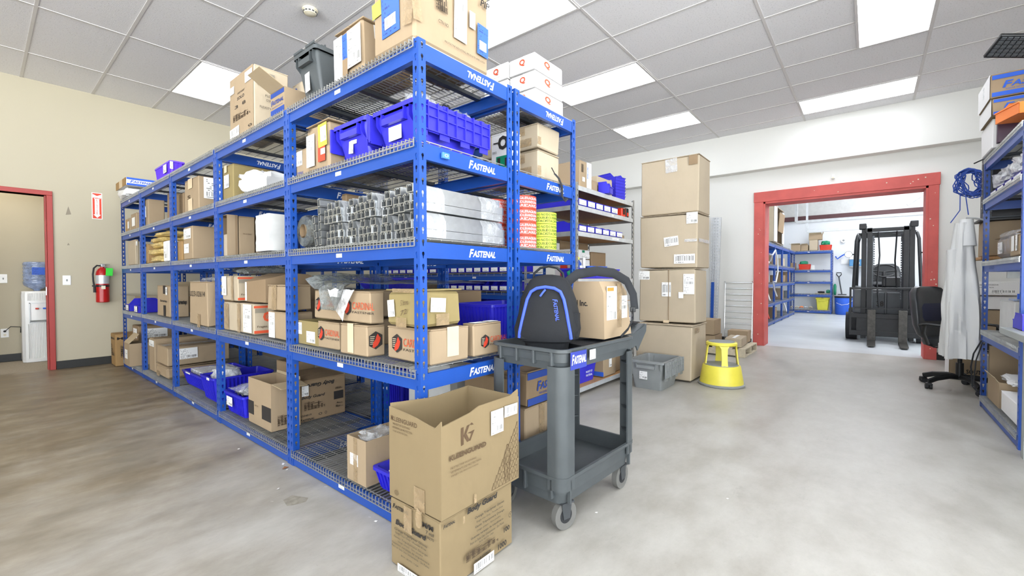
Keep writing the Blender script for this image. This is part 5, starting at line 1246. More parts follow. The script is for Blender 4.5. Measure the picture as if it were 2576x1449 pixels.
fig = [(.79, .05), (.785, .16), (.775, .26), (.778, .36), (.80, .42), (.812, .43), (.808, .45), (.815, .475), (.828, .475), (.835, .45), (.83, .43), (.845, .42), (.865, .36), (.862, .26), (.85, .16), (.848, .05)]
for a, b_ in zip(fig, fig[1:]): m.bar((a[0]*sx, a[1]*sz, .0022), (b_[0]*sx, b_[1]*sz, .0022), .0018, .0004)
m.bar((.82*sx, .05*sz, .0022), (.82*sx, .24*sz, .0022), .0014, .0004); m.bar((.80*sx, .22*sz, .0022), (.80*sx, .35*sz, .0022), .0014, .0004); m.bar((.845*sx, .22*sz, .0022), (.845*sx, .35*sz, .0022), .0014, .0004)
o = m.build('figure_outline', 'ink_brown', kg); o.matrix_local = Matrix.Translation((-sx/2, -sy/2, 0)) @ FACE['R'].to_4x4()
crumple('torn_tape', (xf-.012, 1.235, .215), (.012, .035, .07), 'tape', 'curl of torn clear tape hanging between the two corner cartons', 'tape', 81, .5, n=(14, 8))
# ------------------------------------------------------------------ third row: blue bin rack across the aisle, facing the second rack
R3 = [2.76, 3.99, 5.22, 6.45, 7.66]; Z3L = [.08, .36, .565, .765, .955, 1.155, 1.60, 2.05]
rack('bin_rack', 'blue rack of small bins seen through the gap between the two shelving racks', 'shelving rack', 3.50, .46, R3, Z3L, 2.13, lips='-', logo=False, tags=True, dens=4)
names = {1: 'second', 2: 'third', 3: 'fourth', 4: 'fifth', 5: 'sixth'}
for li in (1, 2, 3, 4, 5):
    for k in range(9 if li > 2 else 6):
        y = 2.87+k*.126
        hopper_bin((3.66, y, Z3L[li]+.024), .108, .28, .10, 0, 'small blue bin with a white card on the %s shelf of the bin rack' % names[li], group='small bins on the %s shelf of the bin rack' % names[li])
for k in range(7):
    y = 4.12+k*.15; hopper_bin((3.66, y, Z3L[5]+.024), .13, .28, .09, 0, 'small blue bin with a white card farther along the sixth shelf of the bin rack', group='small bins farther along the sixth shelf of the bin rack')
for k in range(5):
    b = (3.58, 3.86, 4.15+k*.2, 4.32+k*.2, Z3L[4]+.024, Z3L[4]+.11); carton('small carton on the fifth shelf of the bin rack beyond the bins', b, ('card', 'card_white')[k % 2], group='small cartons in the bin rack')
crumple('plastic_bag', (3.60, 3.25, Z3L[4]+.13), (.14, .16, .045), 'film', 'clear bag lying on the fifth shelf bins of the bin rack', 'plastic bag', 91, .3)
crumple('plastic_bag', (3.60, 3.02, Z3L[3]+.126), (.14, .16, .04), 'bag', 'milky bag lying on the fourth shelf bins of the bin rack', 'plastic bag', 92, .3)
# ------------------------------------------------------------------ grey boltless shelving with particle boards
GX0, GX1, GY0, GY1 = 3.473, 4.734, 2.079, 2.683
GZ = [.085, .50 if False else .62, .86, 1.105, 1.545, 1.785, 1.965]
e = empty('metal_shelving', (0, 0, 0), 'galvanised shelving unit with wooden boards full of blue bins, beside the tall box stack', 'shelving unit')
def gpost(x, y, sx_, sy_):
    m = MB(); H = 1.99
    keyhole_plate(m, (0, 0, 0), (sx_, 0, 0), 0, H, .032, [.016], nrm=(0, sy_, 0)); keyhole_plate(m, (0, 0, 0), (0, sy_, 0), 0, H, .032, [.016], nrm=(sx_, 0, 0))
    m.build('post', 'steel', e).location = (x, y, 0)
gpost(GX0, GY0, 1, 1); gpost(GX1, GY0, -1, 1); gpost(GX0, GY1, 1, -1); gpost(GX1, GY1, -1, -1)
for z in GZ:
    m = MB(); m.box(GX0+.03, GX1-.03, GY0+.002, GY0+.012, z-.045, z-.002, .002); m.build('front_rail', 'steel_lt', e)
    m = MB(); m.box(GX0+.03, GX1-.03, GY1-.012, GY1-.002, z-.045, z-.002, .002); m.build('rear_rail', 'steel', e)
    m = MB(); m.box(GX0+.002, GX0+.010, GY0+.03, GY1-.03, z-.045, z-.002); m.build('side_rail', 'steel', e); m = MB(); m.box(GX1-.010, GX1-.002, GY0+.03, GY1-.03, z-.045, z-.002); m.build('side_rail', 'steel', e)
    m = MB(); m.box(GX0+.012, GX1-.012, GY0+.012, GY1-.012, z-.014, z, 0); m.build('shelf_board', 'particle', e)
sheet('shelf_tag', 'R', (4.27, GY0+.001, GZ[4]-.024), .15, .018, 'lab_tag', e); sheet('shelf_tag', 'R', (4.20, GY0+.001, GZ[5]-.024), .04, .018, 'lab_tag', e)
# bins on it face the aisle (-Y)
def row(li, xs, w, d, h, lb, y0=GY0+.015, group=None):
    for x in xs: hopper_bin((x, y0+d/2, GZ[li]+.001), w, d, h, R(90), lb, group=group)
row(5, [3.60+.165*k for k in range(5)], .155, .52, .115, 'blue bin with a white card on the upper bin shelf of the galvanised unit', group='bins on the upper bin shelf of the galvanised unit')
row(4, [3.60+.155*k for k in range(6)], .145, .52, .105, 'blue bin with a white card on the lower bin shelf of the galvanised unit', group='bins on the lower bin shelf of the galvanised unit')
m = MB(); m.box(0, .10, 0, .16, 0, .10, .008); o = m.build('drill_case', 'red_pl'); o.location = (4.50, 2.12, GZ[5]+.001); tag(o, 'red tool case at the end of the upper bin shelf', 'tool case'); m = MB(); m.box(.03, .07, -.006, .0, .03, .09); m.build('latch', 'black', o)
m = MB(); m.box(0, .06, 0, .15, 0, .11, .006); o = m.build('spray_can_pack', 'black'); o.location = (4.62, 2.12, GZ[5]+.001); tag(o, 'small black pack beside the red tool case', 'pack'); m = MB(); m.box(.01, .05, -.003, 0, .02, .06); m.build('label_patch', 'red_pl', o)
b = (4.64-.30, 4.64, 2.25, 2.55, GZ[4]+.13, GZ[4]+.16) if False else (4.56, 4.66, 2.16, 2.36, GZ[4]+.001, GZ[4]+.05); carton('small carton at the right end of the lower bin shelf', b, 'card')
# top of the unit
b = (3.60, 3.82, 2.12, 2.42, GZ[6]+.002, GZ[6]+.26); carton('carton with arrows and a blue and white film label on top of the galvanised unit', b, 'card', [('txt', 'R', .22, .72, .14, .3, 'II', 'ink', .01), ('lab', 'R', .78, .52, .42, .94, 'bag_white'), ('txt', 'R', .66, .6, .5, .1, 'FISH STORAGE', 'ink_blue2', .03, 0, False, -math.pi/2), ('lab', 'R', .3, .32, .22, .16, 'paper')])
b = (4.06, 4.40, 2.19, 2.50, GZ[6]+.002, GZ[6]+.20); open_carton('open tan carton on top of the galvanised unit beside nested purple bins', b, 'card_pale', [('lab', 'R', .55, .5, .2, .5, 'lab1')], {'F': (12, .02)})
b = (3.88, 3.99, 2.14, 2.24, GZ[6]+.002, GZ[6]+.12); carton('small tan carton next to the loose blue bin', b, 'card')
hopper_bin((4.09, 2.105, GZ[6]+.002), .11, .12, .12, R(100), 'loose blue bin standing before the open tan carton', mat='bin_dk', card=False)
hx_ = 4.58
for k in range(7):
    o = hopper_bin((hx_+.0, 2.28, GZ[6]+.002+.034*k), .19, .26, .11, R(78), 'purple blue bin, one of seven nested in a leaning pile on the galvanised unit', mat='bin_dk', card=False, group='nested purple bins', nest=True)
crumple('plastic_bag', (4.60, 2.58, GZ[6]+.003), (.16, .14, .07), 'bag_white', 'white bag behind the nested bins on the galvanised unit', 'bag', 95, .3)
# middle bay of the unit
z = GZ[3]+.001
b = (3.86, 4.30, 2.24, 2.58, z, z+.085)
for k in range(3):
    bb = (3.92, 4.28, 2.39, 2.62, z+.105*k, z+.105*k+.102); carton('white carton of file boxes, %s of three in the galvanised unit' % ('lowest', 'middle', 'top')[k], bb, 'card_white', [('lab', 'R', .6, .8, .14, .25, 'green'), ('lab', 'R', .72, .3, .5, .4, 'lab_tag')], group='three white cartons in the galvanised unit')
m = MB(); m.box(0, .62, 0, .004, 0, .42); o = m.build('cardboard_sheet', 'card_dark'); o.location = (4.08, 2.655, z); tag(o, 'brown cardboard sheet leaning at the back of the galvanised unit', 'cardboard sheet')
b = (4.30, 4.66, 2.30, 2.60, z, z+.30); carton('brown carton at the right end of the middle shelf of the galvanised unit', (4.32, 4.66, 2.39, 2.62, z, z+.30), 'card_dark')
# lower shelf under it: blue drawer and bottles
z = GZ[3]+.001
b = (3.62, 4.44, 2.105, 2.375, z, z+.10); lt = tub('long purple blue tray holding small parts in the galvanised unit', b, 'bin_dk', taper=.94, ribs=.2)
for k, x in enumerate((4.02, 4.16, 4.28)):
    m = MB(); m.cyl((0, 0, 0), (0, 0, .11), .05, n=20); m.cyl((0, 0, .11), (0, 0, .115), .052, n=20); o = m.build('tape_roll', 'ink_blue2', smooth=40); o.location = (x, 2.24, z+.014); tag(o, 'blue tape roll in the long tray, %s from the left' % ('first', 'second', 'third')[k], 'tape roll', 'blue tape rolls')
    m = MB(); m.cyl((0, 0, .115), (0, 0, .117), .02, n=16); m.build('core', 'card', o)
def bottle(x, y, z, r, h, mat, capm, lb):
    e_ = empty('bottle', (x, y, z), lb, 'bottle'); m = MB(); m.rev([(r*.9, 0), (r, .01), (r, h*.68), (r*.5, h*.82), (r*.35, h*.86)], n=20); m.build('bottle_body', mat, e_, smooth=50)
    m = MB(); m.cyl((0, 0, h*.86), (0, 0, h), r*.42, n=14); m.build('cap', capm, e_); sheet('bottle_label', 'R', (0, -r-.0015, h*.38), r*1.5, h*.4, 'lab1', e_)
bottle(3.70, 2.20, z+.01, .035, .20, 'ink_blue', 'yellow', 'blue bottle with a yellow cap near the steel upright of the galvanised unit')
bottle(3.79, 2.27, z+.01, .03, .22, 'black', 'red_pl', 'black bottle with a red cap in the galvanised unit')
m = MB(); m.cyl((0, 0, 0), (0, 0, .20), .018, n=16); m.cyl((0, 0, .2), (0, 0, .202), .012, n=12); o = m.build('white_tube', 'white_pl', smooth=40); o.location = (3.90, 2.25, z+.01); tag(o, 'white tube standing in the long tray of the galvanised unit', 'tube')
m = MB(); m.box(0, .02, -.04, .04, -.12, .13, .003); m.box(-.04, 0, -.02, .02, .08, .11, .003); o = m.build('red_clamp', 'red_pl'); o.location = (3.83, 2.45, z+.12); tag(o, 'red clamp sticking up from the long tray', 'clamp')
crumple('glove_bundle', (3.56, 2.16, z), (.10, .12, .09), 'green', 'green gloves beside the long purple tray', 'gloves', 96, .3)
# the same height seen through the open left side
b = (3.52, 3.90, 2.30, 2.62, GZ[2]+.001, GZ[2]+.001)
z = GZ[1]+.001
carton('brown carton on the lower shelf of the galvanised unit behind the backpack', (3.60, 3.95, 2.30, 2.62, z, z+.16), 'card'); row(1, [4.10+.16*k for k in range(4)], .15, .5, .11, 'blue bin on the second shelf of the galvanised unit', group='bins on the second shelf of the galvanised unit')
# bottom shelf: purple crate and cartons
z = GZ[0]+.001
b = (3.66, 3.98, 2.10, 2.42, z, z+.25)
lid_tote('small blue tote with white lettering on the bottom shelf of the galvanised unit', (3.62, 4.0, 2.12, 2.40, z, z+.24), 'bin_dk', [('txt', 'R', .55, .42, .4, .09, 'PROPERTY OF', 'decal', .01), ('txt', 'R', .55, .28, .4, .09, 'FASTENAL', 'decal', .01)], 'up')
carton('carton with a blue band and white label on the bottom shelf beside the blue tote', (4.05, 4.33, 2.10, 2.42, z, z+.25), 'card', [('ink', 'L', .5, .84, .98, .2, 'ink_blue2'), ('ink', 'L', .5, .14, .98, .18, 'ink_blue2'), ('lab', 'R', .5, .55, .22, .35, 'lab1'), ('txt', 'R', .9, .3, .1, .3, 'S', 'ink_grey')])
carton('carton at the right end of the bottom shelf of the galvanised unit', (4.36, 4.66, 2.14, 2.44, z, z+.24), 'card_dark', [('ink', 'R', .5, .84, .98, .2, 'ink_blue')])
crumple('plastic_bag', (4.35, 2.28, z+.26), (.4, .3, .05), 'bag', 'milky sheet lying over the cartons on the bottom shelf', 'plastic sheet', 97, .2)
# through the left opening of row two at mid height
z = GZ[3]+.001

# ------------------------------------------------------------------ stack of four large cartons
sxa = [4.738, 4.86, 4.92, 4.95]; tops = [.605, 1.215, 1.825, 2.46]; base = 0
spec = [('large plain carton at the foot of the tall stack, behind the grey crate', [('tape', 'R', .3, .9, .3, .1)]),
        ('second carton from the bottom of the tall stack, with a centre fold and labels', [('lab', 'L', .1, .88, .2, .16, 'lab1'), ('lab', 'L', .5, .62, .16, .26, 'lab3'), ('lab', 'L', .88, .72, .18, .36, 'lab2'), ('lab', 'L', .75, .52, .08, .11, 'paper'), ('ink', 'L', .54, .5, .012, .97, 'card_dark'), ('tape', 'L', .5, .03, .1, .05, 'tape_pale')]),
        ('third from the bottom of the tall stack of cartons, with slanted labels and shiny tape', [('lab', 'L', .90, .90, .18, .2, 'lab1'), ('lab', 'L', .56, .5, .24, .17, 'lab3', .1), ('lab', 'L', .78, .17, .34, .17, 'lab3'), ('tape', 'R', .5, .5, .9, .06, 'film'), ('tape', 'L', .88, .5, .2, .05, 'film')]),
        ('topmost of the tall stack of cartons, with a crumpled strip of clear tape', [('tape', 'L', .54, .86, .2, .24, 'film', .05), ('tape', 'L', .9, .9, .14, .16, 'card_dark')])]
for k in range(4):
    x0 = sxa[k]; y0 = 1.435; w = [(.55, .63), (.40, .64), (.44, .66), (.44, .66)][k]
    b = (x0, x0+w[0], y0, y0+w[1], base+.003, tops[k]); base = tops[k]
    carton(spec[k][0], b, 'card_pale', spec[k][1], jit=.008, bev=.01, group=None)
# grey crate before it
c = AZ(1657, 987, 0); 
b = (4.13, 4.70, 1.50, 1.90, 0, .30)
lid_tote('empty grey crate with hanging ribbed lids on the floor before the tall carton stack', (4.16, 4.68, 1.52, 1.90, .0, .29), 'grey_pl2', [('lab', 'L', .4, .5, .26, .3, 'lab1')], 'hang')
# yellow step stool
cx_, cy_ = 4.90, 1.19
e = empty('step_stool', (cx_, cy_, 0), 'round yellow kick step stool on the floor by the tall carton stack', 'step stool')
m = MB(); m.rev([(.208, .0), (.218, .004), (.218, .018), (.204, .026)], n=48, cap0=True, cap1=False); m.build('bumper_ring', 'grey_pl2', e, smooth=40)
m = MB(); m.rev([(.205, .02), (.203, .045), (.178, .205), (.172, .215), (.150, .218)], n=48, cap0=False, cap1=True); m.build('lower_drum', 'yellow2', e, smooth=40)
m = MB(); m.rev([(.160, .217), (.158, .224), (.01, .224)], n=48); m.build('tread_mat', 'grey_pl2', e, smooth=40)
for k in range(4):
    a = R(25+90*k); u = Vector((math.cos(a), math.sin(a), 0)); v = Vector((-math.sin(a), math.cos(a), 0)); m = MB()
    def rg(z, r, w): return [u*(r+dx)+v*dy+Vector((0, 0, z)) for dx, dy in ((0, -w), (0, w), (-.012, w), (-.012, -w))]
    m.loft([rg(.222, .158, .030), rg(.30, .150, .026), rg(.40, .140, .030), rg(.44, .134, .052)]); m.build('leg', 'yellow2', e, smooth=30)
m = MB(); m.rev([(.138, .425), (.146, .432), (.146, .452), (.138, .460), (.125, .461)], n=48, cap0=True, cap1=True); m.build('top_step', 'yellow2', e, smooth=40)
m = MB(); m.rev([(.124, .460), (.122, .467), (.01, .467)], n=40); m.build('tread_mat', 'grey_pl2', e, smooth=40)
e.scale = (1.02, 1.02, .97)
# pallet with cartons by the far wall
e = empty('pallet', (7.15, 1.75, 0), 'pale wooden pallet on the floor left of the wide red opening', 'pallet')
px0, px1, py0, py1 = -.42, .40, -.42, .70
for k in range(7):
    y = py0+.0+k*(py1-py0-.09)/6; m = MB(); m.box(px0, px1, y, y+.09, .105, .122, .002); m.build('deck_board', 'wood', e)
for x in (px0, (px0+px1)/2-.02, px1-.04): m = MB(); m.box(x, x+.04, py0, py1, .018, .105, .002); m.build('stringer', 'wood', e)
for y in (py0, (py0+py1)/2-.045, py1-.09): m = MB(); m.box(px0, px1, y, y+.09, 0, .018, .002); m.build('bottom_board', 'wood', e)
carton('low carton at the near end of the pallet', (6.80, 7.25, 1.40, 1.62, .124, .255), 'card_pale', [('tape', 'T', .5, .5, .9, .2, 'paper')], rotz=.05)
carton('carton standing behind the low one on the pallet', (7.34, 7.60, 1.42, 1.70, .124, .31), 'card')
carton('lower of two small cartons on the pallet beside the yellow stool', (6.80, 7.20, 1.74, 2.2, .124, .27), 'card')
carton('upper of two small cartons on the pallet beside the yellow stool', (6.80, 7.18, 1.75, 2.15, .273, .50), 'card')
# posts and wire frame leaning at the far wall
for k in range(3):
    e2 = empty('rack_upright', (7.72+.09*k, 2.02+.05*k, 0), 'perforated grey rack upright leaning against the far wall, %s of three' % ('nearest', 'middle', 'farthest')[k], 'rack upright', 'grey rack uprights by the far wall')
    m = MB(); keyhole_plate(m, (0, 0, 0), (0, -1, 0), 0, 2.15, .07, [.02, .05], nrm=(1, 0, 0)); keyhole_plate(m, (0, -.07, 0), (1, 0, 0), 0, 2.15, .035, [.017], nrm=(0, 1, 0)); m.build('perforated_angle', 'steel_lt', e2); e2.rotation_euler = (0, R(6-2*k), 0)
m = MB(); m.box(0, .03, -.045, 0, 0, 1.05); o = m.build('blue_beam', 'blue'); o.location = (7.60, 2.03, 0); o.rotation_euler = (0, R(4), 0); tag(o, 'blue rack beam leaning beside the tall carton stack', 'rack beam'); m = MB(); m.box(-.004, .0, -.04, -.005, .0, .05); m.build('end_plate', 'blue', o)
e = empty('wire_shelf', (8.08, 1.92, .01), 'wire display rack leaning on the far wall left of the red opening', 'wire rack')
m = MB()
for s in (0, -.42): m.tube([(0, s, 0), (.05, s, 1.02), (.02, s-.0, 1.05), (-.02, s, 1.04)], .004, 6)
m.build('side_wires', 'chrome', e)
for k in range(11): m = MB(); m.tube([(-.03+.005*k, 0, .03+.098*k), (-.03+.005*k, -.42, .03+.098*k), (.005*k, -.42, .05+.098*k), (.005*k, 0, .05+.098*k)], .003, 6); m.build('cross_wire', 'chrome', e)
# ------------------------------------------------------------------ grey utility cart
e = empty('utility_cart', (1.885, 1.190, 0), 'grey plastic two shelf utility cart with scuffed legs, carrying the backpack', 'utility cart', rotz=R(-2.6))
CL, CW = .325, .212
def tray(z0, z1, floor):
    m = MB(); r = .045; t = .006
    m.loft([rect_ring(CL-.022, CW-.022, z0, r, 5), rect_ring(CL-.008, CW-.008, z1-.02, r, 5), rect_ring(CL+.006, CW+.006, z1-.014, r, 5), rect_ring(CL+.006, CW+.006, z1, r, 5), rect_ring(CL-.008, CW-.008, z1, r*.9, 5), rect_ring(CL-.012, CW-.012, floor+.006, r*.8, 5), rect_ring(CL-.03, CW-.03, floor, r*.7, 5)], True, True, True)
    return m
tray(.705, .800, .735).build('top_tray', 'grey_pl', e, smooth=35)
tray(.125, .250, .165).build('lower_tray', 'grey_pl', e, smooth=35)
for z0, z1, ys_ in ((.71, .79, (-.15, -.05, .05, .15)), (.13, .24, (-.15, .0, .15))):
    for y in ys_: m = MB(); m.box(-CL-.004, -CL+.02, y-.006, y+.006, z1-(z1-z0)*.8, z1, .002); m.build('tray_rib', 'grey_pl', e)
for x in (-.27, .27):
    for s in (-1, 1): m = MB(); m.box(x-.006, x+.006, s*(CW-.014), s*(CW+.004), .13, .245, .002); m.build('tray_rib', 'grey_pl', e)
def leg(sx_, sy_):
    m = MB(); pts = []
    w = .085; R_ = .045; ox, oy = CL+.004, CW+.004
    out = [(ox, oy-w), (ox, oy-R_)]+[(ox-R_+R_*math.cos(R(a)), oy-R_+R_*math.sin(R(a))) for a in (15, 30, 45, 60, 75)]+[(ox-R_, oy), (ox-w, oy)]
    inn = [(ox-w, oy-.008)]+[(ox-R_, oy-.008)]+[(ox-R_+(R_-.008)*math.cos(R(a)), oy-R_+(R_-.008)*math.sin(R(a))) for a in (75, 60, 45, 30, 15)]+[(ox-.008, oy-R_), (ox-.008, oy-w)]
    pl = [(sx_*a, sy_*b_) for a, b_ in out+inn]
    m.poly(pl, 'z', .19, .725)
    for z in (.30, .42, .54, .66): m.poly([(sx_*a, sy_*b_) for a, b_ in ((ox-.006, oy-w+.004), (ox-.006, oy-R_), (ox-.018, oy-.018), (ox-R_, oy-.006), (ox-w+.004, oy-.006), (ox-.05, oy-.05))], 'z', z, z+.004)
    m.build('leg', 'grey_pl', e, smooth=30)
for a in (-1, 1):
    for b_ in (-1, 1): leg(a, b_)
m = MB()
m.loft([[(CL-.01, y, z) for y, z in ((-.15, .80), (.15, .80), (.15, .74), (-.15, .74))], [(CL+.10, y, z) for y, z in ((-.16, .800), (.16, .800), (.16, .775), (-.16, .775))], [(CL+.21, y, z) for y, z in ((-.165, .845), (.165, .845), (.165, .825), (-.165, .825))], [(CL+.24, y, z) for y, z in ((-.16, .842), (.16, .842), (.16, .82), (-.16, .82))]])
for s in (-1, 1): m.poly([(CL, .80), (CL+.10, .800), (CL+.24, .842), (CL+.235, .80), (CL+.15, .72), (CL+.13, .70), (CL+.11, .73), (CL, .715)], 'y', s*.165-.004, s*.165+.004)
m.build('handle', 'grey_pl', e, smooth=30)
m = MB()
for k in range(5): m.box(CL+.145+.02*k, CL+.155+.02*k, -.13, .13, .829+.0045*k, .834+.0045*k)
m.build('handle_slots', 'rubber', e)
for sx_, sy_ in ((-1, -1), (-1, 1), (1, -1), (1, 1)):
    c = empty('caster', (sx_*(CL-.07), sy_*(CW-.045), 0)); c.parent = e; c.rotation_euler = (0, 0, R(random.choice((8, -12, 25))) if sx_ < 0 else 0)
    m = MB(); m.cyl((.0, -.014, .0635), (0, .014, .0635), .0625, n=26); m.build('wheel', 'caster_grey', c, smooth=40)
    m = MB(); m.cyl((0, -.0155, .0635), (0, .0155, .0635), .034, n=20); m.build('hub', 'rubber', c, smooth=40)
    m = MB()
    for s in (-1, 1): m.poly([(-.018, .05), (.018, .05), (.03, .125), (-.03, .125)], 'y', s*.019-.0015, s*.019+.0015)
    m.box(-.035, .035, -.03, .03, .12, .127); m.build('fork', 'dark_metal', c)
sgn = sheet('brand_plate', 'R', (-.215, -CW-.006, .752), .125, .085, 'navy', e, 0, .002); text('brand_lettering', 'FASTENAL', 'R', (-.215, -CW-.0075, .752), .112, .045, 'decal', e, .03, .28, True)
sheet('worn_sticker', 'R', (-.10, -CW-.006, .757), .05, .045, 'lab3', e)
# ------------------------------------------------------------------ backpack
P = AZ(1362, 868, .745); PZ = .7365
PO = Vector((1.715, 1.185, PZ))
e = empty('backpack', PO, 'black backpack with bright blue zips sitting in the top tray of the grey cart', 'backpack', rotz=R(-64))
def sup(hx, hy, z, n=2.6, k=28, cy=0, cx=0, wob=0):
    out = []
    for i in range(k):
        a = 2*math.pi*i/k; c_, s_ = math.cos(a), math.sin(a)
        x = math.copysign(abs(c_)**(2/n), c_)*hx; y = math.copysign(abs(s_)**(2/n), s_)*hy
        w_ = 1+wob*noise.noise(Vector((c_*1.5, s_*1.5, z*9)))
        out.append((cx+x*w_, cy+y*w_, z))
    return out
secs = [(0, .105, .065), (.012, .118, .072), (.066, .125, .075), (.088, .180, .106), (.13, .188, .112), (.20, .170, .106), (.27, .150, .094), (.325, .130, .078), (.36, .108, .060), (.380, .070, .038), (.386, .02, .012)]
secs = [(a_, b_*.84, c_*.95) for a_, b_, c_ in secs]
lean = lambda z: .10*z
m = MB(); m.loft([sup(hx, hy, z, 3.0, 36, lean(z), 0, .10) for z, hx, hy in secs]); m.build('pack_body', 'pack', e, smooth=True)
m = MB(); fr = []
for z, w in ((.078, .140), (.11, .148), (.16, .138), (.23, .120), (.285, .102), (.315, .080), (.332, .040)):
    hy = [b_ for a, b_ in [(0, 0)]]; 
    f = [(zz, hx, hy) for zz, hx, hy in secs if zz <= z][-1]; g = [(zz, hx, hy) for zz, hx, hy in secs if zz > z][0]; q = (z-f[0])/(g[0]-f[0]); d = f[2]+(g[2]-f[2])*q
    w *= .84; fr.append([(x*w, lean(z)-d-.014+.030*abs(x)**3, z) for x in (-1, -.8, -.4, 0, .4, .8, 1)]+[(x*w, lean(z)-d+.02, z) for x in (1, 0, -1)])
m.loft(fr); m.build('front_pocket', 'pack', e, smooth=45)
def front(x, z):
    f = [s_ for s_ in secs if s_[0] <= z][-1]; g = [s_ for s_ in secs if s_[0] > z][0]; q = (z-f[0])/(g[0]-f[0]); hx = f[1]+(g[1]-f[1])*q; d = f[2]+(g[2]-f[2])*q
    return Vector((x, lean(z)-d*(1-abs(x/hx)**3)**(1/3)-.013+.02*min(1, abs(x)/.10)**3, z)) if abs(x) < hx else Vector((x, lean(z), z))
pts = [(-.150, .092), (-.146, .12), (-.136, .16), (-.121, .22), (-.106, .27), (-.084, .306), (-.05, .322), (0, .328), (.05, .322), (.084, .306), (.104, .27), (.118, .22), (.132, .16), (.142, .12), (.146, .092)]
m = MB(); m.tube([front(x*.97, z)+Vector((0, -.013, 0)) for x, z in [(a_*.84, c_) for a_, c_ in pts]], (.007, .0075), 8, flat=(0, -1, 0)); m.build('blue_zip', 'zip', e, smooth=True)
m = MB(); m.tube([front(.0, .316)+Vector((0, -.012, 0)), front(-.012, .30)+Vector((0, -.016, 0)), front(-.022, .285)+Vector((0, -.016, 0))], .005, 6); m.build('zip_pull', 'zip', e, smooth=True)
m = MB(); m.tube([(-.075, .03, .350), (-.070, .03, .392), (-.04, .032, .418), (.0, .033, .426), (.04, .032, .418), (.068, .03, .392), (.075, .03, .350)], (.006, .012), 8, flat=(0, 0, 1)); m.build('grab_handle', 'strap', e, smooth=True)
o = text('brand_lettering', 'FASTENAL', 'R', (.054, lean(.24)-.121, .225), .10, .022, 'zip', e, .02, .25, True, spin=R(-82))

m = MB(); m.loft([[(.122+.026*q, y, z+.06) for y, z in ((-.05, .04), (.06, .04), (.07, .14), (-.045, .15))] for q in (0, 1)]); m.build('side_pocket', 'pack', e, smooth=45)
inv = Matrix.Rotation(R(64), 4, 'Z')
def L2(w): return inv @ (w-PO)
sp = [L2(Vector(v)) for v in ((1.80, 1.145, 1.075), (1.86, 1.11, 1.125), (1.95, 1.05, 1.14), (2.04, 1.005, 1.13), (2.13, .975, 1.09), (2.165, .955, 1.02), (2.16, .945, .945))]
m = MB(); m.tube(sp, (.024, .010), 10, flat=(0, 0, 1)); m.build('shoulder_strap', 'strap', e, smooth=True)
sp = [L2(Vector(v)) for v in ((2.15, .95, .945), (2.12, .935, .90), (2.06, .935, .85), (2.01, .95, .815))]
m = MB(); m.tube(sp, (.013, .003), 8, flat=(0, -1, 0)); m.build('strap_webbing', 'strap', e, smooth=True)
m = MB(); b0 = L2(Vector((2.15, .95, .945))); m.box(b0.x-.014, b0.x+.014, b0.y-.01, b0.y+.01, b0.z-.016, b0.z+.012, .003); m.build('buckle', 'black', e)
m = MB(); m.loft([[(c_[0], c_[1], z) for c_ in [(lambda v: (v.x, v.y))(L2(Vector(w)))for w in ((1.80, 1.05, 0), (2.02, 1.04, 0), (2.04, 1.14, 0), (1.86, 1.22, 0))]] for z in (.005, .05)]); m.build('back_panel', 'strap', e)
# carton on the cart, squeezed narrower towards its top
c = AZ(1513, 856, .803); c.x += .03; y1 = AX(1431, 858, c.x).y
bx0, bx1, by0, by1 = c.x, AY(1588, 836, c.y).x, c.y, y1
m = MB(); H = .285; tx = .035
m.loft([[(bx0, by0, 0), (bx1, by0, 0), (bx1, by1, 0), (bx0, by1, 0)], [(bx0+.0, by0+.005, H*.8), (bx1-.05, by0+.005, H*.8), (bx1-.05, by1-.02, H*.8), (bx0, by1-.02, H*.8)], [(bx0+.0, by0+.03, H), (bx1-.10, by0+.02, H), (bx1-.10, by1-.03, H), (bx0, by1-.03, H)]])
o = m.build('cardboard_box', 'card'); o.location = (0, 0, .8035); tag(o, 'carton with a peeling white and orange label on the grey cart, behind the backpack strap', 'cardboard box')
text('printed_lettering', 'ool Inc.', 'L', (bx0-.0015, by0+(by1-by0)*.70, .175), .10, .030, 'ink', o, .03)
sheet('shipping_label', 'R', (bx0+.085, by0+.002, .165), .11, .19, 'lab1', o); sheet('orange_stripe', 'R', (bx0+.07, by0+.001, .245), .07, .018, 'orange', o); sheet('shipping_label', 'R', (bx0+.22, by0+.002, .14), .09, .14, 'lab2', o)
sheet('packing_tape', 'R', (bx0+.17, by0+.001, .14), .05, .27, 'tape', o)
# ------------------------------------------------------------------ rack on the right hand wall (its front faces +Y)
e = rack('shelving_rack', 'blue rack cut by the right edge of the photo, beside the grey hoodie', 'shelving rack', 0, .61, [4.20, 5.465], [.075, .64, 1.222, 1.745, 2.085], 2.10, lips='-', logo=False, tags=False)
e.location = (0, -.745, 0); e.rotation_euler = (0, 0, R(-90))
text('marker_writing', 'stretch', 'L', (.0012, 5.10, 1.222-.034), .16, .03, 'ink_blue', e, 0, .2)
yb = -.79
q = [.075+DK, .64+DK, 1.222+DK, 1.745+DK, 2.085+DK]
def rbox(lb, x0, x1, y0, y1, z0, z1, mat='card', items=(), **k): return carton(lb, (x0, x1, y0, y1, z0, z1), mat, items, **k)
st = [('ink', 'L', .5, .84, .97, .17, 'ink_blue2'), ('ink', 'L', .5, .14, .97, .17, 'ink_blue2'), ('txt', 'L', .42, .50, .62, .28, 'FASTENAL', 'ink_blue2', .03, .25, True), ('txt', 'L', .42, .30, .55, .06, 'HIGH QUALITY WITH WORLDWIDE', 'ink_blue2')]
z1 = AX(2490, 305, 4.95).z; z2 = AX(2490, 249, 4.95).z; z3 = AX(2490, 188, 4.95).z
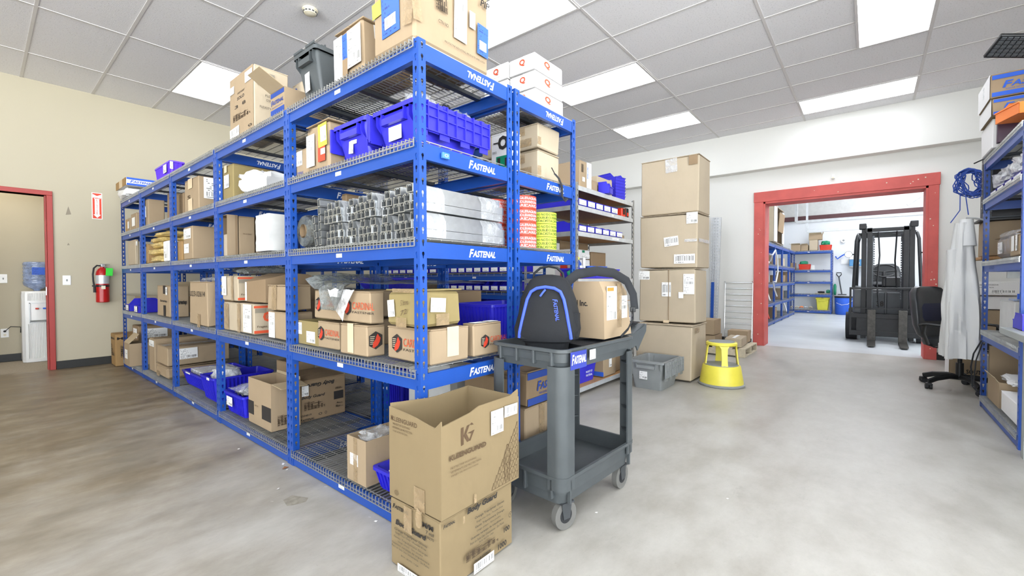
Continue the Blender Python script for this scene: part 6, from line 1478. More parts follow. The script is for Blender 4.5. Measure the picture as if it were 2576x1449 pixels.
rbox('white carton under the two striped ones on top of the right hand rack', 5.02, 5.44, -1.24, -.72, q[4], 2.34, 'card_white')
rbox('striped carton, lower of two on top of the right hand rack', 4.95, 5.42, -1.26, -.71, 2.344, z2-.003, 'card', st+[('ink', 'P', .5, .5, .98, .98, 'card_white')])
rbox('striped carton, upper of two on top of the right hand rack', 4.95, 5.42, -1.26, -.70, z2, z3, 'card', st+[('ink', 'P', .5, .5, .98, .98, 'card_white'), ('tape', 'P', .5, .6, .1, .5, 'film')])
m = MB(); m.box(-.02, .02, -.13, .13, 0, .20, .004); o = m.build('binder', plain('dark maroon cover', '3b2438', .4)); o.location = (4.97, -.86, q[4]+.01); o.location.x = 4.90; tag(o, 'dark maroon binder standing before the striped cartons', 'binder'); m = MB(); m.box(-.012, .016, -.126, .124, .004, .196); m.build('paper_block', 'paper', o)
hopper_bin((4.60, -.84, q[4]+.10), .24, .24, .14, R(-72), 'orange bin lying with blue ones on top of the right hand rack', mat='orange', card=False)
for k in range(3): hopper_bin((4.62, -1.185, q[4]+.002+.05*k), .28, .36, .16, R(-82), 'blue bin in the nested pile behind the orange bin', mat='bin_dk', card=False, nest=True, group='blue bins nested on top of the right hand rack')
e2 = empty('keyboard', (4.27, -.80, 2.57), 'black keyboard sticking out at the upper right edge of the photo', 'keyboard', rot=(R(-28), R(10), R(-70)))
m = MB(); m.box(-.22, .22, -.08, .08, -.012, .012, .004); m.build('keyboard_case', 'black', e2); m = MB()
for i in range(14):
    for j in range(5): m.box(-.21+.03*i, -.185+.03*i, -.07+.028*j, -.048+.028*j, -.018, -.011, .001)
m.build('keys', 'dark_metal', e2)
rbox('plain carton holding up the black keyboard on the right hand rack', 4.22, 4.42, -1.3, -.93, q[4], 2.46, 'card')
# level of bags and bins
for k in range(4): hopper_bin((5.25-.25*k, -.90, q[3]+.002), .22, .25, .07, R(-90), 'purple blue bin under the white bags, %s from the end of the right hand rack' % ('first', 'second', 'third', 'fourth')[k], mat='bin_dk')
for k, (x, s) in enumerate(((5.30, .30), (5.0, .34), (4.70, .34), (4.42, .34))): crumple('plastic_bag', (x, -.87, q[3]+.075), (s*.85, .2, .13), 'bag', 'white plastic bag spilling over the bins of the right hand rack, %s from its end' % ('first', 'second', 'third', 'fourth')[k], 'plastic bag', 101+k, .35)
m = MB(); m.box(4.3, 5.2, -1.30, -1.05, q[3], q[3]+.22, .004); tag(m.build('monitor_pack', 'black'), 'black flat pack behind the white bags', 'pack')
# packing level
rbox('striped carton behind the bubble wrapped parcel', 4.45, 5.30, -1.33, -1.06, q[2], 1.44, 'card', [('ink', 'P', .5, .86, .98, .2, 'ink_blue2'), ('ink', 'P', .5, .14, .98, .2, 'ink_blue2'), ('txt', 'P', .5, .5, .5, .3, 'FASTENAL', 'ink_blue2', .03, .25, True), ('txt', 'L', .5, .5, .7, .3, 'FASTENAL', 'ink_blue2', .03, .25, True)])
rbox('striped carton on the one behind the bubble wrapped parcel', 4.45, 5.34, -1.33, -1.06, 1.444, 1.62, 'card', [('ink', 'P', .5, .86, .98, .2, 'ink_blue2'), ('ink', 'P', .5, .14, .98, .2, 'ink_blue2'), ('txt', 'P', .5, .5, .5, .3, 'FASTENAL', 'ink_blue2', .03, .25, True), ('txt', 'L', .5, .5, .7, .3, 'FASTENAL', 'ink_blue2', .03, .25, True)])
bb = rbox('bubble wrapped brown parcel on the right hand rack', 4.52, 5.38, -1.03, -.80, q[2]+.004, 1.43, 'card_dark', [('lab', 'P', .25, .5, .18, .5, 'lab1')], bev=.03, jit=.006)
wr = crumple('bubble_wrap', (-.0, 0, -.001), (.885, .262, .222), 'film', None, None, 111, .10, parent=bb, n=(40, 16))
rbox('small tan carton with a white note before the bubble wrapped parcel', 4.24, 4.48, -.98, -.74, q[2], 1.39, 'card', [('lab', 'P', .3, .6, .3, .7, 'paper'), ('lab', 'P', .7, .6, .2, .7, 'lab1'), ('lab', 'L', .4, .6, .3, .6, 'paper')])
# bench level
m = MB(); m.box(4.25, 5.36, -1.345, -1.33, q[1], 1.12, .002); tag(m.build('dark_panel', 'dark_metal'), 'dark grey panel at the back of the bench level of the right hand rack', 'panel')
rbox('grey steel box on the bench level of the right hand rack', 4.70, 5.16, -1.10, -.80, q[1], .935, 'board')
rbox('tall tan carton, upper one under the tape gun', 4.24, 4.56, -1.06, -.80, .83, 1.02, 'card_pale'); rbox('pale carton under the tall tan one on the bench level', 4.24, 4.56, -1.06, -.80, q[1], .826, 'card_pale')
e2 = empty('tape_gun', (4.42, -.86, 1.021), 'clear tape gun standing on the tall tan carton', 'tape dispenser', rotz=R(20))
m = MB(); m.cyl((-.045, -.025, .045), (-.045, .025, .045), .042, n=24); m.build('tape_roll', 'tape_pale', e2, smooth=40); m = MB(); m.tube([(-.04, 0, .05), (.03, 0, .06), (.05, 0, .12), (.055, 0, .19)], .014, 8); m.build('handle', 'grey_pl2', e2, smooth=True); m = MB(); m.box(.02, .08, -.03, .03, .0, .012); m.box(-.1, -.06, -.03, .03, .05, .054); m.build('frame', 'steel', e2)
m = MB(); m.box(0, .14, 0, .10, 0, .012, .003); o = m.build('tape_cutter', 'water'); o.location = (4.60, -.9, .937); o.location.x = 4.72; tag(o, 'clear blue tape cutter on the grey steel box', 'tape cutter'); m = MB(); m.box(.05, .07, .03, .07, .012, .05); m.build('grip', 'ink_blue2', o)
# bottom level
rbox('big brown carton leaning in the bottom of the right hand rack', 4.40, 5.32, -1.33, -.98, q[0], .56, 'card_dark', [('tape', 'P', .5, .5, .9, .1)])
open_carton('open carton with white paper on the bottom level of the right hand rack', (4.95, 5.36, -.97, -.775, q[0], q[0]+.20), 'card', [], {'P': (30, .04)})
rbox('white carton on the bottom level of the right hand rack', 4.30, 4.90, -.97, -.775, q[0], q[0]+.155, 'card_white')
crumple('packing_paper', (4.96, -.87, q[0]+.205), (.42, .14, .05), 'bag_white', 'white packing paper spilling between the cartons at the bottom of the right hand rack', 'paper', 121, .3)
m = MB(); m.tube([(5.40, -.74, .57), (5.44, -.70, .45), (5.48, -.69, .33), (5.47, -.70, .16), (5.42, -.735, .11)], .006, 6); m.tube([(5.35, -.74, .56), (5.40, -.71, .40), (5.42, -.70, .2), (5.40, -.72, .12)], .005, 6); tag(m.build('power_cord', 'rubber', smooth=True), 'black cords hanging at the end of the right hand rack', 'cord')
# ------------------------------------------------------------------ grey steel bench at the picture's right edge
e2 = empty('work_bench', (3.40, -1.03, 0), 'grey steel work bench cut by the right edge of the photo', 'work bench')
gm = plain('grey green enamel', 'a3a8a3', .45, 0, .04)
m = MB(); m.box(-.78, .78, -.36, .378, .745, .786, .003); m.build('bench_top', gm, e2)
for x in (-.70, .62):
    for y in (-.34, .30):
        m = MB(); m.box(x-.03, x+.03, y-.003, y, 0, .745); m.box(x+.027 if x > 0 else x-.03, x+.03 if x > 0 else x-.027, y-.05, y, 0, .745); m.build('leg', gm, e2)
m = MB(); m.box(-.70, .62, -.33, -.30, .2, .24); m.build('stretcher', gm, e2)
hopper_bin((4.02, -.83, .788), .26, .22, .10, R(180), 'blue bin on the end of the grey steel bench', mat='bin_dk', card=False)
# ------------------------------------------------------------------ hoodie hung on the end of the rack
cx0, cy0 = 5.66, -.745
def hood(u, v):
    # v 0 top (shoulder) .. 1 hem, u around the front
    z = 1.62-1.13*v; w = .05+.16*min(1, v*1.5)+.20*max(0, v-.25)
    a = math.pi*(u*1.0); fold = .022*math.sin(u*19+v*2)*min(1, v*2.2)+.012*noise.noise(Vector((u*9, v*3, 2)))
    x = cx0+.10*(1-v)-.02+(w*1.2)*(math.cos(a)); y = cy0+.02+.16*math.sin(a)*(.35+.55*v)+fold
    return (x, y, z)
e2 = empty('hoodie', (5.64, -.665, 0), 'light grey hoodie hanging from the end of the right hand rack', 'hoodie')
def shift(fn): return lambda u, v: tuple(Vector(fn(u, v))-Vector((5.66, -.75, 0)))
hm = NT('light grey fleece'); nn = hm.noise(hm.obj(), 300, 2); hm.bump(nn, .3, .002); hm.set(lin('d3d3d1'), .95); M['fleece'] = hm.m
m = MB(); n = 40; rings = []
for j in range(23):
    v = j/22; z = 1.60-1.16*v; 
    wy = .050+.050*min(1, v*1.6)+.015*v; wx = .06+.055*min(1, v*1.4)+.03*v
    r_ = []
    for i in range(n):
        a = 2*math.pi*i/n; f = 1+.24*math.sin(5*a+1.5*v)*min(1, .25+v*1.3)+.14*math.sin(9*a-2*v)*min(1, v*2)+.06*math.sin(17*a+9*v)
        r_.append((math.cos(a)*wx*f-.0*v, .02+math.sin(a)*wy*f, z))
    rings.append(r_)
m.loft(rings, True, True, False); fixn(m.build('hoodie_body', 'fleece', e2, smooth=80))
m = MB(); m.loft([[(x*1.03, y*1.03, z) for x, y, z in rings[-2]], [(x*1.02, y*1.02, z-.055) for x, y, z in rings[-1]]], True, False, False); m.build('hem_band', 'fleece', e2, smooth=80)
for sgn_, xx in ((1, -.07), (-1, .09)):
    m = MB(); rr = []
    for j in range(13):
        v = j/12; z = 1.36-.93*v; r0 = .048-.012*v; cx = xx*(.35+.65*min(1, v*2))*(1.0); cy = .085+.02*v
        rr.append([(cx+math.cos(2*math.pi*i/14)*r0*(1+.12*math.sin(3*i+5*v)), cy+math.sin(2*math.pi*i/14)*r0*.8, z+.0) for i in range(14)])
    m.loft(rr); fixn(m.build('sleeve', 'fleece', e2, smooth=80))
    m = MB(); m.loft([[(p_[0]*1.0, p_[1], .43-.0) for p_ in rr[-1]], [(p_[0], p_[1], .37) for p_ in rr[-1]]]); m.build('cuff', 'fleece', e2, smooth=80)
m = MB(); m.loft([[(math.cos(2*math.pi*i/16)*(.05+.04*q_), .0+math.sin(2*math.pi*i/16)*(.045+.025*q_), 1.63-.24*q_) for i in range(16)] for q_ in (0, .5, 1)]); m.build('hood', 'fleece', e2, smooth=80)
m = MB(); m.tube([(-.10, -.12, 1.60), (-.04, -.05, 1.63), (.0, .0, 1.64)], .008, 6); m.build('hook', 'steel', e2)
# dark metal side frame, cable coil
m = MB(); m.box(5.475, 5.53, -.80, -.74, 1.66, 2.12, .003); m.box(5.70, 5.76, -.86, -.80, 1.9, 2.26, .003) if False else None
o = m.build('server_rail', 'dark_metal'); tag(o, 'dark perforated metal rail at the end of the right hand rack', 'metal rail'); m = MB()
for k in range(8): m.cyl((5.475, -.739, 1.70+.055*k), (5.53-.0275, -.7385, 1.70+.055*k), .001)
m = MB()
for k in range(8): m.cyl((5.5025, -.7405, 1.70+.055*k), (5.5025, -.739, 1.70+.055*k), .006, n=10)
m.build('rivets', 'steel_lt', o)
m = MB(); m.box(5.88, 5.94, -.98, -.80, 1.90, 2.24, .004); o = m.build('black_case', 'dark_metal'); tag(o, 'dark slim equipment case behind the blue cable coil', 'case'); m = MB(); m.box(5.874, 5.88, -.95, -.82, 1.93, 2.2); m.build('front_cover', 'black', o)
rbox('tan carton on the wall shelf under the black case', 5.84, 6.10, -1.30, -.80, 1.30, 1.62, 'card'); m = MB(); m.box(5.80, 6.15, -1.495, -.78, 1.27, 1.297, .002); o = m.build('wall_shelf', 'particle'); tag(o, 'small wooden wall shelf beyond the end of the right hand rack', 'shelf')
m = MB(); m.box(5.84, 5.86, -1.495, -.95, 1.10, 1.27); m.build('bracket', 'steel', o)
m = MB(); m.box(5.80, 6.12, -1.40, -.77, 1.622, 1.64, .002); o = m.build('black_board', 'black'); tag(o, 'thin black board on the tan carton by the cable coil', 'board')
m = MB(); m.box(5.84, 6.02, -1.20, -.80, 1.642, 1.898, .006); o = m.build('equipment_case', 'dark_metal'); tag(o, 'dark equipment case standing on the thin black board', 'case'); m = MB(); m.box(5.834, 5.84, -1.15, -.85, 1.66, 1.88); m.build('front_cover', 'black', o)
cc = AX(2449, 459, 5.74)
e2 = empty('cable_coil', cc, 'coil of blue network cable hanging at the end of the right hand rack', 'cable coil')
m = MB()
for k in range(18):
    pts = []
    for i in range(25):
        a = 2*math.pi*i/24; r_ = .070+.075*noise.noise(Vector((k*3.1, math.cos(a), math.sin(a)))); rz = .115+.08*noise.noise(Vector((k*5.7, math.sin(a), 2)))
        pts.append((math.cos(a)*r_*.8+.006*k-.05, math.sin(a)*.02+math.cos(a)*r_+.002*k, math.sin(a)*rz))
    m.tube(pts, .0042, 5)
m.build('cable_loops', 'ink_blue', e2, smooth=True)
m = MB(); m.tube([(-.06, .09, -.10), (-.06, .09, -.25), (-.06, .15, -.36)], .004, 5); m.tube([(-.08, .06, -.1), (-.09, .05, -.2), (-.10, .04, -.3)], .004, 5); m.build('loose_ends', 'ink_blue', e2, smooth=True)
m = MB(); m.tube([(.0, .0, .17), (-.04, -.07, .20), (-.10, -.11, .20)], .006, 5); m.build('hanger', 'black', e2, smooth=True)
# cartons, tube and cabinet between the rack and the far wall
m = MB(); m.cyl((7.87, -1.02, .001), (7.97, -.945, 1.66), .055, .05, n=24); o = m.build('poster_tube', 'card', smooth=40); tag(o, 'long tan cardboard tube standing on the floor by the far wall', 'cardboard tube'); m = MB(); m.cyl((7.925, -.965, 1.35), (7.93, -.962, 1.38), .056, n=24); m.build('paper_band', 'paper', o)
e2 = None
rbox('white equipment carton with black type, upper one beside the office chair', 7.30, 7.72, -1.30, -.80, .90, 1.06, 'card_white', [('txt', 'L', .40, .78, .5, .1, 'ProLiant rack kit' if False else 'rack equipment', 'ink', .01), ('txt', 'L', .38, .6, .4, .08, 'installation kit', 'ink'), ('lab', 'L', .72, .3, .4, .3, 'lab3'), ('ink', 'L', .5, .04, .96, .04, 'ink_grey')])
rbox('white equipment carton, lower one beside the office chair', 7.32, 7.72, -1.30, -.85, .74, .897, 'card_white', [('lab', 'L', .3, .5, .2, .4, 'lab1')])
rbox('tan carton under the two white equipment cartons', 7.28, 7.76, -1.32, -.84, .46, .737, 'card')
rbox('tan carton at the foot of the pile beside the far wall', 7.26, 7.78, -1.34, -.82, .0, .457, 'card')
rbox('tan carton with black letters on the floor behind the office chair', 6.72, 7.05, -.96, -.68, 0, .285, 'card', [('txt', 'L', .72, .34, .5, .16, 'SOUTH', 'ink', .03), ('ink', 'P', .5, .5, .98, .98, 'card_white')])
m = MB(); m.box(6.35, 6.75, -1.30, -.955, 0, .30, .006); o = m.build('cabinet', 'steel_lt'); tag(o, 'light grey cabinet corner behind the office chair base', 'cabinet'); m = MB(); m.cyl((6.348, -1.05, .16), (6.335, -1.05, .16), .012, n=12); m.build('knob', 'black', o)
m = MB(); m.box(5.48, 5.52, -1.35, -.80, 0, .52, .002); o = m.build('cardboard_sheet', 'card'); tag(o, 'tan cardboard sheet standing at the end of the right hand rack', 'cardboard sheet')
m = MB(); m.tube([(8.0, -.58, .95), (7.9, -.50, .8), (7.9, -.48, .6), (7.95, -.56, .45), (8.05, -.64, .42)], .006, 6) if False else m.tube([(7.70, -.95, 1.075), (7.60, -.86, 1.10), (7.45, -.80, 1.09), (7.34, -.785, 1.06)], .004, 6)
tag(m.build('thin_cord', 'dark_metal', smooth=True), 'thin cord looping over the white equipment carton', 'cord')
# ------------------------------------------------------------------ office chair
e2 = empty('office_chair', (6.17, -.70, 0), 'black padded office chair half hidden by the hoodie', 'office chair', rotz=R(-38))
m = MB(); rr = []
for z, w, y, t_ in ((.47, .17, .235, .03), (.52, .22, .255, .045), (.62, .245, .272, .055), (.74, .245, .285, .060), (.86, .235, .305, .062), (.95, .215, .325, .055), (1.0, .17, .335, .04), (1.015, .10, .338, .02)):
    rr.append([(math.copysign(abs(math.cos(a))**.6, math.cos(a))*w, y+math.copysign(abs(math.sin(a))**.7, math.sin(a))*t_-.05*(1-(abs(math.cos(a))**2))*-.0+.05*-abs(math.cos(a))**2, z) for a in [2*math.pi*i/32 for i in range(32)]])
m.loft(rr); fixn(m.build('backrest', 'leather', e2, smooth=60))
m = MB(); m.loft([sup(w, .035, z, 3, 24, y, 0) for z, w, y in ((.66, .15, .235), (.70, .18, .23), (.80, .18, .245), (.84, .15, .262))]); m.build('lumbar_pad', plain('navy mesh', '23253a', .8), e2, smooth=True)
m = MB(); m.loft([sup(w, d, z, 3.4, 36, -.0) for z, w, d in ((.415, .20, .20), (.425, .235, .235), (.46, .25, .25), (.49, .245, .245), (.502, .20, .20))]); m.build('seat', 'leather', e2, smooth=True)
for s in (-1, 1):
    m = MB(); m.tube([(s*.20, .10, .42), (s*.27, .10, .44), (s*.285, .13, .55), (s*.285, .12, .63)], (.022, .012), 8, flat=(0, 1, 0)); m.tube([(s*.285, -.16, .60), (s*.29, -.12, .635), (s*.29, .10, .645), (s*.285, .16, .63)], (.028, .013), 8, flat=(1, 0, 0)); m.tube([(s*.20, -.10, .42), (s*.27, -.12, .46), (s*.285, -.13, .56), (s*.285, -.13, .62)], (.020, .012), 8, flat=(0, 1, 0))
    m.build('armrest', 'black', e2, smooth=True)
m = MB(); m.cyl((0, 0, .10), (0, 0, .26), .03, n=18); m.cyl((0, 0, .25), (0, 0, .42), .018, n=16); m.box(-.09, .09, -.09, .09, .385, .415, .006); m.build('gas_lift', 'black', e2, smooth=40)
m = MB(); m.tube([(.05, 0, .39), (.16, -.12, .385), (.24, -.20, .36)], .006, 6); m.build('height_lever', 'black', e2, smooth=True)
m = MB(); m.box(-.03, .03, .18, .22, .38, .50, .004); m.tube([(0, .05, .395), (0, .2, .395), (0, .27, .44), (0, .285, .56)], (.03, .008), 8, flat=(1, 0, 0)); m.build('back_bracket', 'black', e2, smooth=40)
for k in range(5):
    a = R(128+38+72*k); c_, s_ = math.cos(a), math.sin(a); m = MB(); m.tube([(0, 0, .115), (c_*.10, s_*.10, .125), (c_*.22, s_*.22, .105), (c_*.30, s_*.30, .075)], (.026, .018), 8, flat=(0, 0, 1)); m.build('base_arm', 'black', e2, smooth=True)
    cs = empty('caster', (c_*.30, s_*.30, 0)); cs.parent = e2; cs.rotation_euler = (0, 0, a+1)
    m = MB(); m.cyl((0, -.026, .028), (0, -.004, .028), .028, n=18); m.cyl((0, .004, .028), (0, .026, .028), .028, n=18); m.build('wheel', 'rubber', cs, smooth=40); m = MB(); m.box(-.02, .03, -.027, .027, .035, .062, .008); m.cyl((0, 0, .05), (0, 0, .08), .008, n=8); m.build('hood', 'black', cs)
# ------------------------------------------------------------------ room beyond the wide opening
BX = 17.25
m = MB(); m.box(XR+.32, BX, 2.42, 2.55, 0, 3.1); struct('wall_far_room_left', m, 'wall_2')
m = MB(); m.box(XR+.32, BX, 2.44, 2.56, 3.1, 4.6); struct('trim_2', m, 'board')
m = MB(); m.box(BX, BX+.12, -3.2, 2.5, 0, 3.0); struct('wall_far_room_back', m, 'wall_2')
m = MB(); m.box(BX+.02, BX+.12, -3.2, 2.5, 3.0, 4.6); struct('trim_3', m, 'grey_pl2' if False else 'board')
m = MB(); m.box(XR+.32, BX, -3.3, -3.2, 0, 4.6); struct('wall_far_room_right', m, 'wall_2')
m = MB(); m.box(XR+.30, BX+.12, -3.3, 2.56, 4.6, 4.7); struct('ceiling_far_room', m, 'board')
m = MB(); m.box(XR+.32, XR+.36, -3.3, 2.5, 3.6, 4.6); struct('wall_far_room_front', m, 'wall_2')
girt = plain('maroon girt', '4c2a2c', .6)
m = MB(); m.box(BX-.12, BX, -3.2, 2.42, 3.0, 3.14, .004); struct('trim_4', m, girt)
m = MB(); m.box(BX-.01, BX, -3.2, .6, 0, .10); struct('baseboard_far_room', m, 'base')
for x, y in ((9.6, -.6), (13.2, .2), (15.6, -.4), (12.4, -2.2)):
    e = empty('ceiling_light', (x, y, 4.2), 'lamp in the room beyond the opening', 'ceiling light', 'lamps in the room beyond the opening')
    m = MB(); m.box(-.08, .08, -.6, .6, .0, .06, .004); m.box(-.01, .01, -.01, .01, .06, .4); m.build('fixture_body', 'white', e); m = MB(); m.box(-.30, .30, -.6, .6, -.05, -.002, .004); m.build('diffuser', 'panel2', e)
# overhead door tracks
px = 12.8
a = AX(2003, 490, px); b = AX(2003, 559, px); c = AX(2312, 544, px)
e = empty('door_track', (0, 0, 0), 'pale steel overhead door track hanging in the far room', 'door track')
m = MB(); m.bar((px, a.y, 3.3), (px, b.y, b.z), .06, .05, up=(1, 0, 0)); m.build('hanger', 'steel_lt', e); m = MB(); m.bar((px, b.y, b.z), (px, -3.0, b.z), .06, .06); m.build('rail', 'steel_lt', e)
m = MB(); m.bar((px, a.y, 3.3), (px, a.y, 4.59), .03, .03, up=(1, 0, 0)); m.build('hanger_rod', 'steel', e)
px = 15.0; a = AX(2030, 560, px); b = AX(2030, 582, px); 
e = empty('door_track', (0, 0, 0), 'farther and lower pale steel door track in the far room', 'door track')
m = MB(); m.bar((px, b.y, b.z), (px, -2.9, b.z), .07, .07); m.build('rail', 'steel_lt', e); m = MB(); m.bar((px, b.y, b.z), (px, b.y, 4.59), .05, .05, up=(1, 0, 0)); m.build('hanger', 'steel_lt', e)
m = MB(); m.tube([(11.6, -.95, 3.1), (11.6, -.8, 2.75), (11.6, -.55, 2.55)], .03, 8); m.bar((11.6, -.95, 3.1), (11.6, -1.0, 4.59), .04, .04, up=(1, 0, 0)); tag(m.build('curved_track', 'steel_lt', smooth=True), 'curved end of a pale steel track at the right of the opening', 'track')
# racks
e = rack('shelving_rack', 'blue rack on the left side of the far room, filled with tools and boxes', 'shelving rack', 0, .55, [-15.9, -14.7, -13.5, -12.3, -11.1, -9.9], [.09, .52, .98, 1.42, 1.93], 1.96, lips='-', logo=False, tags=False, dens=3)
e.location = (0, 1.79, 0); e.rotation_euler = (0, 0, R(90))
e = rack('shelving_rack', 'blue rack against the far room back wall, with a yellow tote at its foot', 'shelving rack', 16.70, .50, [.91, 2.05], [.09, .60, 1.01, 1.37, 1.97], 1.99, lips='-', logo=False, tags=True, dens=3)
# items on the back rack
def at(px, py, x=16.82): return AX(px, py, x)
def cb(lb, pa, pb, z0, h, mat='card', d=.3, op=None, x=16.75):
    ya, yb_ = AX(pa, 700, x).y, AX(pb, 700, x).y
    if op: return open_carton(lb, (x, x+d, yb_, ya, z0, z0+h), mat, [], op)
    return carton(lb, (x, x+d, yb_, ya, z0, z0+h), mat)
zt = 1.97+.024
cb('small open carton, first of three on top of the back wall rack', 1989, 2013, zt, .20, 'card', op={'L': (60, .08), 'P': (50, .08)}); cb('open carton, middle of three on top of the back wall rack', 2014, 2032, zt, .18, 'card', op={'L': (60, .08)}); cb('carton with an open one tipped on it, on top of the back wall rack', 2034, 2056, zt, .33, 'card_pale')
open_carton('open carton tipped on the tallest one of the back wall rack', (16.76, 17.05, 1.18, 1.52, zt+.335, zt+.50), 'card', [], {'L': (50, .08), 'R': (20, .08)})
def crate(lb, pa, pb, z0, h, mat, x=16.76, handles='black'):
    ya, yb_ = AX(pa, 700, x).y, AX(pb, 700, x).y; return tub(lb, (x, x+.3, yb_, ya, z0, z0+h), mat, ribs=.08, taper=.92)
crate('red crate under green gloves on top of the back wall rack', 2060, 2091, zt, .16, 'red_pl'); crumple('glove_bundle', (16.9, AX(2076, 700, 16.9).y, zt+.15), (.2, .24, .14), 'green', 'green cloth bundle in the red crate on top of the back wall rack', 'cloth', 201, .3)
z = 1.37+.024
crate('red crate with green gloves on the fourth shelf of the back wall rack', 2008, 2038, z, .17, 'red_pl'); crumple('glove_bundle', (16.9, AX(2022, 700, 16.9).y, z+.155), (.16, .24, .12), 'green', 'green cloth bundle in the red crate on the fourth shelf', 'cloth', 202, .3)
cb('brown carton at the left of the fourth shelf of the back wall rack', 1988, 2000, z, .22, 'card_dark'); m = MB(); m.box(16.74, 16.746, AX(2049, 700, 16.74).y, AX(2040, 700, 16.74).y, z, z+.13); tag(m.build('paper_note', 'paper'), 'white paper beside the red crate on the fourth shelf', 'paper')
z = .60+.024
m = MB(); m.box(16.8, 16.95, AX(2090, 700, 16.8).y, AX(2050, 700, 16.8).y, z, z+.02, .004); tag(m.build('tool_handle', 'wood'), 'pale flat tool on the second shelf of the back wall rack', 'tool'); crumple('glove_bundle', (16.86, AX(2084, 700, 16.86).y, z+.021), (.2, .12, .11), 'green', 'green cloth on the second shelf of the back wall rack', 'cloth', 203, .3); crumple('glove_bundle', (16.86, AX(2066, 700, 16.86).y, z+.021), (.2, .20, .06), 'rubber', 'dark gloves on the second shelf of the back wall rack', 'gloves', 204, .3)
z = .09+.024
yt0, yt1 = AX(2088, 700, 16.74).y, AX(2054, 700, 16.74).y
lid_tote('yellow lidded tote at the foot of the back wall rack', (16.745, 17.12, .965, .965+yt1-yt0+.02, z, z+.36), 'yellow', [], 'shut')
m = MB(); random.seed(3)
for k, (mt, y, r_) in enumerate((('wood', 1.95, .045), ('orange', 1.70, .045), ('steel_lt', 1.575, .045), ('card_pale', 1.45, .045), ('wood', 1.82, .045))):
    m = MB(); pts = [(16.82+.04*math.sin(t_*.9), y+r_*math.cos(t_*.7), z+.05+r_*.8*abs(math.sin(t_*.7))+.01*math.sin(t_*3)) for t_ in range(22)]; m.tube(pts, .014, 6)
    tag(m.build('extension_cord', mt, smooth=True), ('tan rope coil at the left end of the bottom shelf', 'orange cord coil on the bottom shelf of the back wall rack', 'grey cord coil on the bottom shelf of the back wall rack', 'pale rope coil next to the yellow tote', 'second tan rope coil on the bottom shelf')[k], 'cord')
crumple('jacket', (17.12, .85, .58), (.10, .08, .36), 'green', 'green jacket hanging at the end of the back wall rack', 'jacket', 207, .25)
# on and in the long left rack
z = 1.93+.024
e = empty('damaged_carton', (12.55, 2.03, z+.012), 'tall pale carton with an open front standing on the left rack of the far room', 'cardboard box')
m = MB(); m.box(-.75, .75, .26, .27, 0, .86); m.box(-.75, -.73, -.27, .26, 0, .86); m.box(.73, .75, -.27, .26, 0, .86); m.box(-.75, .75, -.27, .26, 0, .012); m.build('carton_shell', 'card_pale', e)
m = MB(); m.box(-.30, .45, -.285, -.27, .30, .76, 0, T=Matrix.Rotation(.08, 4, 'X')); m.build('hanging_flap', 'card_dark', e); m = MB(); m.box(-.72, -.32, -.29, -.275, .02, .85); m.build('white_side_panel', 'card_white', e); m = MB(); m.box(.48, .74, -.29, -.275, .02, .82); m.build('white_side_panel', 'card_white', e)
m = MB(); m.box(-.78, .78, -.28, .27, .86, .872); m.build('top_flap', 'card', e)
def lz(k): return [.09, .52, .98, 1.42, 1.93][k]+.024
its = [('carton', 10.3, 1, 'card', .30), ('carton', 11.6, 2, 'card_pale', .26), ('carton', 12.8, 3, 'card', .25), ('carton', 14.1, 3, 'card_pale', .22), ('carton', 13.9, 1, 'card', .3), ('carton', 15.2, 2, 'card_dark', .3), ('tub', 11.6, 1, 'orange', .22), ('tub', 10.9, 0, 'purple', .24), ('carton', 12.8, 0, 'card_dark', .26), ('carton', 14.2, 2, 'card_dark', .2), ('tub', 15.2, 1, 'grey_pl2', .2)]
nm = {0: 'bottom', 1: 'second', 2: 'third', 3: 'fourth'}
for k, (ty, x, l_, mt, h) in enumerate(its):
    b = (x-.2, x+.2, 1.84, 2.16, lz(l_), lz(l_)+h); ds = {'card': 'tan', 'card_pale': 'pale', 'card_dark': 'brown', 'orange': 'orange red', 'purple': 'purple', 'grey_pl2': 'grey'}[mt]
    if ty == 'carton': carton('%s carton on the %s shelf of the left far room rack%s' % (ds, nm[l_], {0: ', nearer one', 4: ', farther one', 1: ', nearer one', 9: '', 3: ', farther one', 5: ' at its far end', 9: ', farther one', 7: ''}.get(k, '')), b, mt)
    else: tub('%s tub on the %s shelf of the left far room rack' % (ds, nm[l_]), b, mt)
for k, (x, l_) in enumerate(((11.2, 1), (12.1, 1), (12.0, 0), (14.9, 0))):
    m = MB(); z = lz(l_); m.tube([(x, 1.86, z+.025), (x+.10, 1.98, z+.36)], .018, 8); tag(m.build('hand_tool', ('red_pl', 'white_pl')[k % 2], smooth=True), '%s tool handle leaning on the %s shelf of the left far room rack' % (('red', 'white')[k % 2], nm[l_]), 'tool handle')
e = empty('white_hose', (11.3, 1.735, lz(3)), 'white hose looping from the fourth shelf of the left far room rack', 'hose')
m = MB(); m.tube([(0, 0, .05), (-.15, -.06, .18), (.1, -.08, .3), (.4, -.08, .1), (.45, -.08, -.2), (.2, -.08, -.42), (-.1, -.07, -.40), (.1, -.07, -.6), (.5, -.06, -.75)], .016, 8); m.build('hose_tube', 'white_pl', e, smooth=True); m = MB(); m.box(.0, .3, .06, .2, .004, .06, .01); m.build('hose_bundle', 'white_pl', e)
crumple('plastic_bag', (10.6, 2.0, lz(3)), (.4, .3, .22), 'bag_white', 'white bag on the fourth shelf of the left far room rack', 'plastic bag', 211, .3)
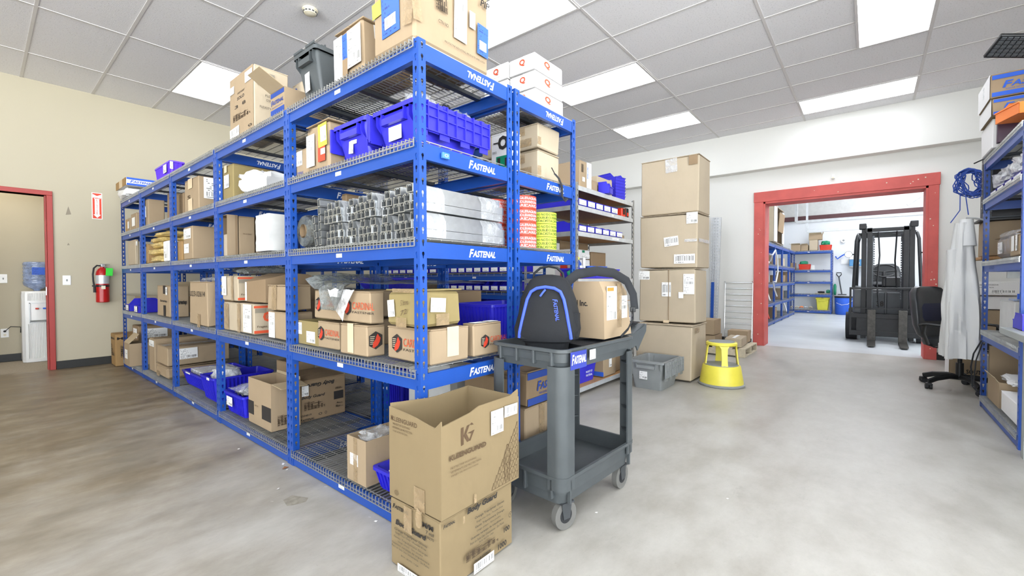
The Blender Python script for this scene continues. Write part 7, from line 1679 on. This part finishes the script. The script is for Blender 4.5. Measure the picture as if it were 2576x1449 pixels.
# shovel, bucket, cooler, wall things
p = at(2122, 745, 17.05)
e = empty('shovel', (17.0, AX(2118, 700, 17.0).y, 0), 'dark shovel with a D handle standing on the blue barrel in the far room', 'shovel')
y1_ = AX(2110, 690, 17.0).y-AX(2118, 700, 17.0).y; zt_ = AX(2111, 686, 17.0).z
m = MB(); m.cyl((0, 0, .62), (.12, y1_, zt_-.14), .018, n=10); m.build('shaft', 'dark_metal', e, smooth=True)
m = MB(); m.tube([(.12, y1_, zt_-.14), (.12, y1_+.06, zt_-.06), (.12, y1_+.055, zt_), (.12, y1_-.055, zt_), (.12, y1_-.06, zt_-.06), (.12, y1_, zt_-.14)], .013, 8); m.build('grip', 'black', e, smooth=True); m = MB(); m.box(-.10, .10, -.12, .10, .592, .62, .01); m.build('blade', 'dark_metal', e)
bx_ = AX(2124, 700, 16.75)
e = empty('barrel', (16.78, bx_.y, 0), 'blue plastic barrel beside the forklift in the far room', 'barrel')
m = MB(); m.rev([(.20, 0), (.22, .03), (.235, .50), (.225, .52), (.20, .525)], n=28); m.build('barrel_body', 'ink_blue2', e, smooth=40); m = MB(); m.rev([(.24, .515), (.245, .54), (.24, .56), (.1, .565)], n=28); m.build('lid', 'black', e, smooth=40); m = MB(); m.tube([(-.1, -.22, .45), (-.23, -.1, .33), (-.235, .05, .3), (-.15, .18, .36)], .007, 6); m.build('cable_loop', 'white_pl', e, smooth=True)
a = AX(2142, 668, 17.0); b = AX(2173, 650, 17.0)
e = empty('cool_box', (17.08, (a.y+b.y)/2, a.z-.02), 'blue and white cool box on a bracket on the far room wall', 'cool box')
m = MB(); m.box(-.14, .14, -.20, .20, 0, .20, .01); m.build('body', plain('teal blue', '4c86b4', .5), e); m = MB(); m.box(-.15, .15, -.21, .21, .20, .29, .02); m.build('lid', 'white_pl', e); m = MB(); m.box(-.143, -.138, -.05, .05, .06, .12); m.build('label_patch', 'paper', e); m = MB(); m.box(-.14, .165, -.2, .2, -.03, -.002); m.build('bracket', 'steel', e)
m = MB(); m.tube([(17.20, .98-.13, 1.80), (17.14, .80, 1.72), (17.15, .68, 1.82), (17.18, .62, 1.86)], .02, 6); tag(m.build('blue_tool', 'ink_blue2', smooth=True), 'blue caulking gun hanging on the far room wall', 'tool')
p = AX(2122, 605, BX); m = MB(); m.cyl((BX, p.y, p.z), (BX-.05, p.y, p.z), .07, n=20); o = m.build('wall_bell', 'white_pl'); tag(o, 'small round white alarm on the far room wall', 'alarm'); m = MB(); m.cyl((BX-.05, p.y, p.z), (BX-.055, p.y, p.z), .03, n=14); m.build('lens', 'grey_pl2', o)
p = AX(2128, 660, BX); m = MB(); m.box(BX-.02, BX, p.y-.13, p.y+.13, p.z-.06, p.z+.10, .004); o = m.build('wall_notice', 'paper'); tag(o, 'pale notice on the far room wall left of the cool box', 'notice'); m = MB(); m.box(BX-.023, BX-.019, p.y-.1, p.y+.1, p.z-.03, p.z+.06); m.build('notice_text', 'lab_tag', o)
# ------------------------------------------------------------------ forklift
fy = -.225; e = empty('forklift', (9.72, fy, 0), 'black forklift facing the wide red opening, forks lowered', 'forklift')
dk = plain('dirty black paint', '1a1b1d', .42, .2, .3, 12); bodyp = plain('dark grey machine paint', '26292e', .3, .2, .15, 6); fk = plain('worn fork steel', '4b4945', .45, .6, .3, 20)
for s in (-1, 1):
    m = MB(); m.box(0, .09, s*.235-.035, s*.235+.035, .12, 1.97, .004); m.build('inner_mast_channel', dk, e)
    m = MB(); m.box(.06, .20, s*.31-.035, s*.31+.035, .06, 2.02, .004); m.build('outer_mast_channel', dk, e)
    m = MB(); m.box(-.02, .12, s*.33-.05, s*.33+.05, 1.95, 2.05, .01); m.build('mast_head', dk, e)
    m = MB(); m.cyl((.12, s*.20, .5), (.12, s*.20, 1.78), .016, n=12); m.cyl((.12, s*.20, 1.74), (.12, s*.20, 1.84), .028, n=12); m.build('lift_cylinder', 'dark_metal', e, smooth=40)
    m = MB()
    for k in range(26): m.box(.03, .045, s*.175-.008, s*.175+.008, .75+.04*k, .775+.04*k)
    m.build('lift_chain', 'dark_metal', e)
    # fork: shank and blade
    m = MB(); m.box(-.12, -.075, s*.20-.055, s*.20+.055, .05, .57, .004); m.loft([[(-.12, s*.20-.055, .055), (-.12, s*.20+.055, .055), (-.12, s*.20+.055, .015), (-.12, s*.20-.055, .015)], [(-.62, s*.20-.052, .035), (-.62, s*.20+.052, .035), (-.62, s*.20+.052, .015), (-.62, s*.20-.052, .015)], [(-.72, s*.20-.035, .025), (-.72, s*.20+.035, .025), (-.72, s*.20+.035, .015), (-.72, s*.20-.035, .015)]]); m.build('fork', fk, e)
m = MB(); m.box(.0, .08, -.30, .30, 1.90, 1.96, .004); m.box(.04, .12, -.27, .27, 1.10, 1.13, .004) if False else None; m.build('mast_crossbar', dk, e)
m = MB(); m.box(-.075, -.02, -.50, .50, .42, .50, .004); m.box(-.075, -.02, -.50, .50, .12, .20, .004); m.box(-.06, -.03, -.40, .40, .20, .42); m.build('carriage', dk, e)
m = MB(); m.box(-.085, -.05, -.50, .50, .915, .95, .004)
for y in (-.49, .47): m.box(-.085, -.05, y, y+.03, .12, .93, .003)
m.box(-.085, -.06, -.48, .48, .585, .60)
m.build('load_backrest', dk, e)
m = MB(); m.loft([[(.28, y, z) for y, z in ((-.44, .30), (.44, .30), (.44, .90), (-.44, .90))], [(.42, y, z) for y, z in ((-.46, .25), (.46, .25), (.46, .93), (-.46, .93))], [(1.8, y, z) for y, z in ((-.50, .22), (.50, .22), (.50, .95), (-.50, .95))], [(2.2, y, z) for y, z in ((-.44, .28), (.44, .28), (.44, .90), (-.44, .90))]]); m.build('chassis', bodyp, e)
m = MB(); m.box(.265, .29, -.18, .0, .48, .86, .01); m.box(.265, .29, .02, .20, .48, .86, .01); m.build('dash_panel', 'dark_metal', e)
text('number_marking', '38', 'L', (.262, .085, .66), .10, .09, 'ink', e, .03)
for x in (.42, 1.75):
    for s in (-1, 1):
        w = MB(); w.cyl((x, s*.40, .245), (x, s*.56, .245), .245, n=32); w.build('tyre', 'rubber', e, smooth=40)
        m = MB(); m.cyl((x, s*.39, .245), (x, s*.565, .245), .13, n=20); m.build('wheel_rim', 'dark_metal', e, smooth=40)
for s in (-1, 1):
    m = MB(); m.tube([(.55, s*.46, .90), (.70, s*.43, 1.80), (.76, s*.41, 1.90), (1.0, s*.40, 1.95), (1.9, s*.40, 1.93), (1.98, s*.42, 1.85), (2.0, s*.44, .95)], .026, 10); m.build('guard_post', dk, e, smooth=True)
    m = MB(); m.tube([(.66, s*.45, 1.55), (.62, s*.52, 1.55)], .012, 6); m.cyl((.64, s*.54, 1.55), (.58, s*.54, 1.55), .05, .06, n=16); m.build('work_lamp', 'black', e, smooth=40); m = MB(); m.cyl((.578, s*.54, 1.55), (.572, s*.54, 1.55), .052, n=16); m.build('lamp_lens', 'chrome', e)
m = MB()
for x in (.82, 1.0, 1.2, 1.4, 1.6, 1.85): m.box(x, x+.04, -.40, .40, 1.93, 1.955, .004)
m.build('overhead_guard', dk, e)
m = MB(); m.loft([sup(w, .05, z, 3, 24, .0, 0) for z, w in ((.96, .16), (1.0, .22), (1.2, .23), (1.32, .20), (1.38, .12))]); o = m.build('seat_backrest', 'leather', e, smooth=True); o.location = (1.35, .0, 0); o.rotation_euler = (0, 0, R(90))
m = MB(); m.box(.95, 1.4, -.24, .24, .94, 1.04, .04); m.build('seat', 'leather', e)
m = MB(); pts = [(.68+.10*math.sin(2*math.pi*i/24), .17*math.cos(2*math.pi*i/24)+.03, 1.24+.11*math.sin(2*math.pi*i/24)) for i in range(25)]; m.tube(pts, .014, 8); m.tube([(.68, -.14, 1.24), (.68, .03, 1.22), (.68, .20, 1.24)], .012, 6); m.cyl((.68, .03, 1.22), (.55, .03, .95), .03, n=12); m.build('steering_wheel', 'black', e, smooth=True)
m = MB(); m.box(.44, .50, -.20, .02, .95, 1.13, .02); m.build('display_back', 'leather', e); m = MB(); m.box(.434, .442, -.185, .005, .965, 1.115, .012); m.build('display_face', 'black', e)
for k in range(3): m = MB(); m.tube([(.42, -.24-.04*k, .92), (.44, -.25-.04*k, 1.05)], .007, 6); m.cyl((.44, -.25-.04*k, 1.04), (.442, -.25-.04*k, 1.08), .013, n=10); m.build('hydraulic_lever', 'black', e, smooth=True)
m = MB(); m.tube([(.10, .12, 1.9), (.14, .10, 1.5), (.12, .13, 1.0), (.12, .1, .6)], .012, 6); m.tube([(.10, -.12, 1.9), (.14, -.10, 1.4), (.12, -.13, .9)], .012, 6); m.build('hoses', 'rubber', e, smooth=True)
# ------------------------------------------------------------------ small litter on the floor
m = MB(); random.seed(12)
for px, py in ((722, 1182), (712, 1168), (930, 1302), (945, 1312), (845, 1215), (700, 1230), (684, 1262), (600, 1130), (1500, 1290), (1830, 1255), (820, 1225)):
    c = AZ(px, py, 0); s = random.uniform(.006, .016); a = random.random()*6
    T = Matrix.Translation((c.x, c.y, .0005)) @ Matrix.Rotation(a, 4, 'Z'); m.add([(-s, -s*.4, 0), (s*.8, -s*.5, .001), (s, s*.5, .004), (-s*.6, s*.4, .002)], [(0, 1, 2, 3)], T=T)
tag(m.build('paper_litter', 'paper'), kind='stuff')
m = MB(); c = AZ(718, 1178, 0); m.add([(c.x-.02, c.y, .001), (c.x, c.y-.015, .006), (c.x+.02, c.y, .002), (c.x, c.y+.012, .008)], [(0, 1, 2, 3)]); tag(m.build('dry_leaf', plain('brown leaf', '8a5a38', .8)), 'small brown leaf on the floor in front of the rack', 'leaf')
m = MB(); q = [AZ(x, y, .0006) for x, y in ((712, 1258), (735, 1246), (776, 1252), (770, 1262), (742, 1270), (722, 1273))]; m.add([tuple(v) for v in q], [tuple(range(6))]); tag(m.build('floor_patch', plain('dark floor stain', '938d80', .7, 0, .2, 40)), kind='structure')
